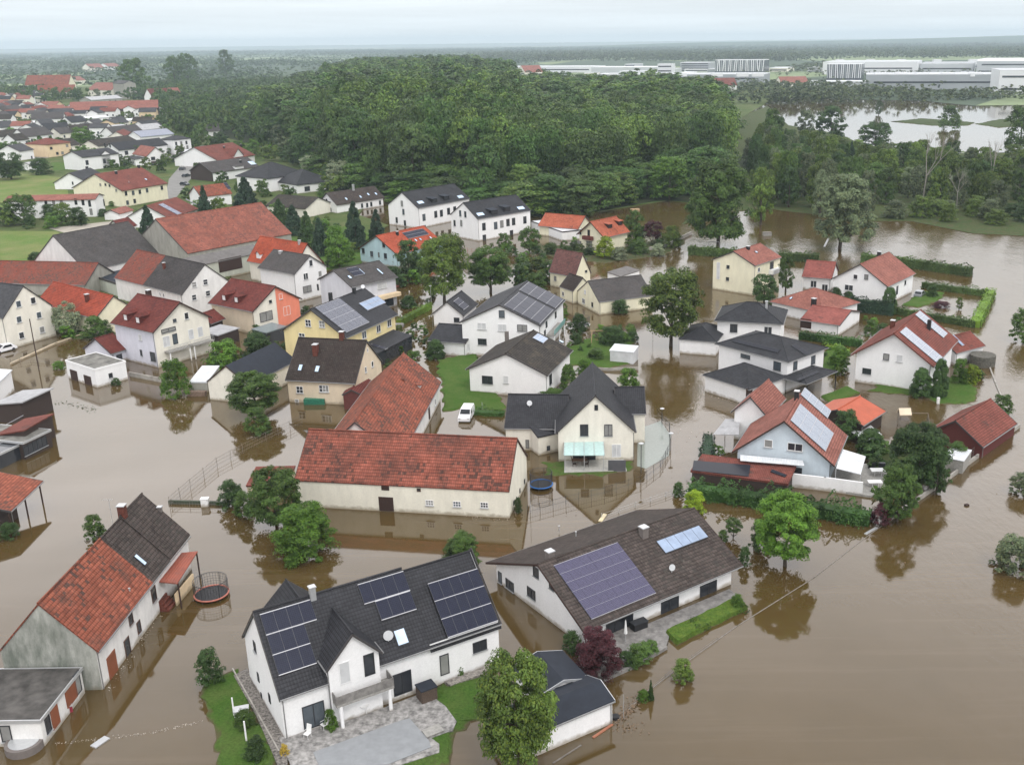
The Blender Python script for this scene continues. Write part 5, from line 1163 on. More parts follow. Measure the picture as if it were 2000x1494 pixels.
# more roofs of the far town, filled in between
for (lb, B_, C_, W_, he_, hr_, rf, wl) in (
    ('white house with dark roof at the left edge above the white terrace', (0, 332), (18, 330), 10, 4, 8, T_GREY, M_WHITE),
    ('small white house with brown roof left of the peach villa', (30, 275), (58, 272), 11, 4.5, 8, T_DBRN, M_WHITE),
    ('grey roofed house between peach villa and bright round tree', (118, 262), (146, 259), 11, 4.5, 8, T_GREY, W_IVORY),
    ('white house with red roof above the grey double house', (70, 218), (98, 216), 12, 5, 9, T_RED2, M_WHITE),
    ('dark roofed white house at the left end of the sawmill hall', (100, 224), (130, 222), 12, 5, 9, T_ANT2, M_WHITE),
    ('pale roofed workshop right in front of the sawmill hall', (170, 232), (215, 229), 14, 5, 6, T_WCOR, M_WHITE),
    ('low white store with pale roof at the right end of the sawmill hall', (250, 236), (300, 232), 14, 5, 6, T_WCOR, W_IVORY),
    ('grey roofed house behind the orange walled house', (228, 241), (252, 239), 12, 5, 9, T_SLAT, M_WHITE),
    ('white house with slate roof right of the pale roofed workshop', (185, 243), (206, 241), 11, 5, 8, T_SLAT, M_WHITE),
    ('white gabled house with black roof below the sawmill hall', (140, 240), (172, 237), 12, 5, 9, T_ANT2, M_WHITE),
    ('tiny white house with grey roof at the left edge, fourth row', (0, 236), (30, 234), 12, 5, 9, T_GREY, M_WHITE),
    ('small red roofed house at the left edge behind the hedgerow', (-4, 205), (20, 204), 12, 5, 9, T_PINK, W_IVORY),
    ('brown roofed house above the modern white house', (130, 286), (158, 282), 11, 4.5, 8, T_DBRN, W_IVORY),
    ('white flat house between mansard building and balcony house', (248, 306), (262, 312), 8, 3.4, 4, T_ANT2, M_WHITE),
    ('pale garage below the peach villa', (58, 322), (82, 319), 7, 3, 4, T_CORR, M_WHITE),
    ('white house with dark roof behind the solar hall', (286, 248), (318, 244), 12, 5, 8.5, T_ANT2, M_WHITE),
    ('slate roofed house between dark villa and long grey house', (82, 246), (110, 244), 12, 5, 9, T_SLAT, M_WHITE),
    ('cream house with brown roof right of the brown roofed hall', (210, 268), (226, 262), 10, 5, 8, T_RED2, W_IVORY),
    ('grey roofed farmhouse left of the red roofed farm', (150, 158), (168, 157), 22, 7, 13, T_PINK, W_IVORY),
    ('low white house below the manor', (30, 196), (66, 195), 18, 5, 9, T_DBRN, M_WHITE)):
    b = vh('village_house', lb, B_, C_, W=W_, he=he_, hr=hr_, roof=rf, wall=wl)
    k = max(2, int(b.L / 4.5))
    for i in range(k):
        q = b.P(b.L * (i + .5) / k, 0, he_ * .6); x, y = proj(q); b.win('bc', x, y, 1.3, 1.6, 'd')
# ------------------------------------------------------------------ vegetation
def leaf_quads(C, Nn, S, r):
    n = len(C); t = r.normal(size=(n, 3)); t -= Nn * (t * Nn).sum(1, keepdims=True); t /= np.linalg.norm(t, axis=1, keepdims=True) + 1e-9
    b = np.cross(Nn, t); S = S[:, None]
    return np.stack([C - t * S, C - b * S * .62, C + t * S, C + b * S * .62], 1)
def mesh_quads(name, Q, mat, extra=None):
    n = len(Q); me = bpy.data.meshes.new(name); V = Q.reshape(-1, 3)
    me.vertices.add(n * 4); me.vertices.foreach_set('co', V.astype(np.float32).ravel())
    me.loops.add(n * 4); me.loops.foreach_set('vertex_index', np.arange(n * 4, dtype=np.int32))
    me.polygons.add(n); me.polygons.foreach_set('loop_start', np.arange(0, n * 4, 4, dtype=np.int32))
    me.update(calc_edges=True); me.materials.append(mat); return me
def lobes(kind, nl, r):
    L_ = []
    for i in range(nl):
        th = r.uniform(0, 2 * math.pi); 
        if kind == 'round':
            z = r.uniform(.12, .93); rad = .5 * math.sqrt(max(0, 1 - ((z - .5) / .52) ** 2)); rr = rad * r.uniform(.4, .9); s = r.uniform(.09, .19)
        elif kind == 'oval':
            z = r.uniform(.08, .95); rad = .5 * max(.12, math.sin(math.pi * min(1, max(0, z * .92 + .06))) ** .6); rr = rad * r.uniform(.3, .98); s = r.uniform(.06, .15)
        elif kind == 'bush':
            z = r.uniform(.03, .92); rad = .5 * math.sqrt(max(0, 1 - (z / 1.02) ** 2)); rr = rad * r.uniform(.35, .98); s = r.uniform(.08, .2)
        elif kind == 'cone':
            z = r.uniform(.02, .97) ** 1.15; rad = .5 * (1 - z) ** .85 + .015; rr = rad * r.uniform(.5, .88); s = .03 + .11 * (1 - z)
        elif kind == 'thuja':
            z = r.uniform(.02, .97); rad = .5 * (1 - z ** 2.6) ** .6; rr = rad * r.uniform(.6, .85); s = .10
        elif kind == 'tall':
            z = r.uniform(.04, .93); rad = .5 * (1 if z < .6 else math.sqrt(max(0, 1 - ((z - .6) / .4) ** 2))); rr = rad * r.uniform(.45, .8) if z < .85 else rad * r.uniform(0, .8); s = r.uniform(.14, .22)
        elif kind == 'willow':
            z = r.uniform(.3, .92); rad = .5 * math.sqrt(max(0, 1 - ((z - .45) / .55) ** 2)); rr = rad * r.uniform(.4, .82); s = r.uniform(.10, .17)
        L_.append((rr * math.cos(th), rr * math.sin(th), z, s))
    return L_
def crown_q(kind, nl, per, ls, seed, flat=1.0, lsz=1.0):
    r = np.random.default_rng(seed); out_ = []
    for (x, y, z, s) in lobes(kind, nl, r):
        s *= lsz
        n = int(per * r.uniform(.7, 1.3)); d = r.normal(size=(n, 3)); d /= np.linalg.norm(d, axis=1, keepdims=True)
        d[:, 2] = np.where(d[:, 2] < -.3, -d[:, 2], d[:, 2])
        R = s * np.where(r.random(n) < .8, r.uniform(.82, 1.08, n), r.uniform(.2, .8, n))
        C = np.array([x, y, z]) + d * R[:, None] * np.array([1, 1, .48 if kind == 'tall' else .85])
        nn = d * 1.0 + np.array([x, y, (z - .4)]) * .6 + np.array([0, 0, .35]) + r.normal(size=(n, 3)) * .42
        if kind == 'willow':
            C[:, 2] -= r.random(n) ** 2 * .30 * (np.hypot(C[:, 0], C[:, 1]) > .2); nn[:, 2] *= .3
        nn /= np.linalg.norm(nn, axis=1, keepdims=True)
        S = ls * r.uniform(.6, 1.35, n); out_.append(leaf_quads(C, nn, S, r))
    Q = np.concatenate(out_); Q[..., 2] = np.maximum(Q[..., 2], .0)
    return Q
_cr = {}
def crown_mesh(kind, lod, mat, var):
    k_ = (kind, lod, mat.name, var)
    if k_ not in _cr:
        nl, per, ls, lz = {'hi': (190, 170, .0150, .60), 'mid': (95, 80, .0245, .72), 'lo': (30, 50, .050, .9)}[lod]
        if kind in ('cone', 'thuja'): nl = int(nl * 1.6); per = int(per * .8); ls *= 1.15; lz = 1
        _cr[k_] = mesh_quads('crown_leaves', crown_q(kind, nl, per, ls, 11 + var * 17 + len(kind), lsz=lz), mat)
    return _cr[k_]
M_BARK = flat('bark', (.07, .055, .042), .9, scale=4, bump=.4); M_PALEB = flat('pale_bark', (.27, .25, .22), .8, scale=3)
def trunk_mesh(kind, var, mat):
    k_ = ('trunk', kind, var, mat.name)
    if k_ in _cr: return _cr[k_]
    r = random.Random(var + 5); mb = MB(); p = Vector((0, 0, -.06)); rad = .034; pts = [(p.copy(), rad)]
    for i in range(4): p = p + Vector((r.uniform(-.015, .015), r.uniform(-.015, .015), .15)); rad *= .8; pts.append((p.copy(), rad))
    for (a, ra), (b_, rb) in zip(pts, pts[1:]): mb.tube(a, b_, ra, rb, n=7, cap=False)
    for i in range(6):
        a, ra = pts[r.choice((1, 2, 3, 4))]; th = i * 1.05 + r.random(); l = r.uniform(.18, .3)
        e_ = a + Vector((math.cos(th) * l, math.sin(th) * l, r.uniform(.12, .28))); mb.tube(a, e_, ra * .6, ra * .15, n=5, cap=False)
    me = bpy.data.meshes.new('trunk'); me.from_pydata(mb.V, [], mb.F); me.materials.append(mat); _cr[k_] = me; return me
L_MID = leafmat('leaf_mid_green', (.055, .105, .022)); L_DARK = leafmat('leaf_dark_green', (.036, .074, .020)); L_BRI = leafmat('leaf_bright_green', (.070, .150, .018))
L_YEL = leafmat('leaf_yellow_green', (.20, .30, .02)); L_WIL = leafmat('leaf_willow', (.10, .135, .07)); L_CON = leafmat('conifer_needles', (.018, .042, .022), trans=.1)
L_PURP = leafmat('leaf_purple', (.055, .016, .022), trans=.15); L_OLIV = leafmat('leaf_olive', (.074, .122, .022), .5, .2, .15); L_SILV = leafmat('leaf_silver', (.17, .21, .13)); L_FOR = leafmat('leaf_forest', (.044, .096, .021))
def tree(bx, by, ty, wpx, kind='round', mat=L_MID, label=None, name='tree', group=None, trunk=None, lod='mid', lift=0.0, z0=0.0, bark=None, cat=None, lean=0):
    p = at(bx, by, z0); h_ = max(.5, ztop(p, ty) - z0); w_ = wpx / ppm((p.x, p.y, h_ / 2)); v = random.randrange(3)
    if kind in ('bush', 'thuja'): name = {'tree': 'shrub'}.get(name, name) if kind == 'bush' else {'tree': 'thuja'}.get(name, name)
    cat = cat or {'bush': 'shrub', 'cone': 'conifer', 'thuja': 'thuja'}.get(kind, 'tree')
    e_ = empty(name, (p.x, p.y, z0 - .05), label or 'tree', cat, group)
    c_ = bpy.data.objects.new('crown', crown_mesh(kind, lod, mat, v)); sc.collection.objects.link(c_); c_.parent = e_
    c_.location = (lean * h_, 0, h_ * lift); c_.scale = (w_, w_, h_ * (1 - lift) * 1.0); c_.rotation_euler = (0, 0, random.uniform(0, 6.28))
    if kind in ('round', 'oval', 'willow', 'cone') or trunk:
        t_ = bpy.data.objects.new('trunk', trunk_mesh(kind, v, bark or M_BARK)); sc.collection.objects.link(t_); t_.parent = e_
        k = max(w_, h_ * .8); t_.scale = (k, k, h_); t_.location = (0, 0, 0)
        if lean: t_.rotation_euler = (0, lean * 1.6, 0)
    return e_
T = tree
# ---- near and garden trees
T(1013, 1500, 1280, 172, 'round', L_OLIV, 'big round olive green tree in front of the blue black garage roof', lod='hi', lift=.05)
T(597, 1078, 984, 128, 'bush', L_BRI, 'bright green bushy tree standing in water in front of the barn', lod='hi')
T(541, 1026, 912, 112, 'round', L_MID, 'darker round tree at the left end of the red barn', lod='hi', lift=.02)
T(453, 990, 937, 54, 'bush', L_DARK, 'dark clipped shrub beside the white box by the fence', lod='mid')
T(478, 1010, 960, 44, 'bush', L_MID, 'loose green shrub between dark clipped shrub and barn tree')
T(905, 1100, 1040, 78, 'bush', L_MID, 'round shrub behind the solar roof of the white foreground house', lod='hi')
T(1533, 1104, 962, 132, 'round', L_BRI, 'light green tree standing alone in the water right of the bungalow', lod='hi', lift=.08)
T(1484, 1072, 1016, 44, 'bush', L_DARK, 'dark shrub touching the light green tree in the water')
T(1168, 1318, 1226, 96, 'bush', L_PURP, 'dark purple leaved maple at the bungalow corner', lod='hi')
T(1118, 1272, 1232, 42, 'bush', L_DARK, 'dark shrub between the white bungalow gable and the purple maple')
T(1310, 676, 526, 128, 'round', L_OLIV, 'big round tree on the flooded street with a bare trunk', lod='hi', lift=.1)
T(868, 592, 458, 108, 'round', L_OLIV, 'left tree of the pair by the big solar house', lod='hi', lift=.08)
T(958, 572, 482, 94, 'round', L_MID, 'right tree of the pair by the big solar house', lod='hi', lift=.1)
T(1640, 486, 336, 124, 'bush', L_WIL, 'leaning silvery willow standing in the river', name='willow', lod='hi', lift=.13, lean=.05, trunk=True, cat='tree')
T(1402, 484, 314, 136, 'round', L_MID, 'tall broad dark tree at the end of the brown river arm', lod='hi', lift=.02)
T(1485, 440, 325, 58, 'oval', L_YEL if False else L_OLIV, 'slim yellowish tree right of the tall broad tree', lod='mid')
T(1996, 668, 602, 54, 'bush', L_MID, 'round tree standing in the river at the right edge', lod='mid')
T(1790, 945, 826, 124, 'round', L_DARK, 'broad dark tree between pale blue house and boathouse', lod='hi')
T(1752, 1018, 905, 92, 'oval', L_MID, 'tree at the corner of the long clipped hedge', lod='hi'); T(1828, 965, 890, 52, 'oval', L_DARK, 'dark tree leaning on the white pool shed')
T(1720, 1024, 984, 46, 'bush', L_PURP, 'purple shrub at the end of the long clipped hedge')
T(1798, 774, 720, 46, 'thuja', L_DARK, 'squat dark thuja at the corner of the red roof house', lod='mid'); T(1833, 776, 702, 36, 'thuja', L_DARK, 'tall dark thuja at the corner of the red roof house', lod='mid')
T(1873, 750, 700, 34, 'bush', L_BRI, 'bright conifer shrub on the round lawn'); T(1898, 748, 712, 34, 'bush', L_YEL, 'yellow green shrub on the round lawn')
T(1955, 812, 770, 48, 'bush', L_MID, 'shrub behind the boathouse roof')
T(1868, 900, 862, 48, 'bush', L_MID, 'wild shrub at the dark red boathouse wall')

T(1650, 860, 800, 60, 'bush', L_DARK, 'dark shrubs in front of the orange pavilion'); T(1700, 885, 838, 62, 'thuja', L_DARK, 'dark clipped hedge block behind the terrace tables')
T(345, 772, 700, 62, 'bush', L_BRI, 'bright leafy shrub beside the white twin garage', lod='mid'); T(440, 722, 664, 76, 'bush', L_BRI, 'bright weeping tree below the salmon house', lod='mid')
T(505, 700, 648, 62, 'bush', L_DARK, 'dark shrub below the salmon house conservatory'); T(508, 812, 726, 112, 'round', L_MID, 'leaning tree over the cream shed roof', lod='hi', lift=.1, lean=-.1)
T(505, 848, 795, 52, 'bush', L_MID, 'half drowned shrub in front of the leaning tree'); T(133, 654, 588, 58, 'round', L_SILV, 'white flowering elder beside the tall cream house', lod='mid')
T(186, 660, 618, 56, 'bush', L_MID, 'green shrub below the cream gable of the farm wing'); T(208, 655, 625, 30, 'bush', L_DARK, 'small dark shrub left of the lilac house')
T(412, 1336, 1268, 58, 'bush', L_DARK, 'dark rounded shrub at the tip of the left lawn', lod='mid'); T(480, 1420, 1386, 44, 'bush', L_MID, 'low shrub on the left lawn by the white posts'); T(500, 1480, 1440, 50, 'bush', L_DARK, 'low dark shrub on the left lawn at the bottom edge')
T(557, 1476, 1452, 20, 'bush', leafmat('yellow_leaves', (.5, .38, .06)), 'small golden shrub at the terrace corner'); T(648, 1428, 1384, 28, 'bush', L_BRI, 'potted green shrub by the big glass door'); T(898, 1318, 1296, 24, 'bush', L_MID, 'small shrub at the foot of the white foreground house')
T(1980, 1112, 1046, 92, 'bush', L_WIL, 'straggly shrub at the right edge below the middle', lod='mid'); T(1996, 964, 924, 56, 'bush', L_WIL, 'small straggly shrub on the right edge above the other')
T(1355, 1002, 956, 46, 'bush', L_YEL, 'yellow green shrub at the corner of the red carport'); T(1325, 968, 941, 26, 'bush', L_DARK, 'small dark ball shrub left of the red carport')
T(1432, 1050, 1012, 38, 'round', L_MID, 'little standard tree between bungalow and carport', lift=.3); T(1412, 1056, 1034, 22, 'bush', L_MID, 'small ball shrub beside the little standard tree'); T(1454, 1104, 1066, 26, 'bush', L_DARK, 'dark ball shrub right of the bungalow roof')
T(1492, 592, 535, 56, 'round', L_DARK, 'dark tree at the corner of the cream cube house'); T(1534, 570, 495, 34, 'round', L_MID, 'small tree right of the cream cube house')
T(1250, 735, 700, 60, 'bush', L_BRI, 'bright shrub behind the cross gabled house', lod='mid') if False else None
T(1228, 772, 718, 52, 'bush', L_BRI, 'bright green shrub right behind the cross gabled house', lod='mid'); T(1110, 760, 712, 36, 'thuja', L_MID, 'clipped round thuja beside the mossy roofed bungalow', lod='mid'); T(1142, 728, 700, 34, 'bush', L_BRI, 'clipped shrub left of the white garden shed'); T(1076, 776, 760, 60, 'bush', L_MID, 'low shrub between mossy bungalow and cross gabled house')
T(1125, 672, 650, 30, 'bush', L_DARK, 'round shrub beside the wooden swing'); T(1195, 672, 636, 56, 'bush', L_DARK, 'dark shrubs behind the wooden swing'); T(1165, 700, 680, 40, 'bush', L_MID, 'dark low shrub on the lawn by the white shed'); T(1132, 650, 612, 36, 'bush', L_DARK, 'dark shrub behind the round trampoline by the street')
T(1210, 612, 585, 40, 'bush', L_DARK, 'dark shrub at the wall of the old grey house'); T(852, 700, 664, 40, 'thuja', L_DARK, 'dark shrub at the corner of the white garage', lod='mid') ; T(798, 600, 578, 34, 'thuja', L_DARK, 'dark ball shrub at the end of the curved hedge')
T(1015, 566, 518, 40, 'oval', L_DARK, 'dark columnar shrub behind the big solar house'); T(1048, 566, 532, 44, 'bush', L_MID, 'green shrub between big solar house and cottage')
T(800, 548, 468, 60, 'oval', L_DARK, 'dark tree between aqua house and the tree pair', lod='mid'); T(770, 560, 520, 40, 'bush', L_DARK, 'dark shrub right of the grey solar house')
T(1034, 494, 443, 48, 'round', L_MID, 'round tree in front of the front row house block', lod='mid', lift=.05); T(985, 488, 455, 32, 'oval', L_MID, 'slim tree at the corner of the row house block'); T(1076, 496, 474, 34, 'bush', L_MID, 'low shrub right of the round tree by the row houses')
T(1184, 504, 462, 48, 'bush', L_YEL, 'glowing yellow green shrub before the yellow chalet', lod='mid'); T(1275, 478, 430, 42, 'round', L_PURP, 'dark purple tree in the garden right of the yellow chalet', lift=.2); T(1240, 476, 410, 42, 'oval', L_MID, 'tree at the right corner of the yellow chalet')
T(1312, 484, 440, 44, 'bush', L_OLIV, 'shrub at the end of the long garden wall'); T(1250, 496, 468, 36, 'bush', L_MID, 'garden shrub below the purple tree'); T(1285, 500, 476, 30, 'bush', L_SILV, 'pale flowering shrub below the purple tree'); T(1150, 498, 484, 28, 'bush', L_DARK, 'small dark shrub below the yellow chalet'); T(1210, 508, 482, 34, 'bush', L_SILV, 'pale shrub right of the glowing shrub'); T(1108, 494, 480, 24, 'bush', L_MID, 'tiny shrub left of the yellow chalet')
for a in ((696, 486, 392, 52, 'tallest dark spruce behind the aqua house'), (738, 476, 408, 42, 'second dark spruce left of the row houses'), (483, 418, 345, 62, 'broad dark spruce behind the huge red barn'), (403, 432, 362, 36, 'slim dark spruce left behind the huge red barn'), (295, 478, 400, 48, 'dark bluish spruce beside the grey gable of the huge barn'),
          (548, 440, 388, 44, 'first spruce right of the huge barn roof'), (575, 460, 400, 48, 'second spruce right of the huge barn roof'), (602, 478, 412, 46, 'third spruce right of the huge barn roof'), (628, 500, 425, 44, 'fourth spruce right of the huge barn roof')):
    T(a[0], a[1], a[2], a[3], 'cone', L_CON if a[0] not in (548, 602) else L_DARK, a[4], name='spruce', lod='mid')
T(664, 524, 458, 62, 'round', L_BRI, 'bright tree left of the aqua house', lod='mid'); T(655, 470, 440, 36, 'bush', L_BRI, 'bright shrub in the garden behind the spruces'); T(428, 425, 385, 34, 'round', L_OLIV, 'olive tree between two spruces behind the huge barn')
T(48, 440, 380, 62, 'round', L_MID, 'big tree left of the long white house', lod='mid'); T(10, 442, 392, 44, 'round', L_DARK, 'dark tree at the left edge by the meadow', lod='mid'); T(98, 430, 398, 36, 'bush', L_DARK, 'dark shrub before the long white house, leftmost'); T(128, 436, 396, 36, 'round', L_OLIV, 'olive tree before the long white house'); T(155, 442, 404, 38, 'bush', L_DARK, 'dark shrub before the long white house, rightmost'); T(202, 424, 408, 22, 'thuja', L_DARK, 'small dark thuja at the corner of the long white house'); T(222, 404, 392, 20, 'bush', L_BRI, 'bright shrub at the foot of the cream farmhouse')
T(72, 522, 492, 34, 'bush', L_DARK, 'dark round shrub on the meadow by the white gabled barn'); T(22, 352, 296, 62, 'round', L_DARK, 'big dark tree left of the green lawn'); T(82, 342, 308, 46, 'bush', L_DARK, 'dark tree mass by the peach villa'); T(164, 283, 246, 46, 'round', L_BRI, 'bright round tree among the village roofs', lod='mid'); T(345, 318, 302, 24, 'bush', L_DARK, 'dark ball tree right of the balcony house'); T(663, 372, 312, 52, 'round', L_SILV, 'silvery tree beside the big hipped house', lod='mid'); T(722, 372, 342, 48, 'bush', L_BRI, 'bright young tree behind the brown roofed house'); T(635, 384, 356, 34, 'bush', L_MID, 'green tree at the corner of the hipped house'); T(388, 350, 318, 22, 'oval', L_MID, 'slim tree by the village street')
T(1655, 606, 570, 34, 'thuja', L_DARK, 'first dark thuja of the row below the white salmon house'); T(1735, 612, 562, 34, 'thuja', L_DARK, 'last dark thuja of the row below the white salmon house'); T(1630, 606, 562, 34, 'thuja', L_DARK, 'dark thuja at the wing of the white salmon house')
T(1582, 658, 0, 0) if False else None
T(1700, 655, 625, 30, 'bush', L_MID, 'clipped shrub right of the red garage'); T(1640, 720, 676, 44, 'bush', L_BRI, 'bright hedge shrub on the villa lawn'); T(1820, 580, 556, 26, 'bush', L_DARK, 'clipped shrub next to the parked car')
T(1838, 600, 588, 36, 'bush', L_PURP, 'low dark shrub in the flooded garden'); T(1873, 605, 580, 16, 'oval', L_OLIV, 'thin little tree in the flooded garden')
T(1222, 1300, 1272, 40, 'bush', L_DARK, 'dark planting left of the green planting on the bungalow terrace'); T(1272, 1274, 1250, 34, 'bush', L_MID, 'small planting right of the green planting on the bungalow terrace'); T(1248, 1292, 1256, 60, 'bush', L_MID, 'green planting by the bungalow terrace'); T(1440, 1190, 1160, 30, 'bush', L_BRI, 'small bright shrub at the right end of the bungalow bed')
T(1333, 1330, 1286, 46, 'bush', L_OLIV, 'thin drowned shrub on the fence line'); T(1256, 1366, 1346, 26, 'bush', L_BRI, 'small bright shrub by the drowned fence'); T(1271, 1366, 1326, 14, 'cone', L_DARK, 'tiny dark conifer by the drowned fence')
T(187, 1052, 1004, 44, 'bush', L_MID, 'spiky plant standing in water behind the farmhouse'); T(800, 856, 0, 0) if False else None
T(1012, 1000, 970, 18, 'bush', L_DARK, 'dark shrub at the right corner of the barn'); T(20, 1050, 1020, 40, 'bush', L_DARK, 'dark shrub under the red roofed carport'); T(116, 720, 705, 26, 'bush', L_BRI, 'small shrub left of the twin garage'); T(228, 752, 738, 22, 'bush', L_DARK, 'small drowned shrub at the twin garage wall')

# ---- hedges
def hedge(pts, h_, wd, mat, label, dens=26, ls=.16, name='hedge', z0=0, bul=1.0):
    P_ = [at(x, y, z0) for x, y in pts]; out_ = []; r = rng; mb = MB()
    for a, b_ in zip(P_, P_[1:]):
        d = (b_ - a); Lh = d.length; u = d.normalized(); n = Vector((-u.y, u.x, 0))
        N_ = int(dens * Lh * (h_ * 2 + wd)); s = r.random(N_) * Lh; k = r.random(N_) * (2 * h_ + wd)
        x = np.where(k < h_, -wd / 2, np.where(k < h_ + wd, k - h_ - wd / 2, wd / 2)); z = np.where(k < h_, k, np.where(k < h_ + wd, h_, 2 * h_ + wd - k))
        ph = r.uniform(0, 6); bulge = bul * (.22 * np.sin(s * .9 + z + ph) + .16 * np.sin(s * 2.3 + 2 * z + ph) + .1 * np.sin(s * 4.9 + ph)); x = x + np.sign(x) * bulge * .8 + r.normal(size=N_) * .05; z = z + (z > h_ * .9) * bulge * 1.2 + r.normal(size=N_) * .05
        C = np.array(a)[None] + np.outer(s, np.array(u)) + np.outer(x, np.array(n)); C[:, 2] = np.maximum(z + z0, z0 - .1)
        nn = np.outer(np.where(k < h_, -1, np.where(k < h_ + wd, 0, 1)), np.array(n)); nn[:, 2] += np.where((k > h_) & (k < h_ + wd), 1, .3); nn += r.normal(size=(N_, 3)) * .4; nn /= np.linalg.norm(nn, axis=1, keepdims=True)
        out_.append(leaf_quads(C, nn, ls * r.uniform(.6, 1.3, N_), r))
        q = .1 + .3 * (bul - 1) + .1; mb.box((a + b_) / 2 + Vector((0, 0, h_ / 2 - .3 - q)), u * (Lh / 2 - .1), n * max(.15, wd / 2 - q), (0, 0, h_ / 2 + .2))
    Q = np.concatenate(out_); o_ = P_[0]; Q = Q - np.array(o_)
    V = np.array([list(v - o_) for v in mb.V]).reshape(-1, 4, 3) if False else None
    core = []
    for f in mb.F: core.append([list(mb.V[i] - o_) for i in f])
    Q = np.concatenate([Q, np.array(core)])
    ob = bpy.data.objects.new(name, mesh_quads('hedge', Q, mat)); sc.collection.objects.link(ob); ob.location = o_
    return tag(ob, label, 'hedge')
L_HED = leafmat('hedge_leaves', (.050, .085, .022)); L_HEB = leafmat('bright_hedge_leaves', (.095, .17, .02)); L_HED2 = leafmat('privet_leaves', (.035, .085, .018))
hedge([(1345, 497), (1440, 503)], 2.3, 2.2, L_HED, 'long clipped hedge left of the cream cube house', ls=.22, dens=12); hedge([(1520, 508), (1600, 512)], 2.3, 2.2, L_HED, 'long clipped hedge right of the cream cube house', ls=.22, dens=12)
hedge([(1682, 512), (1760, 520), (1897, 540)], 2.4, 2.2, L_HED, 'long hedge on the river side of the white salmon house', ls=.22, dens=12)
hedge([(1800, 562), (1935, 580)], 1.6, 1.4, L_HED, 'clipped hedge at the back of the flooded garden', ls=.18, dens=14); hedge([(1935, 578), (1905, 640)], 1.7, 2.0, L_HEB, 'bright hedge along the river on the right of the flooded garden', ls=.18, dens=14)
hedge([(1745, 612), (1905, 640)], 1.6, 1.4, L_HED, 'clipped hedge in front of the flooded garden', ls=.18, dens=14); hedge([(1630, 604), (1745, 616)], 3.0, 1.8, L_CON, 'dark tall thuja hedge below the white salmon house', ls=.2, dens=14)
hedge([(1560, 662), (1684, 678)], 1.7, 1.3, L_HED2, 'clipped green hedge below the red garage', ls=.16, dens=16); hedge([(1612, 680), (1655, 688), (1635, 722)], .9, 1.0, L_HEB, 'bright low hedge round the villa lawn', ls=.16, dens=14)
hedge([(1345, 968), (1440, 980), (1560, 1000), (1700, 1024)], 2.0, 2.6, L_HED2, 'long thick green hedge in front of the red carport', ls=.17, dens=26, bul=1.9); hedge([(778, 636), (840, 602)], 1.4, 1.5, L_HEB, 'bright curved hedge by the yellow house', ls=.16, dens=16)
hedge([(905, 806), (985, 812)], .8, 1.6, L_HED2, 'low dark hedge behind the parked van', ls=.14, dens=20); hedge([(1375, 930), (1385, 870)], 2.0, 1.6, L_CON, 'dark hedge left of the pale blue house', ls=.18, dens=16)
hedge([(850, 1010), (1, 1)], 1, 1, L_HED, '') if False else None

# ---- woods
def sample(poly, sp, n_try=60000, seed=3, jit=.35):
    """jittered world grid inside a picture-traced outline"""
    W_ = [at(x, y, 0).xy for x, y in poly]; xs = [p.x for p in W_]; ys = [p.y for p in W_]; r = random.Random(seed); out_ = []
    y = min(ys)
    while y < max(ys):
        x = min(xs)
        while x < max(xs):
            qx, qy = x + r.uniform(-jit, jit) * sp, y + r.uniform(-jit, jit) * sp; ins_ = False; j = len(W_) - 1
            for i in range(len(W_)):
                a, b_ = W_[i], W_[j]
                if (a.y > qy) != (b_.y > qy) and qx < (b_.x - a.x) * (qy - a.y) / (b_.y - a.y) + a.x: ins_ = not ins_
                j = i
            if ins_: out_.append((qx, qy))
            x += sp
        y += sp
    return out_
def place_tree(x, y, h_, w_, kind, mat, lod, label, name, group, cat='tree', z0=.2, trunk=True):
    v = random.randrange(3); e_ = empty(name, (x, y, z0), label, cat, group)
    c_ = bpy.data.objects.new('crown', crown_mesh(kind, lod, mat, v)); sc.collection.objects.link(c_); c_.parent = e_
    c_.scale = (w_, w_, h_); c_.rotation_euler = (0, 0, random.uniform(0, 6.28))
    if trunk:
        t_ = bpy.data.objects.new('trunk', trunk_mesh(kind, v, M_BARK)); sc.collection.objects.link(t_); t_.parent = e_; t_.scale = (h_ * .8, h_ * .8, h_)
    return e_
def mass(name, pts, lod, mat, label=None, kind='stuff', top=0):
    """one object for woods that read as a mass: pts = (x, y, z0, h, w, shape)"""
    protos = [crown_q(k_, *lod, seed=50 + i, lsz=.85) for i, k_ in enumerate(('round', 'round', 'bush', 'round', 'bush', 'tall'))]
    out_ = []
    for (x, y, z0, h_, w_, kd) in pts:
        if top: z0 = z0 + h_ * (1 - top); h_ = h_ * top
        Q = protos[kd % 6]; a = random.uniform(0, 6.28); ca, sa = math.cos(a), math.sin(a)
        X = Q[..., 0] * ca - Q[..., 1] * sa; Y = Q[..., 0] * sa + Q[..., 1] * ca
        out_.append(np.stack([X * w_ + x, Y * w_ + y, Q[..., 2] * h_ + z0], -1))
    Q = np.concatenate(out_); ob = bpy.data.objects.new(name, mesh_quads(name, Q, mat)); sc.collection.objects.link(ob)
    return tag(ob, label, None, None, kind)
WOOD = [(600, 330), (640, 370), (720, 392), (860, 402), (960, 415), (1060, 432), (1160, 420), (1240, 402), (1290, 395), (1345, 396), (1395, 385), (1450, 350), (1420, 300), (1400, 240), (1350, 214), (1180, 206), (1020, 203), (965, 168), (900, 158), (760, 157), (700, 168), (600, 192), (540, 225), (500, 262), (560, 300)]
pts = sample(WOOD, 11.2, seed=5, jit=.42)
edge = []
for (x, y) in pts:
    px, py = proj((x, y, 0)); ex = py
    edge.append(((px, py), x, y))
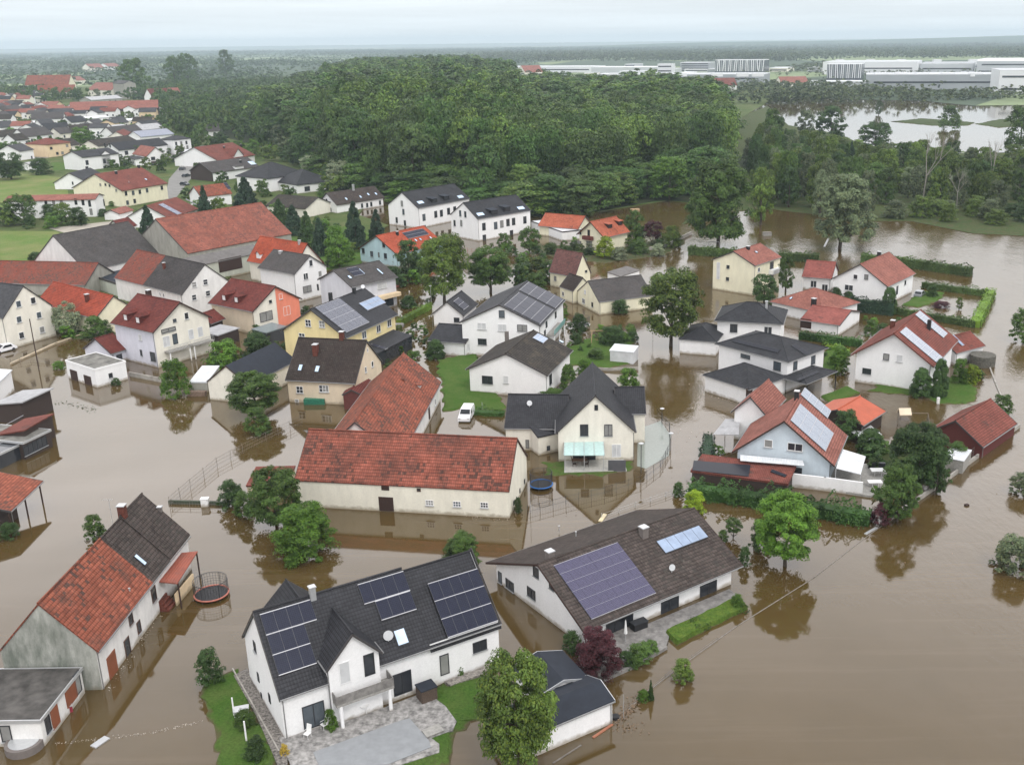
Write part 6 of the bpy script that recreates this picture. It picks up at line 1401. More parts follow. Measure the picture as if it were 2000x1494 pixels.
# nearness to the camera-side edge decides what is an individual
def near_edge(x, y):
    a = math.atan2(x, y); k_ = round(a * 60); return k_
front = {}
for (q, x, y) in edge:
    k_ = near_edge(x, y); front.setdefault(k_, []).append(math.hypot(x, y))
fmin = {k_: min(v) for k_, v in front.items()}
ind, rest = [], []
for (q, x, y) in edge:
    d = math.hypot(x, y); de = d - fmin[near_edge(x, y)]; t_ = min(1, de / 45)
    nzv = math.sin(x * .03 + 1) * math.sin(y * .021) * 3 + random.uniform(-3.5, 2.5)
    lowf = 1.0 if q[0] < 1010 else .62
    h_ = ((11 if de < 6 else 24) + 8 * min(1, de / 30) + nzv) if q[0] < 1010 else ((13 if de < 42 else 27) + nzv * .7)
    h_ += 2.5 * math.exp(-((q[0] - 850) / 150) ** 2) * t_ + 3.5 * math.sin(x * .051 + y * .013) * math.sin(y * .037)
    if q[0] < 640: h_ *= .8
    (ind if de < 36 else rest).append((x, y, h_, random.uniform(12, 20), de))
ind.sort(key=lambda t: t[4]); rest += ind[250:]; ind = ind[:250]
L_FO2 = leafmat('leaf_forest_light', (.082, .145, .028), .5, .2, .1); L_FO3 = leafmat('leaf_forest_olive', (.048, .085, .022))
WG = 'trees along the front of the wood'
for (x, y, h_, w_, de) in ind:
    kd = 'tall'; m_ = random.choice((L_FOR, L_MID, L_FO2, L_FOR, L_FO3, L_BRI if random.random() < .35 else L_FOR, L_SILV if random.random() < .12 else L_MID))
    place_tree(x, y, h_ * random.uniform(.85, 1.05), w_, kd, m_, 'mid', 'leafy green tree in the front rows of the big wood behind the houses', 'forest_tree', WG)
wallr = [t for t in rest if t[4] < 85 and math.hypot(t[0], t[1]) < 620]
nearr = [t for t in rest if t[4] >= 85 and math.hypot(t[0], t[1]) < 620]; farr = [t for t in rest if math.hypot(t[0], t[1]) >= 620]
half = lambda L_, i: [t for j, t in enumerate(L_) if j % 3 == i]
for i, mt in enumerate((L_FOR, L_FO2, L_FO3)):
    mass('forest_canopy', [(x, y, .2, h_ + random.uniform(-1.5, 1.5), w_ * 1.1, 5) for (x, y, h_, w_, d) in half(wallr, i)], (80, 44, .025), mt)
    mass('forest_canopy', [(x, y, .2, h_ + random.uniform(-2, 2), w_ * 1.15, random.randrange(4)) for (x, y, h_, w_, d) in half(nearr, i)], (42, 34, .033), mt, top=.5)
    mass('forest_canopy', [(x, y, .2, h_ + random.uniform(-2.5, 2), w_ * 1.3, random.randrange(4)) for (x, y, h_, w_, d) in half(farr, i)], (24, 18, .055), mt, top=.45)
# river bank trees on the right, singly visible
BG = 'trees along the flooded river bank'
BANK = [(1480, 400), (1520, 412), (1600, 425), (1700, 428), (1760, 426), (1860, 440), (2020, 452), (2060, 330), (1990, 330), (1880, 318), (1760, 310), (1700, 305), (1640, 285), (1560, 280), (1480, 300), (1450, 330)]
bp_ = sample(BANK, 9.5, seed=9); random.shuffle(bp_)
for (x, y) in bp_[:190]:
    q = proj((x, y, 0)); lo_ = q[1] > 412 and q[0] > 1700
    h_ = random.uniform(4, 7) if lo_ else random.uniform(5, 9) if (q[0] > 1525 and q[1] < 335) else random.uniform(8, 16) if q[0] > 1620 else random.uniform(11, 19)
    place_tree(x, y, h_, random.uniform(6, 10), 'bush' if lo_ else random.choice(('round', 'tall', 'tall', 'oval', 'willow')), random.choice((L_OLIV, L_MID, L_DARK, L_OLIV, L_WIL)), 'mid', 'green tree standing in the flooded scrub along the river bank', 'bank_tree', BG, trunk=not lo_)
for a in ((1790, 462, 1), (1850, 463, 1), (1900, 464, 1), (1950, 464, 1), (1985, 464, 1), (1820, 452, 1), (1880, 452, 1), (1930, 452, 1)):
    pass
T(1622, 280, 207, 76, 'oval', L_DARK, 'big dark tree standing before the bright pond', lod='mid'); T(1708, 300, 238, 70, 'round', L_DARK, 'dark tree right of the big pond tree', lod='mid'); T(1506, 300, 212, 46, 'oval', L_MID, 'tall tree left of the bright pond', lod='mid'); T(1572, 268, 215, 40, 'oval', L_WIL, 'thin pale tree left of the big pond tree')
T(1852, 252, 206, 50, 'bush', L_MID, 'bushy tree on the spit between the ponds'); T(1716, 225, 196, 18, 'oval', L_DARK, 'small tree standing in the pond'); T(1990, 300, 206, 70, 'round', L_MID, 'large tree at the right edge by the ponds'); T(1745, 318, 0, 0) if False else None
T(1660, 345, 275, 26, 'cone', L_CON, 'dark spruce among the bank trees', name='spruce')
# bare white tree
def bare(bx, by, ty, label, seed=1, spread=.25):
    p = at(bx, by, 0); h_ = ztop(p, ty); r = random.Random(seed); mb = MB()
    def grow(a, d, l, rad, n):
        b_ = a + d * l; mb.tube(a, b_, rad * .8, rad * .55, n=6, cap=False)
        if n == 0: return
        for _ in range(3 if n > 1 else 2): grow(b_, (d + Vector((r.uniform(-1, 1), r.uniform(-1, 1), r.uniform(-.1, .6))) * spread * 2.2).normalized(), l * r.uniform(.5, .75), rad * .55, n - 1)
    grow(p, Vector((r.uniform(-.06, .06), 0, 1)).normalized(), h_ * .52, h_ * .018, 4)
    return single('bare_tree', mb, M_PALEB, label, 'tree', origin=p)
bare(1801, 402, 292, 'bare white dead tree with forked top on the river bank', 2); bare(1932, 388, 300, 'bare pale trunk right of the white dead tree', 5, .12); bare(1868, 410, 345, 'leaning bare birch between the two dead trunks', 8, .3)

# village and distant greenery
VG = 'trees among the far village'
vt = []
for poly, sp, hh in (([(300, 215), (330, 240), (380, 300), (420, 262), (500, 290), (600, 330), (560, 290), (520, 230), (600, 175), (540, 168), (330, 178), (300, 195)], 11, (9, 16)), ([(0, 200), (60, 205), (130, 200), (300, 200), (300, 180), (240, 196), (170, 198), (100, 186), (40, 184), (0, 178)], 14, (9, 14))):
    for (x, y) in sample(poly, sp, seed=21): vt.append((x, y, random.uniform(*hh)))
random.shuffle(vt)
for (x, y, h_) in vt[:150]:
    place_tree(x, y, h_, random.uniform(9, 13), random.choice(('round', 'oval')), random.choice((L_MID, L_DARK, L_OLIV, L_FOR, L_WIL)), 'lo', 'green tree in the belt between the far village and the big wood', 'village_tree', VG, trunk=False)
mass('village_woods', [(x, y, .2, h_, random.uniform(10, 13), random.randrange(4)) for (x, y, h_) in vt[150:]], (10, 20, .09), L_MID)
for (bx, by, ty, wp, lab) in ((442, 150, 98, 40, 'tall single tree standing out left of the wood against the plain'), (370, 168, 105, 46, 'tall pair like tree left of the wood'), (265, 190, 115, 62, 'big tree mass right of the farm with silo'), (345, 178, 110, 40, 'high tree behind the white forest house')):
    T(bx, by, ty, wp, 'oval', L_MID, lab, lod='mid')
far_pts = []
r = random.Random(4)
def clusters(n, y0, y1, x0=-60, x1=2060, hh=(9, 16), ww=(14, 26), dens=1, avoid=None):
    for _ in range(n):
        py = r.uniform(y0, y1); px = r.uniform(x0, x1)
        if avoid and avoid(px, py): continue
        p = at(px, py, 0)
        if p.y > 9000: continue
        L_ = r.uniform(20, 160) * dens; k_ = int(L_ / 12) + 1; an = r.uniform(-.35, .35)
        for i in range(k_):
            far_pts.append((p.x + math.cos(an) * i * 12 + r.uniform(-6, 6), p.y + math.sin(an) * i * 12 + r.uniform(-10, 10), .2, r.uniform(*hh), r.uniform(*ww), r.randrange(5)))
built = lambda px, py: (960 < px < 1520 and 118 < py < 172) or (px > 1520 and 112 < py < 215) or (px < 330 and py > 178)
clusters(420, 130, 200, hh=(8, 15), avoid=lambda a, b_: built(a, b_) or a > 900 or (a < 340 and b_ > 150 and r.random() < .5))
clusters(500, 105, 132, hh=(9, 16), dens=1.6, avoid=built); clusters(520, 93, 108, hh=(10, 18), ww=(20, 40), dens=2.4); clusters(260, 86, 94, hh=(12, 20), ww=(40, 80), dens=3)
clusters(16, 166, 180, 1180, 1520, hh=(6, 11), ww=(8, 14)); clusters(42, 176, 205, 1380, 1560, hh=(7, 12), ww=(8, 14)); clusters(16, 186, 199, 1640, 1900, hh=(6, 11), ww=(8, 13)); clusters(14, 180, 196, 1500, 1680, hh=(6, 11), ww=(8, 13)); clusters(7, 186, 196, 1900, 2060, hh=(6, 11), ww=(8, 13)); clusters(12, 130, 150, 1500, 1600, hh=(8, 14)); clusters(10, 142, 158, 1300, 1900, hh=(6, 10), ww=(8, 12))
clusters(160, 108, 122, 900, 1500, hh=(14, 22), dens=1.5); clusters(120, 100, 116, 1480, 2060, hh=(14, 20), dens=1.6)
n3 = len(far_pts) // 3
mass('distant_trees', far_pts[:n3], (6, 9, .12), leafmat('distant_leaves_a', (.045, .085, .03), trans=0)); mass('distant_trees', far_pts[n3:2 * n3], (6, 9, .12), leafmat('distant_leaves_b', (.035, .065, .028), trans=0)); mass('distant_trees', far_pts[2 * n3:], (6, 9, .12), leafmat('distant_leaves_c', (.06, .09, .03), trans=0))
# floating weeds and reeds in the water
# ------------------------------------------------------------------ smaller things
Z = Vector((0, 0, 1))
def dirs(p, q):
    u = (q - p); u.z = 0; u = u.normalized(); return u, Vector((-u.y, u.x, 0))
def car(bx, by, fx, fy, L_, W_, H_, mat, label, name='parked_car', van=False, z0=-.25):
    """rear ground point -> front ground point fix the heading"""
    p, q = at(bx, by, 0), at(fx, fy, 0); u, n = dirs(p, q); c = (p + q) / 2; c.z = z0
    root = empty(name, c, label, 'van' if van else 'car'); hw = W_ / 2
    if van: prof = [(-.5, .25), (-.5, .80), (-.46, 1.0), (.12, 1.0), (.30, .62), (.47, .50), (.5, .38), (.5, .18)]
    else: prof = [(-.5, .25), (-.49, .55), (-.42, .62), (-.30, .97), (.05, 1.0), (.24, .66), (.46, .55), (.5, .40), (.5, .18)]
    P = lambda a, b_, z: c + u * a * L_ + n * b_ + Z * z * H_
    mb = MB(); inset = lambda z: hw * (1 - .13 * max(0, z - .5) / .5)
    A = [P(a, inset(z), z) for a, z in prof]; B_ = [P(a, -inset(z), z) for a, z in prof]
    mb.poly(A); mb.poly(list(reversed(B_)))
    for i in range(len(prof)):
        j = (i + 1) % len(prof); mb.poly([A[j], A[i], B_[i], B_[j]])
    mb.build('body', mat, root)
    def pane(pts): m_ = MB(); m_.poly(pts); m_.poly(list(reversed(pts))); m_.build('window', M_GLASS, root)
    i = 3 if van else 4; (a0, z0_), (a1, z1_) = prof[i], prof[i + 1]; o = Z * .012 + u * .012
    k = lambda t: (a0 + (a1 - a0) * t, z0_ + (z1_ - z0_) * t)
    pa, pb = k(.1), k(.92); pane([P(pa[0], inset(pa[1]) * .88, pa[1]) + o, P(pa[0], -inset(pa[1]) * .88, pa[1]) + o, P(pb[0], -inset(pb[1]) * .9, pb[1]) + o, P(pb[0], inset(pb[1]) * .9, pb[1]) + o])
    for s_ in (-1, 1):
        x0, x1 = ((.02, .20) if van else (-.3, .12)); pane([P(x0, s_ * (inset(.62) + .012), .62), P(x1 + .03, s_ * (inset(.62) + .012), .62), P(x1 - .09, s_ * (inset(.92) + .012), .92), P(x0 + (.02 if van else .05), s_ * (inset(.92) + .012), .92)])
        for a in (-.32, .32):
            m_ = MB(); w0 = P(a, s_ * (hw - .12), 0) + Z * .30; m_.tube(w0, w0 + n * s_ * .14, .31, n=16); m_.build('wheel', M_FRAMED, root)
        m_ = MB(); m_.box(P(.497, s_ * hw * .72, .42), u * .02, n * .14, Z * .09); m_.build('headlight', M_METAL, root)
    if not van: pane([P(-.43, inset(.66) * .85, .66) - u * .02, P(-.43, -inset(.66) * .85, .66) - u * .02, P(-.315, -inset(.93) * .85, .93) - u * .02, P(-.315, inset(.93) * .85, .93) - u * .02])
    return root
PAINTW = flat('white_car_paint', (.78, .78, .80), .2, var=.02, spec=.6); PAINTD = flat('dark_car_paint', (.03, .035, .045), .2, var=.02, spec=.6); PAINTG = flat('silver_car_paint', (.30, .31, .33), .25, .3, var=.02)
car(921, 800, 902, 833, 4.4, 1.85, 1.85, PAINTW, 'white panel van parked in shallow water by the orange roofed barn', 'panel_van', True, -.12)
car(1786, 586, 1806, 570, 4.3, 1.75, 1.45, PAINTG, 'silver grey car half drowned on the lawn by the white salmon house', z0=-.1)
car(24, 682, -8, 690, 4.4, 1.8, 1.5, PAINTW, 'white car cut by the left edge below the tall cream house', z0=-.1)
for i, (x, y, x2, y2, lab, m_) in enumerate(((352, 335, 361, 332, 'dark car parked on the village street, farthest of three', PAINTD), (359, 348, 369, 346, 'dark car parked on the village street, middle of three', PAINTD), (355, 363, 367, 364, 'dark blue car parked on the village street, nearest of three', PAINTD))):
    r_ = car(x, y, x2, y2, 4.3, 1.8, 1.45, m_, lab, z0=.3); r_['group'] = 'cars parked on the village street'

def tramp(px, py, rad, rim, label, zc=.75, net=1.8, tilt=0, arch=False):
    p = at(px, py, zc); root = empty('trampoline', (p.x, p.y, 0), label, 'trampoline')
    mb = MB(); mb.ring(p, rad, .09, 36); mb.build('rim', rim, root)
    mb = MB(); k_ = 28; ring = [p + Vector((math.cos(2 * math.pi * i / k_) * (rad - .12), math.sin(2 * math.pi * i / k_) * (rad - .12), -.02)) for i in range(k_)]
    mb.poly(ring); mb.build('mat', M_BLACKCH, root)
    for i in range(6):
        a = 2 * math.pi * i / 6 + .3; q = p + Vector((math.cos(a), math.sin(a), 0)) * rad
        mb = MB(); mb.tube((q.x, q.y, -.3), (q.x, q.y, zc + net), .03); mb.build('net_pole', M_FRAMED, root)
    mb = MB()
    for i in range(36):
        a0, a1 = 2 * math.pi * i / 36, 2 * math.pi * (i + 1) / 36
        q0, q1 = p + Vector((math.cos(a0), math.sin(a0), 0)) * (rad - .08), p + Vector((math.cos(a1), math.sin(a1), 0)) * (rad - .08)
        mb.tube(q0, q0 + Z * net, .016, n=3, cap=False)
        for z_ in np.arange(.3, net + .01, .3): mb.tube(q0 + Z * float(z_), q1 + Z * float(z_), .014, n=3, cap=False)
    for i in range(36):
        a0, a1 = 2 * math.pi * i / 36, 2 * math.pi * (i + 1) / 36
        mb.tube(p + Vector((math.cos(a0), math.sin(a0), 0)) * rad + Z * net, p + Vector((math.cos(a1), math.sin(a1), 0)) * rad + Z * net, .03, n=4, cap=False)
    mb.build('safety_net', M_FRAMED, root)
tramp(413, 1158, 1.75, flat('red_white_rim', (.45, .16, .12), .5), 'round trampoline with black net and reddish rim by the farmhouse porch', .35, 1.6)
tramp(1057, 945, 1.5, flat('blue_rim', (.03, .13, .38), .5), 'trampoline with blue rim at the right end of the barn', .45, 1.7)
tramp(1136, 634, 1.7, flat('white_rim', (.6, .6, .58), .5), 'trampoline with dark net and white rim beside the big solar house', .6, 1.7)

def fence(name, pts, label, h_=1.1, gap=2.4, rails=2, r_=.035, mat=M_METAL, mesh=False, z0=-.1, cat='fence', lean=.08, prails=.018):
    P_ = [at(x, y, 0) for x, y in pts]; root = empty(name, P_[0], label, cat); posts = 0; mb = MB()
    for a, b_ in zip(P_, P_[1:]):
        L_ = (b_ - a).length; k_ = max(1, int(L_ / gap))
        for i in range(k_ + (1 if b_ is P_[-1] else 0)):
            q = a.lerp(b_, i / k_)
            if posts < 95:
                m_ = MB(); m_.tube((q.x, q.y, z0 - .3), (q.x + random.uniform(-lean, lean), q.y + random.uniform(-lean, lean), h_), r_, n=5); m_.build('post', mat, root); posts += 1
        for j in range(rails):
            z_ = h_ * (j + .7) / rails; mb.tube(a + Z * z_, b_ + Z * z_, prails, n=4, cap=False)
        if mesh:
            n_ = int(L_ / .35)
            for i in range(n_): q = a.lerp(b_, i / n_); mb.tube(q + Z * z0, q + Z * (h_ * .95), .009, n=3, cap=False)
    mb.build('rail', mat, root); return root
def lowwall(name, pts, label, h_=.18, t=.12, mat=M_CONC, z0=-.5, cat='wall'):
    mb = MB(); P_ = [at(x, y, 0) for x, y in pts]
    for a, b_ in zip(P_, P_[1:]):
        u, n = dirs(a, b_); c = (a + b_) / 2; L_ = (b_ - a).length; mb.box((c.x, c.y, (h_ + z0) / 2), u * (L_ / 2 + t), n * t, (0, 0, (h_ - z0) / 2))
    return single(name, mb, mat, label, cat)
M_OLDW = flat('old_grey_wood', (.19, .17, .15), .85, var=.3); M_WALLC = flat('garden_wall_concrete', (.33, .31, .28), .85, var=.25, scale=1)
fence('wire_fence', [(332, 990), (372, 955), (425, 912), (475, 885), (520, 862), (590, 828)], 'drowned wire fence crossing the calm water behind the farmhouse', 1.5, 2.6, 3, .03, M_OLDW, True)
lowwall('garden_wall', [(332, 983), (440, 986)], 'low dark wall top between wire fence and dark clipped shrub', .45, .14, flat('dark_green_wall', (.06, .075, .05), .8)); fence('wire_fence', [(335, 988), (440, 990)], 'short wire fence in front of the low dark wall', 1.0, 2.2, 2, .025, M_OLDW, True)
fence('wire_fence', [(1030, 1006), (1105, 985), (1180, 968), (1250, 945), (1290, 915), (1308, 880), (1308, 840), (1285, 812)], 'thin dark railing curving round the cross gabled house garden', 1.3, 1.6, 2, .028, M_FRAMED, True)
fence('wire_fence', [(1176, 1012), (1240, 990), (1300, 970), (1330, 958)], 'pale low fence along the flooded lane', .7, 2.0, 2, .04, M_METAL)
lowwall('garden_wall', [(1200, 1412), (1262, 1352), (1345, 1290), (1440, 1222), (1590, 1128), (1690, 1050), (1735, 1018)], 'thin drowned wall top running up from the garage to the corner tree', .03, .05, M_OLDW, cat='wall')
fence('wire_fence', [(1210, 1400), (1300, 1322), (1400, 1250)], 'nearly drowned wire fence below the bungalow', .35, 3.2, 1, .025, M_OLDW)
lowwall('garden_wall', [(1735, 1018), (1790, 980), (1848, 940), (1905, 897), (1990, 835)], 'concrete wall topped by fence under the dark trees toward the boathouse', .55, .14, M_WALLC); fence('wire_fence', [(1738, 1010), (1848, 934), (1900, 892)], 'wire fence on the concrete wall below the dark trees', 1.5, 2.5, 3, .03, M_OLDW, True)
lowwall('garden_wall', [(1932, 715), (1945, 750), (1958, 780)], 'curved drowned wall behind the round lawn', .15, .12, M_WALLC)
lowwall('garden_wall', [(1540, 950), (1610, 958), (1682, 968)], 'white terrace wall behind the long thick hedge', 1.9, .12, M_WHITE); lowwall('garden_wall', [(1245, 494), (1300, 483), (1350, 458)], 'pale garden wall beside the brown river arm', .9, .18, M_WALLC)
lowwall('garden_wall', [(1140, 722), (1190, 724), (1245, 722)], 'low concrete garden wall in front of the white shed', .5, .1, M_WALLC); lowwall('garden_wall', [(255, 735), (345, 752)], 'grey wall between twin garage and bright shrub', .8, .12, M_WALLC)
lowwall('garden_wall', [(22, 712), (110, 672), (190, 645)], 'stone kerb of the flooded lane below the tall cream house', .35, .15, W_BEIGE); lowwall('garden_wall', [(455, 1310), (545, 1470)], 'thin kerb between left lawn and gravel path', .3, .06, M_WALLC)
fence('garden_fence', [(1035, 440), (1100, 455), (1100, 470)], 'grey mesh fence below the flat white garage', 1.2, 2.2, 2, .04, M_METAL, True); fence('wire_fence', [(1225, 505), (1335, 500)], 'thin dark railing over the bright water', 1.0, 2.2, 2, .03, M_FRAMED, False)
fence('wooden_fence', [(905, 492), (965, 500), (985, 496)], 'reddish board fence below the row houses', 1.3, 1.4, 3, .05, flat('red_cedar_boards', (.25, .10, .06), .8), True); fence('garden_fence', [(1500, 595), (1570, 575), (1590, 590)], 'pale picket fence behind the salmon hipped roof', 1.1, 1.2, 2, .04, M_METAL, True)
fence('garden_fence', [(0, 716), (60, 705), (120, 712)], 'drowned metal garden fence under the wooden pole', .9, 1.5, 2, .03, M_OLDW, True)

def pole(bx, by, ty, label, r_=.11, mat=M_WOODD, name='utility_pole', head=None, cat='pole', dx=0):
    p = at(bx, by, 0); h_ = ztop(p, ty); root = empty(name, p, label, cat); mb = MB(); mb.tube(p - Z, p + Z * h_ + Vector((dx, 0, 0)), r_, r_ * .75, n=8); mb.build('pole', mat, root)
    if head == 'lamp':
        mb = MB(); mb.tube(p + Z * h_, p + Z * (h_ + .18), .10, .34, n=14); mb.tube(p + Z * (h_ + .18), p + Z * (h_ + .3), .36, .1, n=14); mb.build('lamp_head', M_METAL, root)
    if head == 'sign':
        mb = MB(); mb.box(p + Z * (h_ - .5), (.3, 0, 0), (0, .02, 0), Z * .22); mb.box(p + Z * (h_ - 1.2) - Vector((.1, 0, 0)), (.22, 0, 0), (0, .02, 0), Z * .16); mb.build('sign_plate', M_METAL, root)
    return root
pole(76, 722, 623, 'tall brown wooden pole with its reflection in the calm water'); pole(340, 604, 536, 'dark wooden pole in front of the two coloured farmhouse')
pole(1252, 924, 868, 'street lamp with white saucer head beside the cross gabled house', .06, M_FRAMED, 'street_lamp', 'lamp', 'lamp'); pole(1293, 828, 800, 'lamp at the top of the curved railing', .05, M_FRAMED, 'street_lamp', 'lamp', 'lamp')
pole(1310, 880, 848, 'short lamp on the right bend of the curved railing', .05, M_FRAMED, 'street_lamp', 'lamp', 'lamp'); pole(843, 602, 560, 'slim street lamp left of the tree pair', .05, M_METAL, 'street_lamp', 'lamp', 'lamp'); pole(1275, 664, 622, 'thin traffic sign pole left of the big street tree', .04, M_METAL, 'traffic_sign', 'sign', 'sign')
pole(1218, 1402, 1356, 'thin white marker pole beside the blue black garage roof', .03, M_METAL, 'marker_pole'); pole(1036, 1000, 938, 'thin pale flag pole at the right end of the barn', .04, M_METAL, 'flag_pole'); pole(942, 800, 786, 'white post behind the van', .06, M_METAL, 'marker_pole'); pole(1888, 540, 527, 'white post at the end of the river hedge', .06, M_METAL, 'marker_pole')
def antenna(bx, by, ty, label):
    p = at(bx, by, 4); h_ = ztop(p, ty); mb = MB(); mb.tube((p.x, p.y, 4), (p.x, p.y, h_), .025)
    for i in range(5): mb.tube((p.x - .7, p.y, h_ - .1 - i * .0), (p.x + .5, p.y, h_ - .1), .012); mb.tube((p.x - .6 + i * .25, p.y - .25, h_ - .1), (p.x - .6 + i * .25, p.y + .25, h_ - .1), .01)
    return mb
m_ = antenna(220, 1022, 974, ''); m_.build('antenna', M_METAL, farm.root)
for x, y, t in ((458, 1400, 1362), (482, 1450, 1408)): pole(x, y, t, 'white square post on the left lawn, %s' % ('upper' if y < 1420 else 'lower'), .09, M_WHITE, 'garden_post')

# ---- terrace of the white foreground house
slab_px('terrace', [(545, 1440), (600, 1427), (700, 1400), (832, 1350), (870, 1378), (892, 1408), (884, 1425), (842, 1440), (858, 1452), (858, 1468), (760, 1500), (575, 1510)], -.6, .28, flat('rough_slate_slabs', (.26, .25, .24), .85, var=.55, scale=2.2, bump=.8), 'broken slate terrace', 'terrace', 'structure')
slab_px('terrace_paving', [(612, 1468), (780, 1407), (800, 1402), (838, 1445), (842, 1458), (756, 1492), (625, 1500)], .27, .34, flat('plain_grey_slabs', (.25, .26, .27), .6, var=.1, scale=1.5), 'smooth grey paving', 'paving', 'structure')
slab_px('gravel_path', [(456, 1318), (484, 1304), (492, 1330), (560, 1445), (562, 1500), (545, 1500), (500, 1395)], -.5, .26, flat('coarse_gravel', (.17, .155, .14), .9, var=.7, scale=5, bump=1), None, None, 'structure')
slab_px('garden_bed', [(868, 1330), (960, 1298), (968, 1306), (880, 1338)], -.5, .3, flat('gravel_bed', (.22, .2, .18), .9, var=.6, scale=5), None, None, 'structure')
M_CHAIR = flat('white_plastic', (.75, .75, .74), .4, var=.03)
def chair(px, py, ang, label, z0=.30, mat=M_CHAIR, s=1.0):
    p = at(px, py, z0); u = Vector((math.cos(ang), math.sin(ang), 0)); n = Vector((-u.y, u.x, 0)); root = empty('garden_chair', p, label, 'chair', 'garden chairs on the terraces')
    mb = MB(); mb.box(p + Z * .43 * s, u * .25 * s, n * .25 * s, Z * .02); mb.build('seat', mat, root)
    mb = MB(); mb.box(p - u * .28 * s + Z * .78 * s, u * .02 * s + Z * .0, n * .24 * s, Z * .36 * s - u * .08); mb.build('backrest', mat, root)
    for a in (-1, 1):
        for b_ in (-1, 1): mb = MB(); mb.tube(p + u * .22 * a * s + n * .22 * b_ * s, p + u * .2 * a * s + n * .2 * b_ * s + Z * .43 * s, .02); mb.build('leg', mat, root)
        mb = MB(); mb.tube(p - u * .25 * s + n * .25 * a * s + Z * .65 * s, p + u * .22 * s + n * .25 * a * s + Z * .65 * s, .02); mb.build('armrest', mat, root)
def table(px, py, r_, label, z0=.30, mat=M_CHAIR, sq=None, hh=.72):
    p = at(px, py, z0); root = empty('garden_table', p, label, 'table'); mb = MB()
    if sq: mb.box(p + Z * hh, (sq[0] / 2, 0, 0), (0, sq[1] / 2, 0), Z * .03)
    else: mb.tube(p + Z * hh, p + Z * (hh + .04), r_, n=20)
    mb.build('tabletop', mat, root)
    for i in range(4):
        a = i * math.pi / 2 + .78; d = Vector((math.cos(a), math.sin(a), 0)); k = r_ * .8 if not sq else min(sq) * .55; mb = MB(); mb.tube(p + d * k, p + d * k * .9 + Z * hh, .025); mb.build('leg', mat, root)
chair(634, 1422, -2.3, 'white garden chair by the potted shrub'); chair(601, 1440, -2.0, 'white garden chair at the left terrace corner'); chair(688, 1394, -1.2, 'white garden chair left of the round table under the balcony'); chair(735, 1378, -2.6, 'white garden chair right of the round table under the balcony')
table(712, 1390, .42, 'small round white table under the stone balcony')
def crate(name, px, py, size, ang, z0, mat, label, cat, top=None, group=None):
    p = at(px, py, z0); u = Vector((math.cos(ang), math.sin(ang), 0)); n = Vector((-u.y, u.x, 0)); root = empty(name, p, label, cat, group)
    mb = MB(); mb.box(p + Z * size[2] / 2, u * size[0] / 2, n * size[1] / 2, Z * size[2] / 2); mb.build('body', mat, root)
    if top: mb = MB(); mb.box(p + Z * (size[2] + .05), u * (size[0] / 2 + .05), n * (size[1] / 2 + .05), Z * .05); mb.build('lid', top, root)
    return root
AF = math.atan2((at(979, 1217) - at(546, 1366)).y, (at(979, 1217) - at(546, 1366)).x)
crate('garden_box', 834, 1362, (1.5, 1.3, 1.2), AF, .28, flat('brown_wicker', (.09, .065, .05), .8, scale=9, var=.3), 'brown garden box with dark lid at the right of the balcony', 'garden box', T_BLCK)
crate('stone_steps', 846, 1434, (1.5, 1.0, .35), AF, .0, M_STONE, 'pale stone steps at the right terrace corner', 'steps', W_OLD if False else M_CONC)
crate('garden_bench', 943, 1288, (1.1, .5, .55), AF, .3, M_OLDW, 'grey wooden bench under the wide window at right', 'bench'); table(922, 1296, .4, 'white round table beside the grey bench', .3)
crate('planter_box', 472, 1394, (1.2, .8, .5), .3, .2, M_METAL, 'pale metal box by the white post on the left lawn', 'box', M_METAL)
crate('electricity_box', 402, 992, (.9, .7, 1.3), .1, -.3, M_WHITE, 'white box standing in water beside the dark clipped shrub', 'box', M_WHITE)
crate('floating_pallet', 196, 1450, (1.4, .7, .12), 1.1, -.02, M_METAL, 'white frame floating near the bottom left garage', 'pallet')
crate('red_tank', 134, 1392, (.7, .7, .8), .6, -.2, flat('dark_red_plastic', (.25, .03, .05), .4), 'dark red tub with white lid by the orange garage doors', 'tub', M_METAL)
def cyl(name, px, py, r_, h_, z0, mat, label, cat, top=None, lid=None):
    p = at(px, py, z0); root = empty(name, p, label, cat); mb = MB(); mb.tube(p, p + Z * h_, r_, n=28); mb.build('body', mat, root)
    if lid: mb = MB(); mb.tube(p + Z * h_, p + Z * (h_ + .03), r_ * .8, n=28); mb.build('lid', lid, root)
    return root
cyl('round_pool', 50, 1462, 1.5, .8, -.1, M_GREYCH, 'round grey tank with white cover at the bottom left corner', 'tank', lid=M_METAL)
cyl('tyre', 1202, 1404, .35, .35, -.1, M_BLACKCH, 'dark barrel at the corner of the blue black garage', 'barrel')
# floating plank and debris
def plank(px, py, px2, py2, w_, label, mat, name='floating_plank', z=.03):
    a, b_ = at(px, py, z), at(px2, py2, z); u, n = dirs(a, b_); mb = MB(); mb.box((a + b_) / 2, u * (b_ - a).length / 2, n * w_ / 2, Z * .05); single(name, mb, mat, label, 'plank')
plank(1158, 1440, 1196, 1414, .22, 'orange board floating along the garage wall', flat('orange_board', (.36, .15, .09), .7)); plank(1080, 1490, 1135, 1455, .12, 'thin pale board floating below the orange board', M_OLDW)
plank(1690, 1043, 1712, 1030, .35, 'pale board floating by the corner of the long hedge', M_METAL); plank(1172, 1018, 1182, 1004, .5, 'yellowish board floating at the end of the pale fence', flat('pale_yellow_board', (.6, .52, .34), .7)); plank(625, 800, 650, 790, .4, 'plank floating in front of the cream house', M_OLDW) if False else None
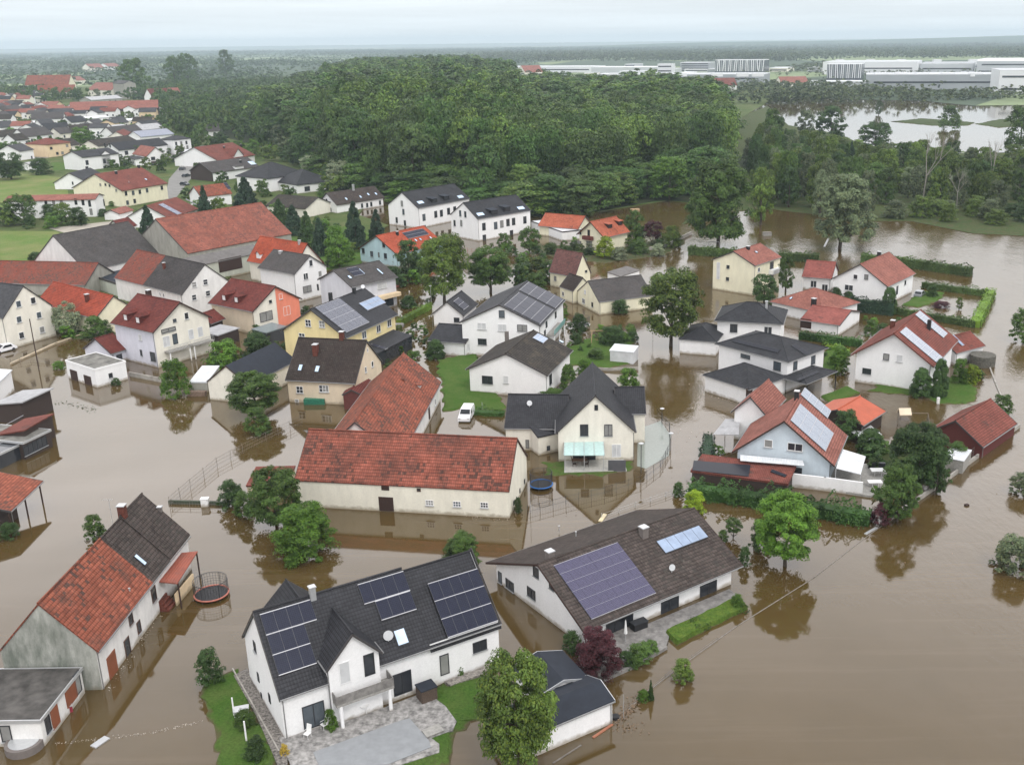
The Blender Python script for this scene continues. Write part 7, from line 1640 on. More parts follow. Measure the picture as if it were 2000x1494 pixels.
# debris of leaves and branches lying on the water
def debris(name, pts, n_, mat, label, ls=.12, spread=.5):
    P_ = [at(x, y, .02) for x, y in pts]; C = []; r = rng
    for a, b_ in zip(P_, P_[1:]):
        k = int(n_ * (b_ - a).length); t = r.random(k)[:, None]; C.append(np.array(a)[None] * (1 - t) + np.array(b_)[None] * t + r.normal(size=(k, 3)) * np.array([spread, spread, .04]))
    C = np.concatenate(C); C[:, 2] = np.abs(C[:, 2]) ; nn = r.normal(size=C.shape) * .3 + np.array([0, 0, 1]); nn /= np.linalg.norm(nn, axis=1, keepdims=True)
    o_ = P_[0]; ob = bpy.data.objects.new(name, mesh_quads(name, leaf_quads(C - np.array(o_), nn, ls * r.uniform(.4, 1.4, len(C)), r), mat)); sc.collection.objects.link(ob); ob.location = o_; tag(ob, label, None, None, 'stuff')
M_DEB = flat('drift_debris', (.16, .11, .07), .9, var=.5, scale=8); M_FOAM = flat('pale_foam', (.42, .37, .31), .9, var=.3, scale=6)
debris('drift_debris', [(1200, 1415), (1262, 1352)], 60, M_DEB, None, .12, .35); debris('drift_debris', [(1205, 1420), (1245, 1420)], 40, M_DEB, None, .1, .5)
debris('foam_line', [(110, 1452), (200, 1442), (290, 1432), (395, 1408)], 14, M_FOAM, None, .06, .1); debris('drift_debris', [(1040, 985), (1180, 1000)], 5, M_DEB, None, .08, 1.2)
debris('reeds', [(105, 785), (150, 792), (188, 802)], 9, L_DARK, None, .14, .55); debris('reeds', [(1640, 1015), (1735, 1018)], 2, M_DEB, None, .08, .3)
debris('reeds', [(1740, 292), (1900, 300), (1960, 300)], 3, L_OLIV, None, 1.0, 5); debris('foam_line', [(1300, 1010), (1590, 1128)], 0.8, M_FOAM, None, .06, .5)
debris('reeds', [(1960, 1090), (2000, 1125)], 30, M_DEB, None, .12, .4)

# ---- bungalow terrace and beds
slab_px('bungalow_terrace', [(1130, 1262), (1180, 1222), (1255, 1222), (1424, 1150), (1448, 1168), (1310, 1232), (1300, 1265), (1240, 1300), (1180, 1325), (1130, 1300)], -.6, .25, M_STONE, None, None, 'structure')
mound('flower_bed', [(1296, 1240), (1440, 1172), (1462, 1190), (1320, 1262)], .55, grassmat('bright_bed', (.07, .13, .02), (.12, .17, .03), .6, 1.5), .25, .12)
debris('bed_flowers', [(1312, 1246), (1448, 1182)], 110, L_YEL, None, .09, .4) if False else None
hedge([(1306, 1250), (1452, 1186)], .28, 1.5, leafmat('bed_leaves', (.052, .095, .014)), 'bright flowering bed along the bungalow front', ls=.11, dens=45, name='flower_hedge')
lowwall('garden_wall', [(1180, 1330), (1240, 1303), (1300, 1268)], 'low stone wall under the bungalow terrace planting', .35, .12, M_STONE)
def parasol(px, py, label, z0=.25):
    p = at(px, py, z0); root = empty('parasol', p, label, 'parasol'); mb = MB(); mb.tube(p, p + Z * 2.4, .03); mb.build('pole', M_METAL, root); mb = MB(); mb.tube(p + Z * .9, p + Z * 2.3, .18, .05, n=10); mb.build('canopy', M_CHAIR, root)
parasol(1222, 1252, 'closed white parasol on the bungalow terrace'); crate('garden_sofa', 1248, 1226, (1.6, .8, .7), AF, .25, M_BLACKCH, 'black rattan sofa on the bungalow terrace', 'sofa', M_FRAMED)
# ---- terrace of the cross gabled house
slab_px('terrace', [(1102, 900), (1218, 896), (1224, 918), (1102, 922)], -.4, .22, flat('pale_slabs', (.42, .41, .38), .8, var=.15), None, None, 'structure')
table(1132, 907, .5, 'brown garden table under the glass terrace roof', .22, flat('brown_table_wood', (.16, .09, .06), .6), (2.0, .9))
for i, (x, y, a) in enumerate(((1120, 903, .0), (1122, 911, .1), (1145, 903, 3.1), (1146, 911, 3.2))): chair(x, y, a, 'brown chair at the table under the glass terrace roof, %s' % ('far left', 'near left', 'far right', 'near right')[i], .22, M_WOODD)
crate('grill', 1188, 893, (1.0, .6, 1.0), 0, .2, M_BLACKCH, 'black grill beside the glass terrace roof', 'grill'); crate('louvre_screen', 1205, 920, (2.4, .12, 1.6), 0, .1, ribbed('grey_louvres', (.10, .10, .11), .15), 'dark louvred screen at the terrace of the cross gabled house', 'screen')
slab_px('pale_terrace', [(1246, 838), (1290, 822), (1310, 850), (1306, 890), (1262, 915), (1244, 910)], -.3, .03, flat('algae_grey_slab', (.22, .245, .22), .12, var=.1), None, None, 'structure')
# ---- blue house surroundings
slab_px('terrace', [(1625, 918), (1690, 905), (1745, 915), (1740, 948), (1700, 968), (1618, 955)], -.5, .3, M_CONC, None, None, 'structure')
def awning(pts, z, mat, label, name='awning', posts=(2, 3), cat='awning', zs=None):
    zs = zs or [z] * 4; P_ = [at(x, y, q) for (x, y), q in zip(pts, zs)]; ar = sum(P_[i].x * P_[(i + 1) % 4].y - P_[(i + 1) % 4].x * P_[i].y for i in range(4))
    c = sum(P_, Vector()) / 4; root = empty(name, (c.x, c.y, 0), label, cat); Q = P_ if ar > 0 else list(reversed(P_)); mb = MB(); mb.slab(Q, [v - Z * .08 for v in Q]); mb.build('roof_sheet', mat, root)
    for i in posts: mb = MB(); mb.tube((P_[i].x, P_[i].y, -.3), (P_[i].x, P_[i].y, P_[i].z - .05), .06); mb.build('post', M_METAL, root)
awning([(1643, 876), (1691, 891), (1681, 926), (1633, 914)], 2.8, T_WCOR, 'white ribbed terrace roof on the right of the pale blue house'); awning([(1417, 818), (1445, 818), (1443, 849), (1393, 848)], 2.7, T_CORR, 'pale sheet roof on the left of the pale blue house', posts=(0, 3))
awning([(1446, 888), (1568, 899), (1571, 909), (1446, 899)], 3.0, T_WCOR, 'narrow pale canopy along the front of the pale blue house', posts=(), zs=[3.1, 3.1, 2.8, 2.8])
table(1713, 927, .5, 'white table on the terrace beside the pale blue house', .3, M_CHAIR, (1.8, 1.2)); table(1708, 950, .5, 'second white table at the terrace edge', .3, M_CHAIR, (1.8, 1.0)); crate('garden_sofa', 1712, 914, (2.2, .5, .8), -.1, .3, M_FRAMED, 'dark bench behind the white terrace table', 'bench')
mb = MB(); q = [at(x, y, 2.42) for x, y in ((1355, 899), (1466, 908), (1462, 930), (1352, 918))]
q = [q[3], q[2], q[1], q[0]]; mb.slab(q, [v - Z * .06 for v in q]); mb.build('solar_panel', M_ALLB, CP.H.root); mb = MB(); q = [at(x, y, 2.42) for x, y in ((1508, 916), (1537, 927), (1533, 931), (1505, 921))]; q = [q[3], q[2], q[1], q[0]]; mb.slab(q, [v - Z * .06 for v in q]); mb.build('solar_panel', M_ALLB, CP.H.root)
crate('pool_shed', 1868, 912, (4.5, 2.6, 1.9), 1.0, -.1, M_CONC, 'small shed with flat white roof behind the dark tree', 'shed', T_WCOR); awning([(1655, 838), (1700, 830), (1722, 848), (1690, 862)], 1.2, T_WCOR, 'white garden pavilion cover left of the broad dark tree', 'garden_tent', (0, 1, 2, 3), 'tent')
def playframe(px, py, label):
    p = at(px, py, 0); root = empty('play_tower', p, label, 'play tower')
    for a in (-.7, .7):
        for b_ in (-.6, .6): mb = MB(); mb.tube(p + Vector((a, b_, -.4)), p + Vector((a, b_, 2.2)), .06); mb.build('post', M_OLDW, root)
    mb = MB(); mb.box(p + Z * 1.1, (.75, 0, 0), (0, .65, 0), Z * .05); mb.build('platform', M_OLDW, root); mb = MB(); mb.slab([p + Vector((-.9, -.8, 2.1)), p + Vector((.9, -.8, 2.1)), p + Vector((.9, 0, 2.9)), p + Vector((-.9, 0, 2.9))], [p + Vector((-.9, -.8, 2.0)), p + Vector((.9, -.8, 2.0)), p + Vector((.9, 0, 2.8)), p + Vector((-.9, 0, 2.8))]); mb.slab([p + Vector((-.9, 0, 2.9)), p + Vector((.9, 0, 2.9)), p + Vector((.9, .8, 2.1)), p + Vector((-.9, .8, 2.1))], [p + Vector((-.9, 0, 2.8)), p + Vector((.9, 0, 2.8)), p + Vector((.9, .8, 2.0)), p + Vector((-.9, .8, 2.0))]); mb.build('roof', W_BEIGE, root)
    mb = MB(); mb.tube(p + Vector((.7, 0, 2.1)), p + Vector((3.6, 0, 2.0)), .06); mb.tube(p + Vector((3.6, 0, 2.0)), p + Vector((3.9, .8, -.3)), .06); mb.tube(p + Vector((3.6, 0, 2.0)), p + Vector((3.9, -.8, -.3)), .06); mb.build('swing_beam', M_OLDW, root)
playframe(1764, 832, 'small wooden play tower with swing beam in the water')
def aframe(px, py, label):
    p = at(px, py, .1); root = empty('swing_frame', p, label, 'swing'); 
    for a in (-1.5, 1.5):
        for b_ in (-.9, .9): mb = MB(); mb.tube(p + Vector((a, b_, 0)), p + Vector((a * .9, 0, 2.3)), .07); mb.build('leg', flat('light_timber', (.42, .30, .18), .7), root)
    mb = MB(); mb.tube(p + Vector((-1.7, 0, 2.3)), p + Vector((1.7, 0, 2.3)), .07); mb.build('beam', flat('light_timber', (.42, .30, .18), .7), root)
    for a in (-.6, .6): mb = MB(); mb.tube(p + Vector((a, -.2, .5)), p + Vector((a, 0, 2.3)), .015); mb.tube(p + Vector((a + .4, -.2, .5)), p + Vector((a + .4, 0, 2.3)), .015); mb.box(p + Vector((a + .2, -.2, .5)), (.22, 0, 0), (0, .12, 0), Z * .02); mb.build('swing_seat', M_ORDOOR, root)
aframe(1170, 668, 'light timber swing frame beside the big solar house')
h = House('white_shed', 'small white garden shed with flat bright roof beside the flooded street', 'shed'); b = h.block((1238, 688), (1190, 684), W=3.4, he=2.3, hr=2.6, kind='shed', roof=T_WCOR, wall=ribbed('white_boards', (.62, .63, .65), .2), ov=.1, og=.1)
cyl('round_pergola', 1918, 712, 2.2, 1.9, 0, flat('weathered_willow', (.10, .095, .08), .9, var=.5, scale=4), 'round woven dark garden hut behind the red roof annex', 'garden hut')
cyl('stone_mound', 780, 640, 1.0, .8, -.2, M_STONE, 'round stone fire pit by the curved hedge', 'fire pit') ; crate('tarp_stack', 616, 790, (3.4, 1.4, 1.1), .0, -.2, flat('green_tarp', (.03, .16, .10), .5, scale=3, var=.3), 'stack under a green tarpaulin in front of the cream house', 'stack'); crate('covered_boat', 665, 788, (2.2, 1.3, .9), -.4, -.2, flat('white_tarp', (.6, .62, .64), .5), 'white covered boat beside the green tarpaulin', 'boat')
crate('firewood_stack', 386, 776, (3.0, .9, 1.1), -.05, -.3, flat('cut_firewood', (.17, .12, .09), .9, var=.7, scale=7), 'stacked firewood under the white sheet roof', 'firewood')
def goal(px, py, label):
    p = at(px, py, 0); root = empty('goal_frame', p, label, 'goal'); 
    for a in (-1.5, 1.5): mb = MB(); mb.tube(p + Vector((a, 0, -.2)), p + Vector((a, 0, 1.9)), .07); mb.build('post', M_METAL, root)
    mb = MB(); mb.tube(p + Vector((-1.5, 0, 1.9)), p + Vector((1.5, 0, 1.9)), .07); mb.build('crossbar', M_METAL, root)
goal(1394, 486, 'white goal frame standing in water behind the long hedge'); crate('hut', 1498, 462, (2.4, 1.6, 1.2), .1, -.3, M_CONC, 'small hut roof standing in the river left of the willow', 'hut', M_OLDW)
plank(1610, 482, 1618, 466, .5, 'white board drifting left of the willow', M_METAL); crate('picnic_table', 1240, 412, (3.0, 1.6, .7), .2, -.1, flat('light_timber', (.42, .30, .18), .7), 'orange brown picnic table by the wood edge', 'table')
tb = crate('drift_wood', 1888, 988, (.5, .4, .25), .4, -.05, M_WOODD, 'dark lump of wood drifting in the river', 'driftwood')
crate('statue_plinth', 1832, 788, (.4, .4, 1.0), 0, .0, M_CHAIR, 'white garden figure on the edge of the round lawn', 'statue')
crate('garden_box', 740, 770, (.1, .1, .1), 0, -2, M_OLDW, '', '') if False else None
h = House('brown_annex', 'small red brown gabled annex at the wall of the cream house', 'annex'); b = h.block((705, 770), (724, 742), W=3, he=2.6, hr=3.4, roof=T_WINE, wall=flat('dark_red_wood', (.12, .035, .03), .7), ov=.1, og=.1)

# ---- village streets
M_ROAD = flat('pale_asphalt', (.20, .195, .185), .85, var=.15, scale=.3); M_YARD = flat('gravel_yard', (.34, .31, .26), .9, var=.2, scale=.5)
poly_px('village_road', [(385, 285), (420, 285), (395, 320), (372, 350), (345, 385), (320, 395), (330, 350), (360, 315)], .27, M_ROAD, depth=.2); poly_px('gravel_yard', [(95, 446), (220, 432), (300, 412), (330, 430), (230, 452), (150, 462)], .27, M_YARD, depth=.2)
poly_px('village_road', [(0, 283), (60, 300), (200, 285), (330, 300), (390, 300), (380, 310), (300, 312), (180, 296), (70, 312), (0, 296)], .262, M_ROAD, depth=.2)
# the rest of the densely built far town
HG = 'small houses of the far town'; rh = random.Random(8); hc = [(o.location.x, o.location.y) for o in sc.objects if o.parent is None and o.type == 'EMPTY' and o.get('category') in ('house', 'annex', 'garage')]
for (x, y) in sample([(-10, 196), (60, 192), (120, 222), (330, 222), (345, 250), (300, 268), (150, 276), (60, 282), (-10, 300)], 17, seed=14, jit=.2):
    if min((x - a) ** 2 + (y - b_) ** 2 for a, b_ in hc) < 15 ** 2 or rh.random() < .38: continue
    hc.append((x, y)); an = rh.choice((.05, .12, 1.5, 1.62)) + rh.uniform(-.1, .1); L_, W_ = rh.uniform(11, 15), rh.uniform(9, 11); u = Vector((math.cos(an), math.sin(an))); n = Vector((-u.y, u.x)); O = Vector((x, y)) - u * L_ / 2 - n * W_ / 2; he_ = rh.uniform(5.8, 7.6)
    rf, rn = rh.choice(((T_GREY, 'grey'), (T_ANT2, 'dark'), (T_DBRN, 'brown'), (T_RED2, 'red'), (T_SLAT, 'slate'), (T_PINK, 'pale red'), (T_ANT2, 'dark'))); wl, wn_ = rh.choice(((M_WHITE, 'white'), (M_WHITE, 'white'), (W_IVORY, 'ivory'), (W_PEACH, 'peach')))
    h = House('town_house', 'small %s house with %s roof' % (wn_, rn), 'house', HG); b = h.block(None, world=((O.x, O.y), u, n, L_, W_), he=he_, hr=he_ + rh.uniform(2, 3.2), roof=rf, wall=wl, gutter=False, ridge=False)
    for f, Lf, N_ in (('bc', L_, 3), ('ab', W_, 2)):
        o_, a_, _n = b.facepl(f)
        for i in range(N_):
            for z_ in (1.6, 4.2): q = o_ + Vector((a_.x, a_.y, 0)) * Lf * (i + .5) / N_ + Z * z_; b.win(f, *proj(q), 1.2, 1.4, 'd')
# shrubs between the village houses
SG = 'shrubs in the village gardens'
rr = random.Random(77)
for poly, sp, hh in (([(0, 232), (130, 232), (330, 228), (380, 262), (400, 300), (330, 340), (240, 345), (130, 300), (0, 300)], 10.5, (2.5, 7)), ([(340, 385), (500, 345), (640, 395), (560, 440), (470, 400), (380, 420)], 9, (2.5, 6)), ([(380, 290), (400, 280), (640, 320), (660, 400), (600, 330)], 10, (4, 9)), ([(20, 420), (200, 432), (190, 446), (0, 450)], 8, (2, 6))):
    for (x, y) in sample(poly, sp, seed=31):
        if rr.random() < .45: continue
        hgt = rr.uniform(*hh); place_tree(x, y, hgt, hgt * rr.uniform(.8, 1.3), 'bush' if hgt < 5 else 'round', rr.choice((L_MID, L_DARK, L_OLIV, L_BRI, L_MID)), 'lo', 'green shrub or small tree between the village houses', 'village_shrub', SG, cat='shrub', trunk=False)
# shrubs in the flooded gardens of the middle band
SG2 = 'shrubs in the flooded gardens'
for poly, sp, hh in (([(480, 655), (560, 640), (560, 700), (540, 740), (500, 720)], 3.2, (1, 2.6)), ([(700, 660), (830, 640), (850, 700), (740, 740)], 3.4, (1, 2.2)), ([(1100, 470), (1330, 455), (1340, 478), (1230, 500), (1100, 500)], 4.6, (1, 3)), ([(620, 440), (700, 450), (690, 520), (600, 540)], 5, (1.5, 4)), ([(1700, 905), (1760, 850), (1880, 870), (1850, 930), (1790, 950), (1710, 985)], 3.2, (1, 2.6)), ([(780, 590), (850, 570), (850, 600), (800, 620)], 4, (1, 2)), ([(940, 480), (1090, 490), (1060, 510), (960, 500)], 4.5, (1, 2.6)), ([(1110, 640), (1240, 640), (1240, 670), (1120, 690)], 3.4, (1, 2)), ([(1855, 735), (1910, 730), (1915, 745), (1860, 750)], 2.4, (1, 2)), ([(1470, 590), (1530, 580), (1560, 600), (1490, 605)], 4, (1, 2.5)), ([(1375, 880), (1420, 860), (1440, 900), (1400, 930)], 2.8, (1, 2)), ([(770, 500), (830, 520), (830, 560), (780, 560)], 4, (2, 5)), ([(560, 590), (620, 600), (600, 625), (560, 620)], 3.4, (1, 2.5)), ([(1560, 655), (1610, 655), (1660, 690), (1640, 735), (1600, 720)], 3.6, (.8, 2)), ([(1690, 620), (1760, 630), (1740, 655), (1690, 650)], 3.6, (1, 2.2)), ([(1000, 510), (1090, 520), (1080, 560), (1010, 560)], 4, (2, 5)), ([(1085, 560), (1130, 640), (1110, 700), (1090, 640)], 3.4, (.8, 2)), ([(1245, 560), (1280, 590), (1180, 620), (1170, 605)], 3.4, (.8, 2)), ([(410, 690), (480, 690), (490, 740), (420, 730)], 3.4, (1, 2.4)), ([(110, 640), (220, 625), (230, 650), (130, 668)], 3.6, (1, 2.8))):
    for (x, y) in sample(poly, sp, seed=41):
        if rr.random() < .3: continue
        hgt = rr.uniform(*hh); place_tree(x, y, hgt, hgt * rr.uniform(.9, 1.5), 'bush', rr.choice((L_MID, L_DARK, L_OLIV, L_BRI, L_MID, L_SILV if rr.random() < .3 else L_DARK)), 'lo', 'low green shrub in a flooded garden between the houses', 'garden_shrub', SG2, cat='shrub', z0=-.05, trunk=False)

# ---- industry on the plain
W_IND = flat('pale_industrial_panels', (.50, .52, .54), .5, var=.08, scale=.02); W_IND2 = flat('grey_industrial_panels', (.32, .34, .36), .5, var=.1, scale=.03); W_INDW = flat('white_industrial_panels', (.72, .73, .75), .5, var=.05, scale=.02)
def ind(name, label, x0, x1, yb, yt, dep, wall=W_IND, roof=W_IND2, cat='factory', slats=0, rows=0):
    a, b_ = at(x0, yb, .2), at(x1, yb, .2); h_ = ztop((a + b_) / 2, yt); u, n = dirs(a, b_); n = n if n.y > 0 else -n
    H_ = House(name, label, cat); B_ = H_.block(None, world=((a.x, a.y), u, n, (b_ - a).length, dep), he=h_, kind='flat', wall=wall, roof=roof, par=.6, ov=0.05, og=.05, trim=W_INDW, zb=0)
    L_ = (b_ - a).length
    for i in range(slats):
        t = (i + .5) / slats; mb = MB(); lean_ = random.uniform(-.25, .25) * L_ / slats; p0 = a.lerp(b_, t) - n * .4
        mb.slab([p0 + u * lean_ + Z * h_ * .98 + u * q for q in (-L_ / slats * .24, L_ / slats * .24)] + [p0 - u * lean_ + Z * h_ * .12 + u * q for q in (L_ / slats * .24, -L_ / slats * .24)], [p0 + n * .3 + u * lean_ + Z * h_ * .98 + u * q for q in (-L_ / slats * .24, L_ / slats * .24)] + [p0 + n * .3 - u * lean_ + Z * h_ * .12 + u * q for q in (L_ / slats * .24, -L_ / slats * .24)])
        mb.build('facade_slat', W_INDW if i % 3 else W_IND2, H_.root)
    for j in range(rows):
        m_ = MB(); z_ = h_ * (j + .5) / rows; c = (a + b_) / 2 - n * .1; m_.box(c + Z * (z_ - c.z), u * L_ * .45, n * .1, Z * min(.9, h_ / rows * .2)); m_.build('window_band', M_GLASS, H_.root)
    return B_
ind('factory_hall', 'long low white factory hall beyond the left end of the wood', 970, 1160, 142, 131, 60, W_INDW, W_INDW, rows=1); ind('factory_hall', 'pale factory hall right of the long low white hall', 1155, 1300, 144, 132, 60, W_IND, W_INDW)
ind('office_block', 'grey office block between white halls', 1328, 1386, 140, 123, 40, W_IND2, W_IND, rows=4); ind('factory_hall', 'broad grey hall roof in front of the grey office block', 1160, 1492, 162, 146, 60, W_IND2, W_IND, rows=1)
ind('striped_office', 'tall office block with leaning vertical white slats, left of two', 1396, 1492, 143, 118, 40, flat('dark_glass_facade', (.08, .09, .11), .2), W_IND, 'office', slats=26); ind('white_tower', 'small white tower building beside the grey office block', 1284, 1312, 152, 126, 20, W_INDW, W_INDW, rows=3)
ind('striped_office', 'lower office block with wavy white and dark slats, right of two', 1614, 1682, 157, 126, 60, flat('dark_glass_facade', (.08, .09, .11), .2), W_IND, 'office', slats=18)
ind('factory_hall', 'huge flat factory hall reaching the right edge, nearest the ponds', 1690, 2010, 176, 146, 60, W_IND2, W_IND, rows=1); ind('factory_hall', 'far white factory hall below the wooded hills', 1606, 1790, 146, 122, 120, W_INDW, W_IND, rows=1); ind('factory_hall', 'far grey factory hall right of the far white hall', 1796, 1900, 144, 125, 120, W_IND, W_IND2, rows=1); ind('factory_hall', 'far pale factory hall at the right edge below the hills', 1906, 2100, 146, 120, 120, W_IND, W_INDW, rows=2)
ind('factory_hall', 'white hall behind the wavy slatted office', 1576, 1690, 140, 132, 50, W_INDW, W_INDW); ind('factory_hall', 'low pale hall in front of the wavy slatted office', 1580, 1800, 170, 160, 30, W_IND, W_INDW); ind('factory_hall', 'white boxy hall at the right edge by the ponds', 1948, 2060, 186, 138, 60, W_INDW, W_IND, rows=2)
ind('factory_hall', 'long white hall on the horizon right of the tall slatted office', 1900, 2080, 128, 118, 200, W_INDW, W_INDW)
for (nm, lb, B_, C_, W_, he_, hr_, rf, wl) in (('red_roof_farm', 'red roofed house before the tall slatted office', (1395, 168), (1440, 167), 20, 6, 14, T_RED2, M_WHITE), ('red_roof_hall', 'long red roofed building between the two slatted offices', (1526, 163), (1580, 162), 24, 6, 13, T_PINK, W_IVORY), ('far_red_hall', 'red brown hall in front of the long low white hall', (1026, 142), (1062, 141), 30, 10, 20, T_PINK, W_IVORY)):
    vh(nm, lb, B_, C_, W=W_, he=he_, hr=hr_, roof=rf, wall=wl)

# rooftop plant and tree rows that break up the factories
OW = ('leftmost', 'second', 'third', 'fourth', 'fifth', 'rightmost')
for row, xs_, y, wh in (('huge flat hall nearest the ponds', (1720, 1760, 1800, 1850, 1905, 1950), 150, 14), ('far white hall below the hills', (1640, 1700, 1760, 1830, 1900, 1960), 121, 14), ('broad grey hall at left', (1200, 1250, 1330, 1400, 1450, 1480), 150, 12)):
    for i, x in enumerate(xs_): crate('rooftop_unit', x, y, (14, 9, 4), 0, wh, W_INDW, '%s pale ventilation unit on the roof of the %s' % (OW[i], row), 'ventilation unit', group='ventilation units on the factory roofs')
# annex strips, loading ramps and small halls between them
ind('factory_hall', 'small white hall left of the small white tower', 1210, 1268, 150, 140, 30, W_INDW, W_INDW); ind('factory_hall', 'pale low hall at the right of the wavy slatted office', 1700, 1790, 160, 148, 30, W_INDW, W_INDW, rows=1)
ind('factory_hall', 'grey low hall with dark glass front behind the ponds', 1716, 1766, 140, 128, 30, flat('dark_glass_facade', (.08, .09, .11), .2), W_INDW)

# many small halls of the industrial strip
ri = random.Random(12); cand = []
for _ in range(60):
    x = ri.uniform(975, 1990); y = ri.uniform(131, 158) if x < 1500 else ri.uniform(132, 172)
    if any(abs(x - a) < 34 and abs(y - c) < 6 for a, c, _w in cand) or 1390 < x < 1500 or 1590 < x < 1690: continue
    cand.append((x, y, ri.uniform(18, 60)))
cand = sorted(cand)[:34]
for i, (x, y, w_) in enumerate(cand):
    wl, nm_ = ri.choice(((W_IND, 'pale grey'), (W_IND2, 'mid grey'), (W_INDW, 'white'), (W_IVORY, 'cream')))
    near = min((('tall slatted office', 1444), ('wavy slatted office', 1648), ('grey office block', 1357), ('small white tower', 1298), ('far red hall', 1044), ('dark fronted low hall', 1741), ('right edge of the picture', 2000)), key=lambda t: abs(t[1] - x))
    nth = [j for j in range(i + 1) if min((1444, 1648, 1357, 1298, 1044, 1741, 2000), key=lambda t: abs(t - cand[j][0])) == near[1]]
    b_ = ind('small_factory_hall', '%s distant hall %s the %s, %s from left' % (nm_, 'left of' if x < near[1] else 'right of', near[0], ('first', 'second', 'third', 'fourth', 'fifth', 'sixth', 'seventh', 'eighth', 'ninth', 'tenth')[min(9, len(nth) - 1)]), x, x + w_, y, y - ri.uniform(4, 9), ri.uniform(25, 60), wl, ri.choice((W_IND, W_IND2, W_INDW)), rows=1 if ri.random() < .6 else 0)
    b_.H.root['group'] = 'small halls of the distant industrial strip'
# scum and drift caught along walls and in eddies
for j, l_ in enumerate(([(1020, 1012), (1000, 1016), (900, 1010)], [(1325, 700), (1400, 702)], [(1372, 770), (1452, 790)], [(1660, 750), (1775, 768)], [(192, 758), (262, 742)], [(1095, 590), (1170, 616)], [(310, 1200), (214, 1345)], [(1345, 955), (1340, 935)], [(915, 776), (905, 800)], [(1845, 950), (1990, 838)], [(560, 1447), (545, 1450)])):
    debris('drift_debris' if j % 2 else 'foam_line', l_, 7, M_DEB if j % 2 else M_FOAM, None, .07, .22)
debris('drift_debris', [(1290, 930), (1390, 780), (1340, 640)], 1.6, M_DEB, None, .09, 1.6); debris('foam_line', [(1300, 900), (1400, 760), (1310, 700)], 1.2, M_FOAM, None, .07, 2.0); debris('drift_debris', [(1700, 1180), (1950, 900)], .35, M_DEB, None, .1, 5)
# ------------------------------------------------------------------ labels of the many trees and shrubs: by look, then by the nearest thing one can find
ANCH = [('rear white row house block', 840, 405), ('front white row house block', 960, 430), ('yellow chalet', 1165, 460), ('big hipped house', 570, 350), ('brown roofed house by the wood', 690, 390), ('red gable house', 455, 300), ('tall broad dark tree', 1402, 440),
 ('leaning willow', 1650, 440), ('white dead tree', 1801, 380), ('bright pond', 1640, 230), ('cream cube house', 1460, 530), ('white salmon house', 1690, 550), ('huge red barn', 450, 450), ('aqua house', 770, 480), ('cream farmhouse', 250, 370), ('white terrace', 140, 400), ('peach villa', 98, 290),
 ('modern white house', 190, 315), ('mansard building', 260, 280), ('three storey house', 345, 285), ('balcony house', 300, 310), ('sawmill hall', 215, 210), ('silo tower', 230, 172), ('manor', 90, 165), ('white forest house', 320, 180), ('grey double house', 90, 235), ('orange walled house', 228, 245), ('solar hall', 305, 258), ('grey chalet', 450, 335),
 ('big solar house', 1000, 620), ('old grey house', 1200, 570), ('small cottage', 1110, 520), ('cross gabled house', 1120, 840), ('white shed', 1215, 690), ('yellow house', 670, 640), ('cream house', 640, 720), ('salmon house', 500, 600), ('lilac house', 310, 630), ('cream shed', 470, 740), ('nearer modern villa', 1510, 690), ('farther modern villa', 1470, 620), ('red roof house', 1740, 690), ('pale blue house', 1540, 870), ('boathouse', 1910, 840), ('broad dark tree', 1790, 880), ('salmon hipped roof', 1570, 590), ('right edge of the scrub', 1960, 420), ('dark bank spruce', 1660, 320), ('slim yellowish tree', 1485, 400), ('grey roof cottage', 405, 250), ('picnic table', 1240, 412), ('spit between the ponds', 1852, 235), ('red solar house', 350, 410), ('black spruces', 590, 450), ('mossy roofed bungalow', 1010, 710), ('tall cream house', 60, 620), ('red farm wing', 180, 600), ('tree pair', 910, 520), ('curved hedge', 810, 600), ('round lawn', 1850, 765)]
LOOK = {'leaf_mid_green': 'mid green', 'leaf_dark_green': 'dark green', 'leaf_bright_green': 'bright green', 'leaf_yellow_green': 'yellow green', 'leaf_willow': 'grey green', 'conifer_needles': 'blackish', 'leaf_olive': 'olive green', 'leaf_silver': 'silvery', 'leaf_forest': 'deep green'}
buck = {}
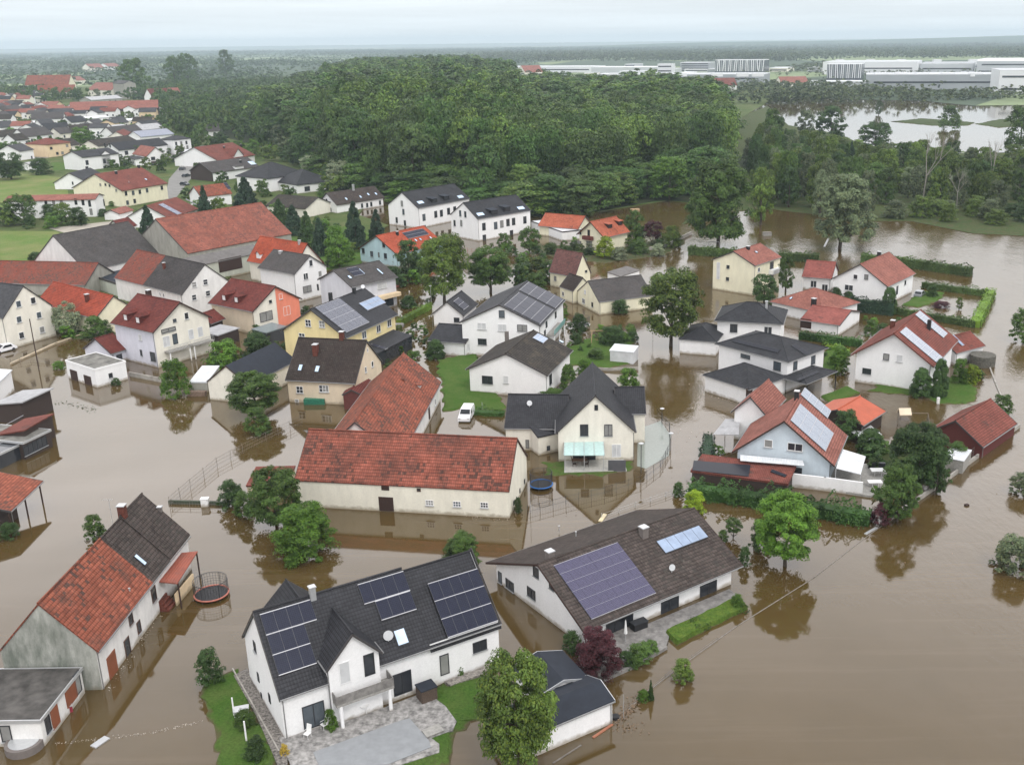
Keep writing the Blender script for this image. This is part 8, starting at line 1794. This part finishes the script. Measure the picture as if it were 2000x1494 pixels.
for o in list(sc.objects):
    if o.get('group') in (WG, BG, VG, SG, SG2) and o.parent is None:
        c_ = [k for k in o.children if k.name.startswith('crown')][0]; px, py = proj((o.location.x, o.location.y, c_.scale.z * .6)); px0, py0 = proj(o.location)
        nm, ax, ay = min(ANCH, key=lambda a: (a[1] - px0) ** 2 + ((a[2] - py0) * 1.6) ** 2)
        dx, dy = px0 - ax, (py0 - ay) * 1.8
        rel = ('right of' if dx > 0 else 'left of') if abs(dx) > abs(dy) else ('in front of' if dy > 0 else 'behind')
        h_, w_ = c_.scale.z, c_.scale.x
        kind = 'shrub' if h_ < 3.2 else 'tree'; shp = 'slender' if h_ > 1.9 * w_ else 'broad' if w_ > 1.15 * h_ else 'round'
        buck.setdefault('%s %s %s %s the %s' % (shp, LOOK.get(c_.data.materials[0].name, 'green'), kind, rel, nm), []).append((px, o))
ORD = ['leftmost', 'second from left', 'third from left', 'fourth from left', 'fifth from left', 'sixth from left', 'seventh from left', 'eighth from left', 'ninth from left', 'tenth from left']
for o in list(sc.objects):
    if o.get('group') == HG and o.parent is None:
        px0, py0 = proj(o.location); nm, ax, ay = min(ANCH, key=lambda a: (a[1] - px0) ** 2 + ((a[2] - py0) * 1.6) ** 2); dx, dy = px0 - ax, (py0 - ay) * 1.8
        rel = ('right of' if dx > 0 else 'left of') if abs(dx) > abs(dy) else ('in front of' if dy > 0 else 'behind')
        buck.setdefault('%s %s the %s' % (o['label'], rel, nm), []).append((px0, o))
for k, v in buck.items():
    v.sort(key=lambda t: t[0])
    for i, (_, o) in enumerate(v):
        o['label'] = k if len(v) == 1 else (ORD[i] if i < len(ORD) else ('%s from left' % ('eleventh', 'twelfth', 'thirteenth', 'fourteenth', 'fifteenth', 'sixteenth', 'seventeenth', 'eighteenth', 'nineteenth', 'twentieth')[min(9, i - 10)])) + ' ' + k
# ------------------------------------------------------------------ air
mb = MB(); mb.bx(-14000, 18000, -200, 16000, -3, 130)
b = NB('haze_air'); b.t.nodes.remove(b.b); v = b.n('ShaderNodeVolumePrincipled'); v.inputs['Color'].default_value = (.73, .88, .97, 1); v.inputs['Density'].default_value = .000115
v.inputs['Anisotropy'].default_value = 0.0
b.l(v.outputs[0], b.out.inputs['Volume'])
hz = single('haze', mb, b.m, None, None, None, 'stuff', origin=(0, 0, 0))

for o in bpy.data.objects:
    if 'o' in o: del o['o']
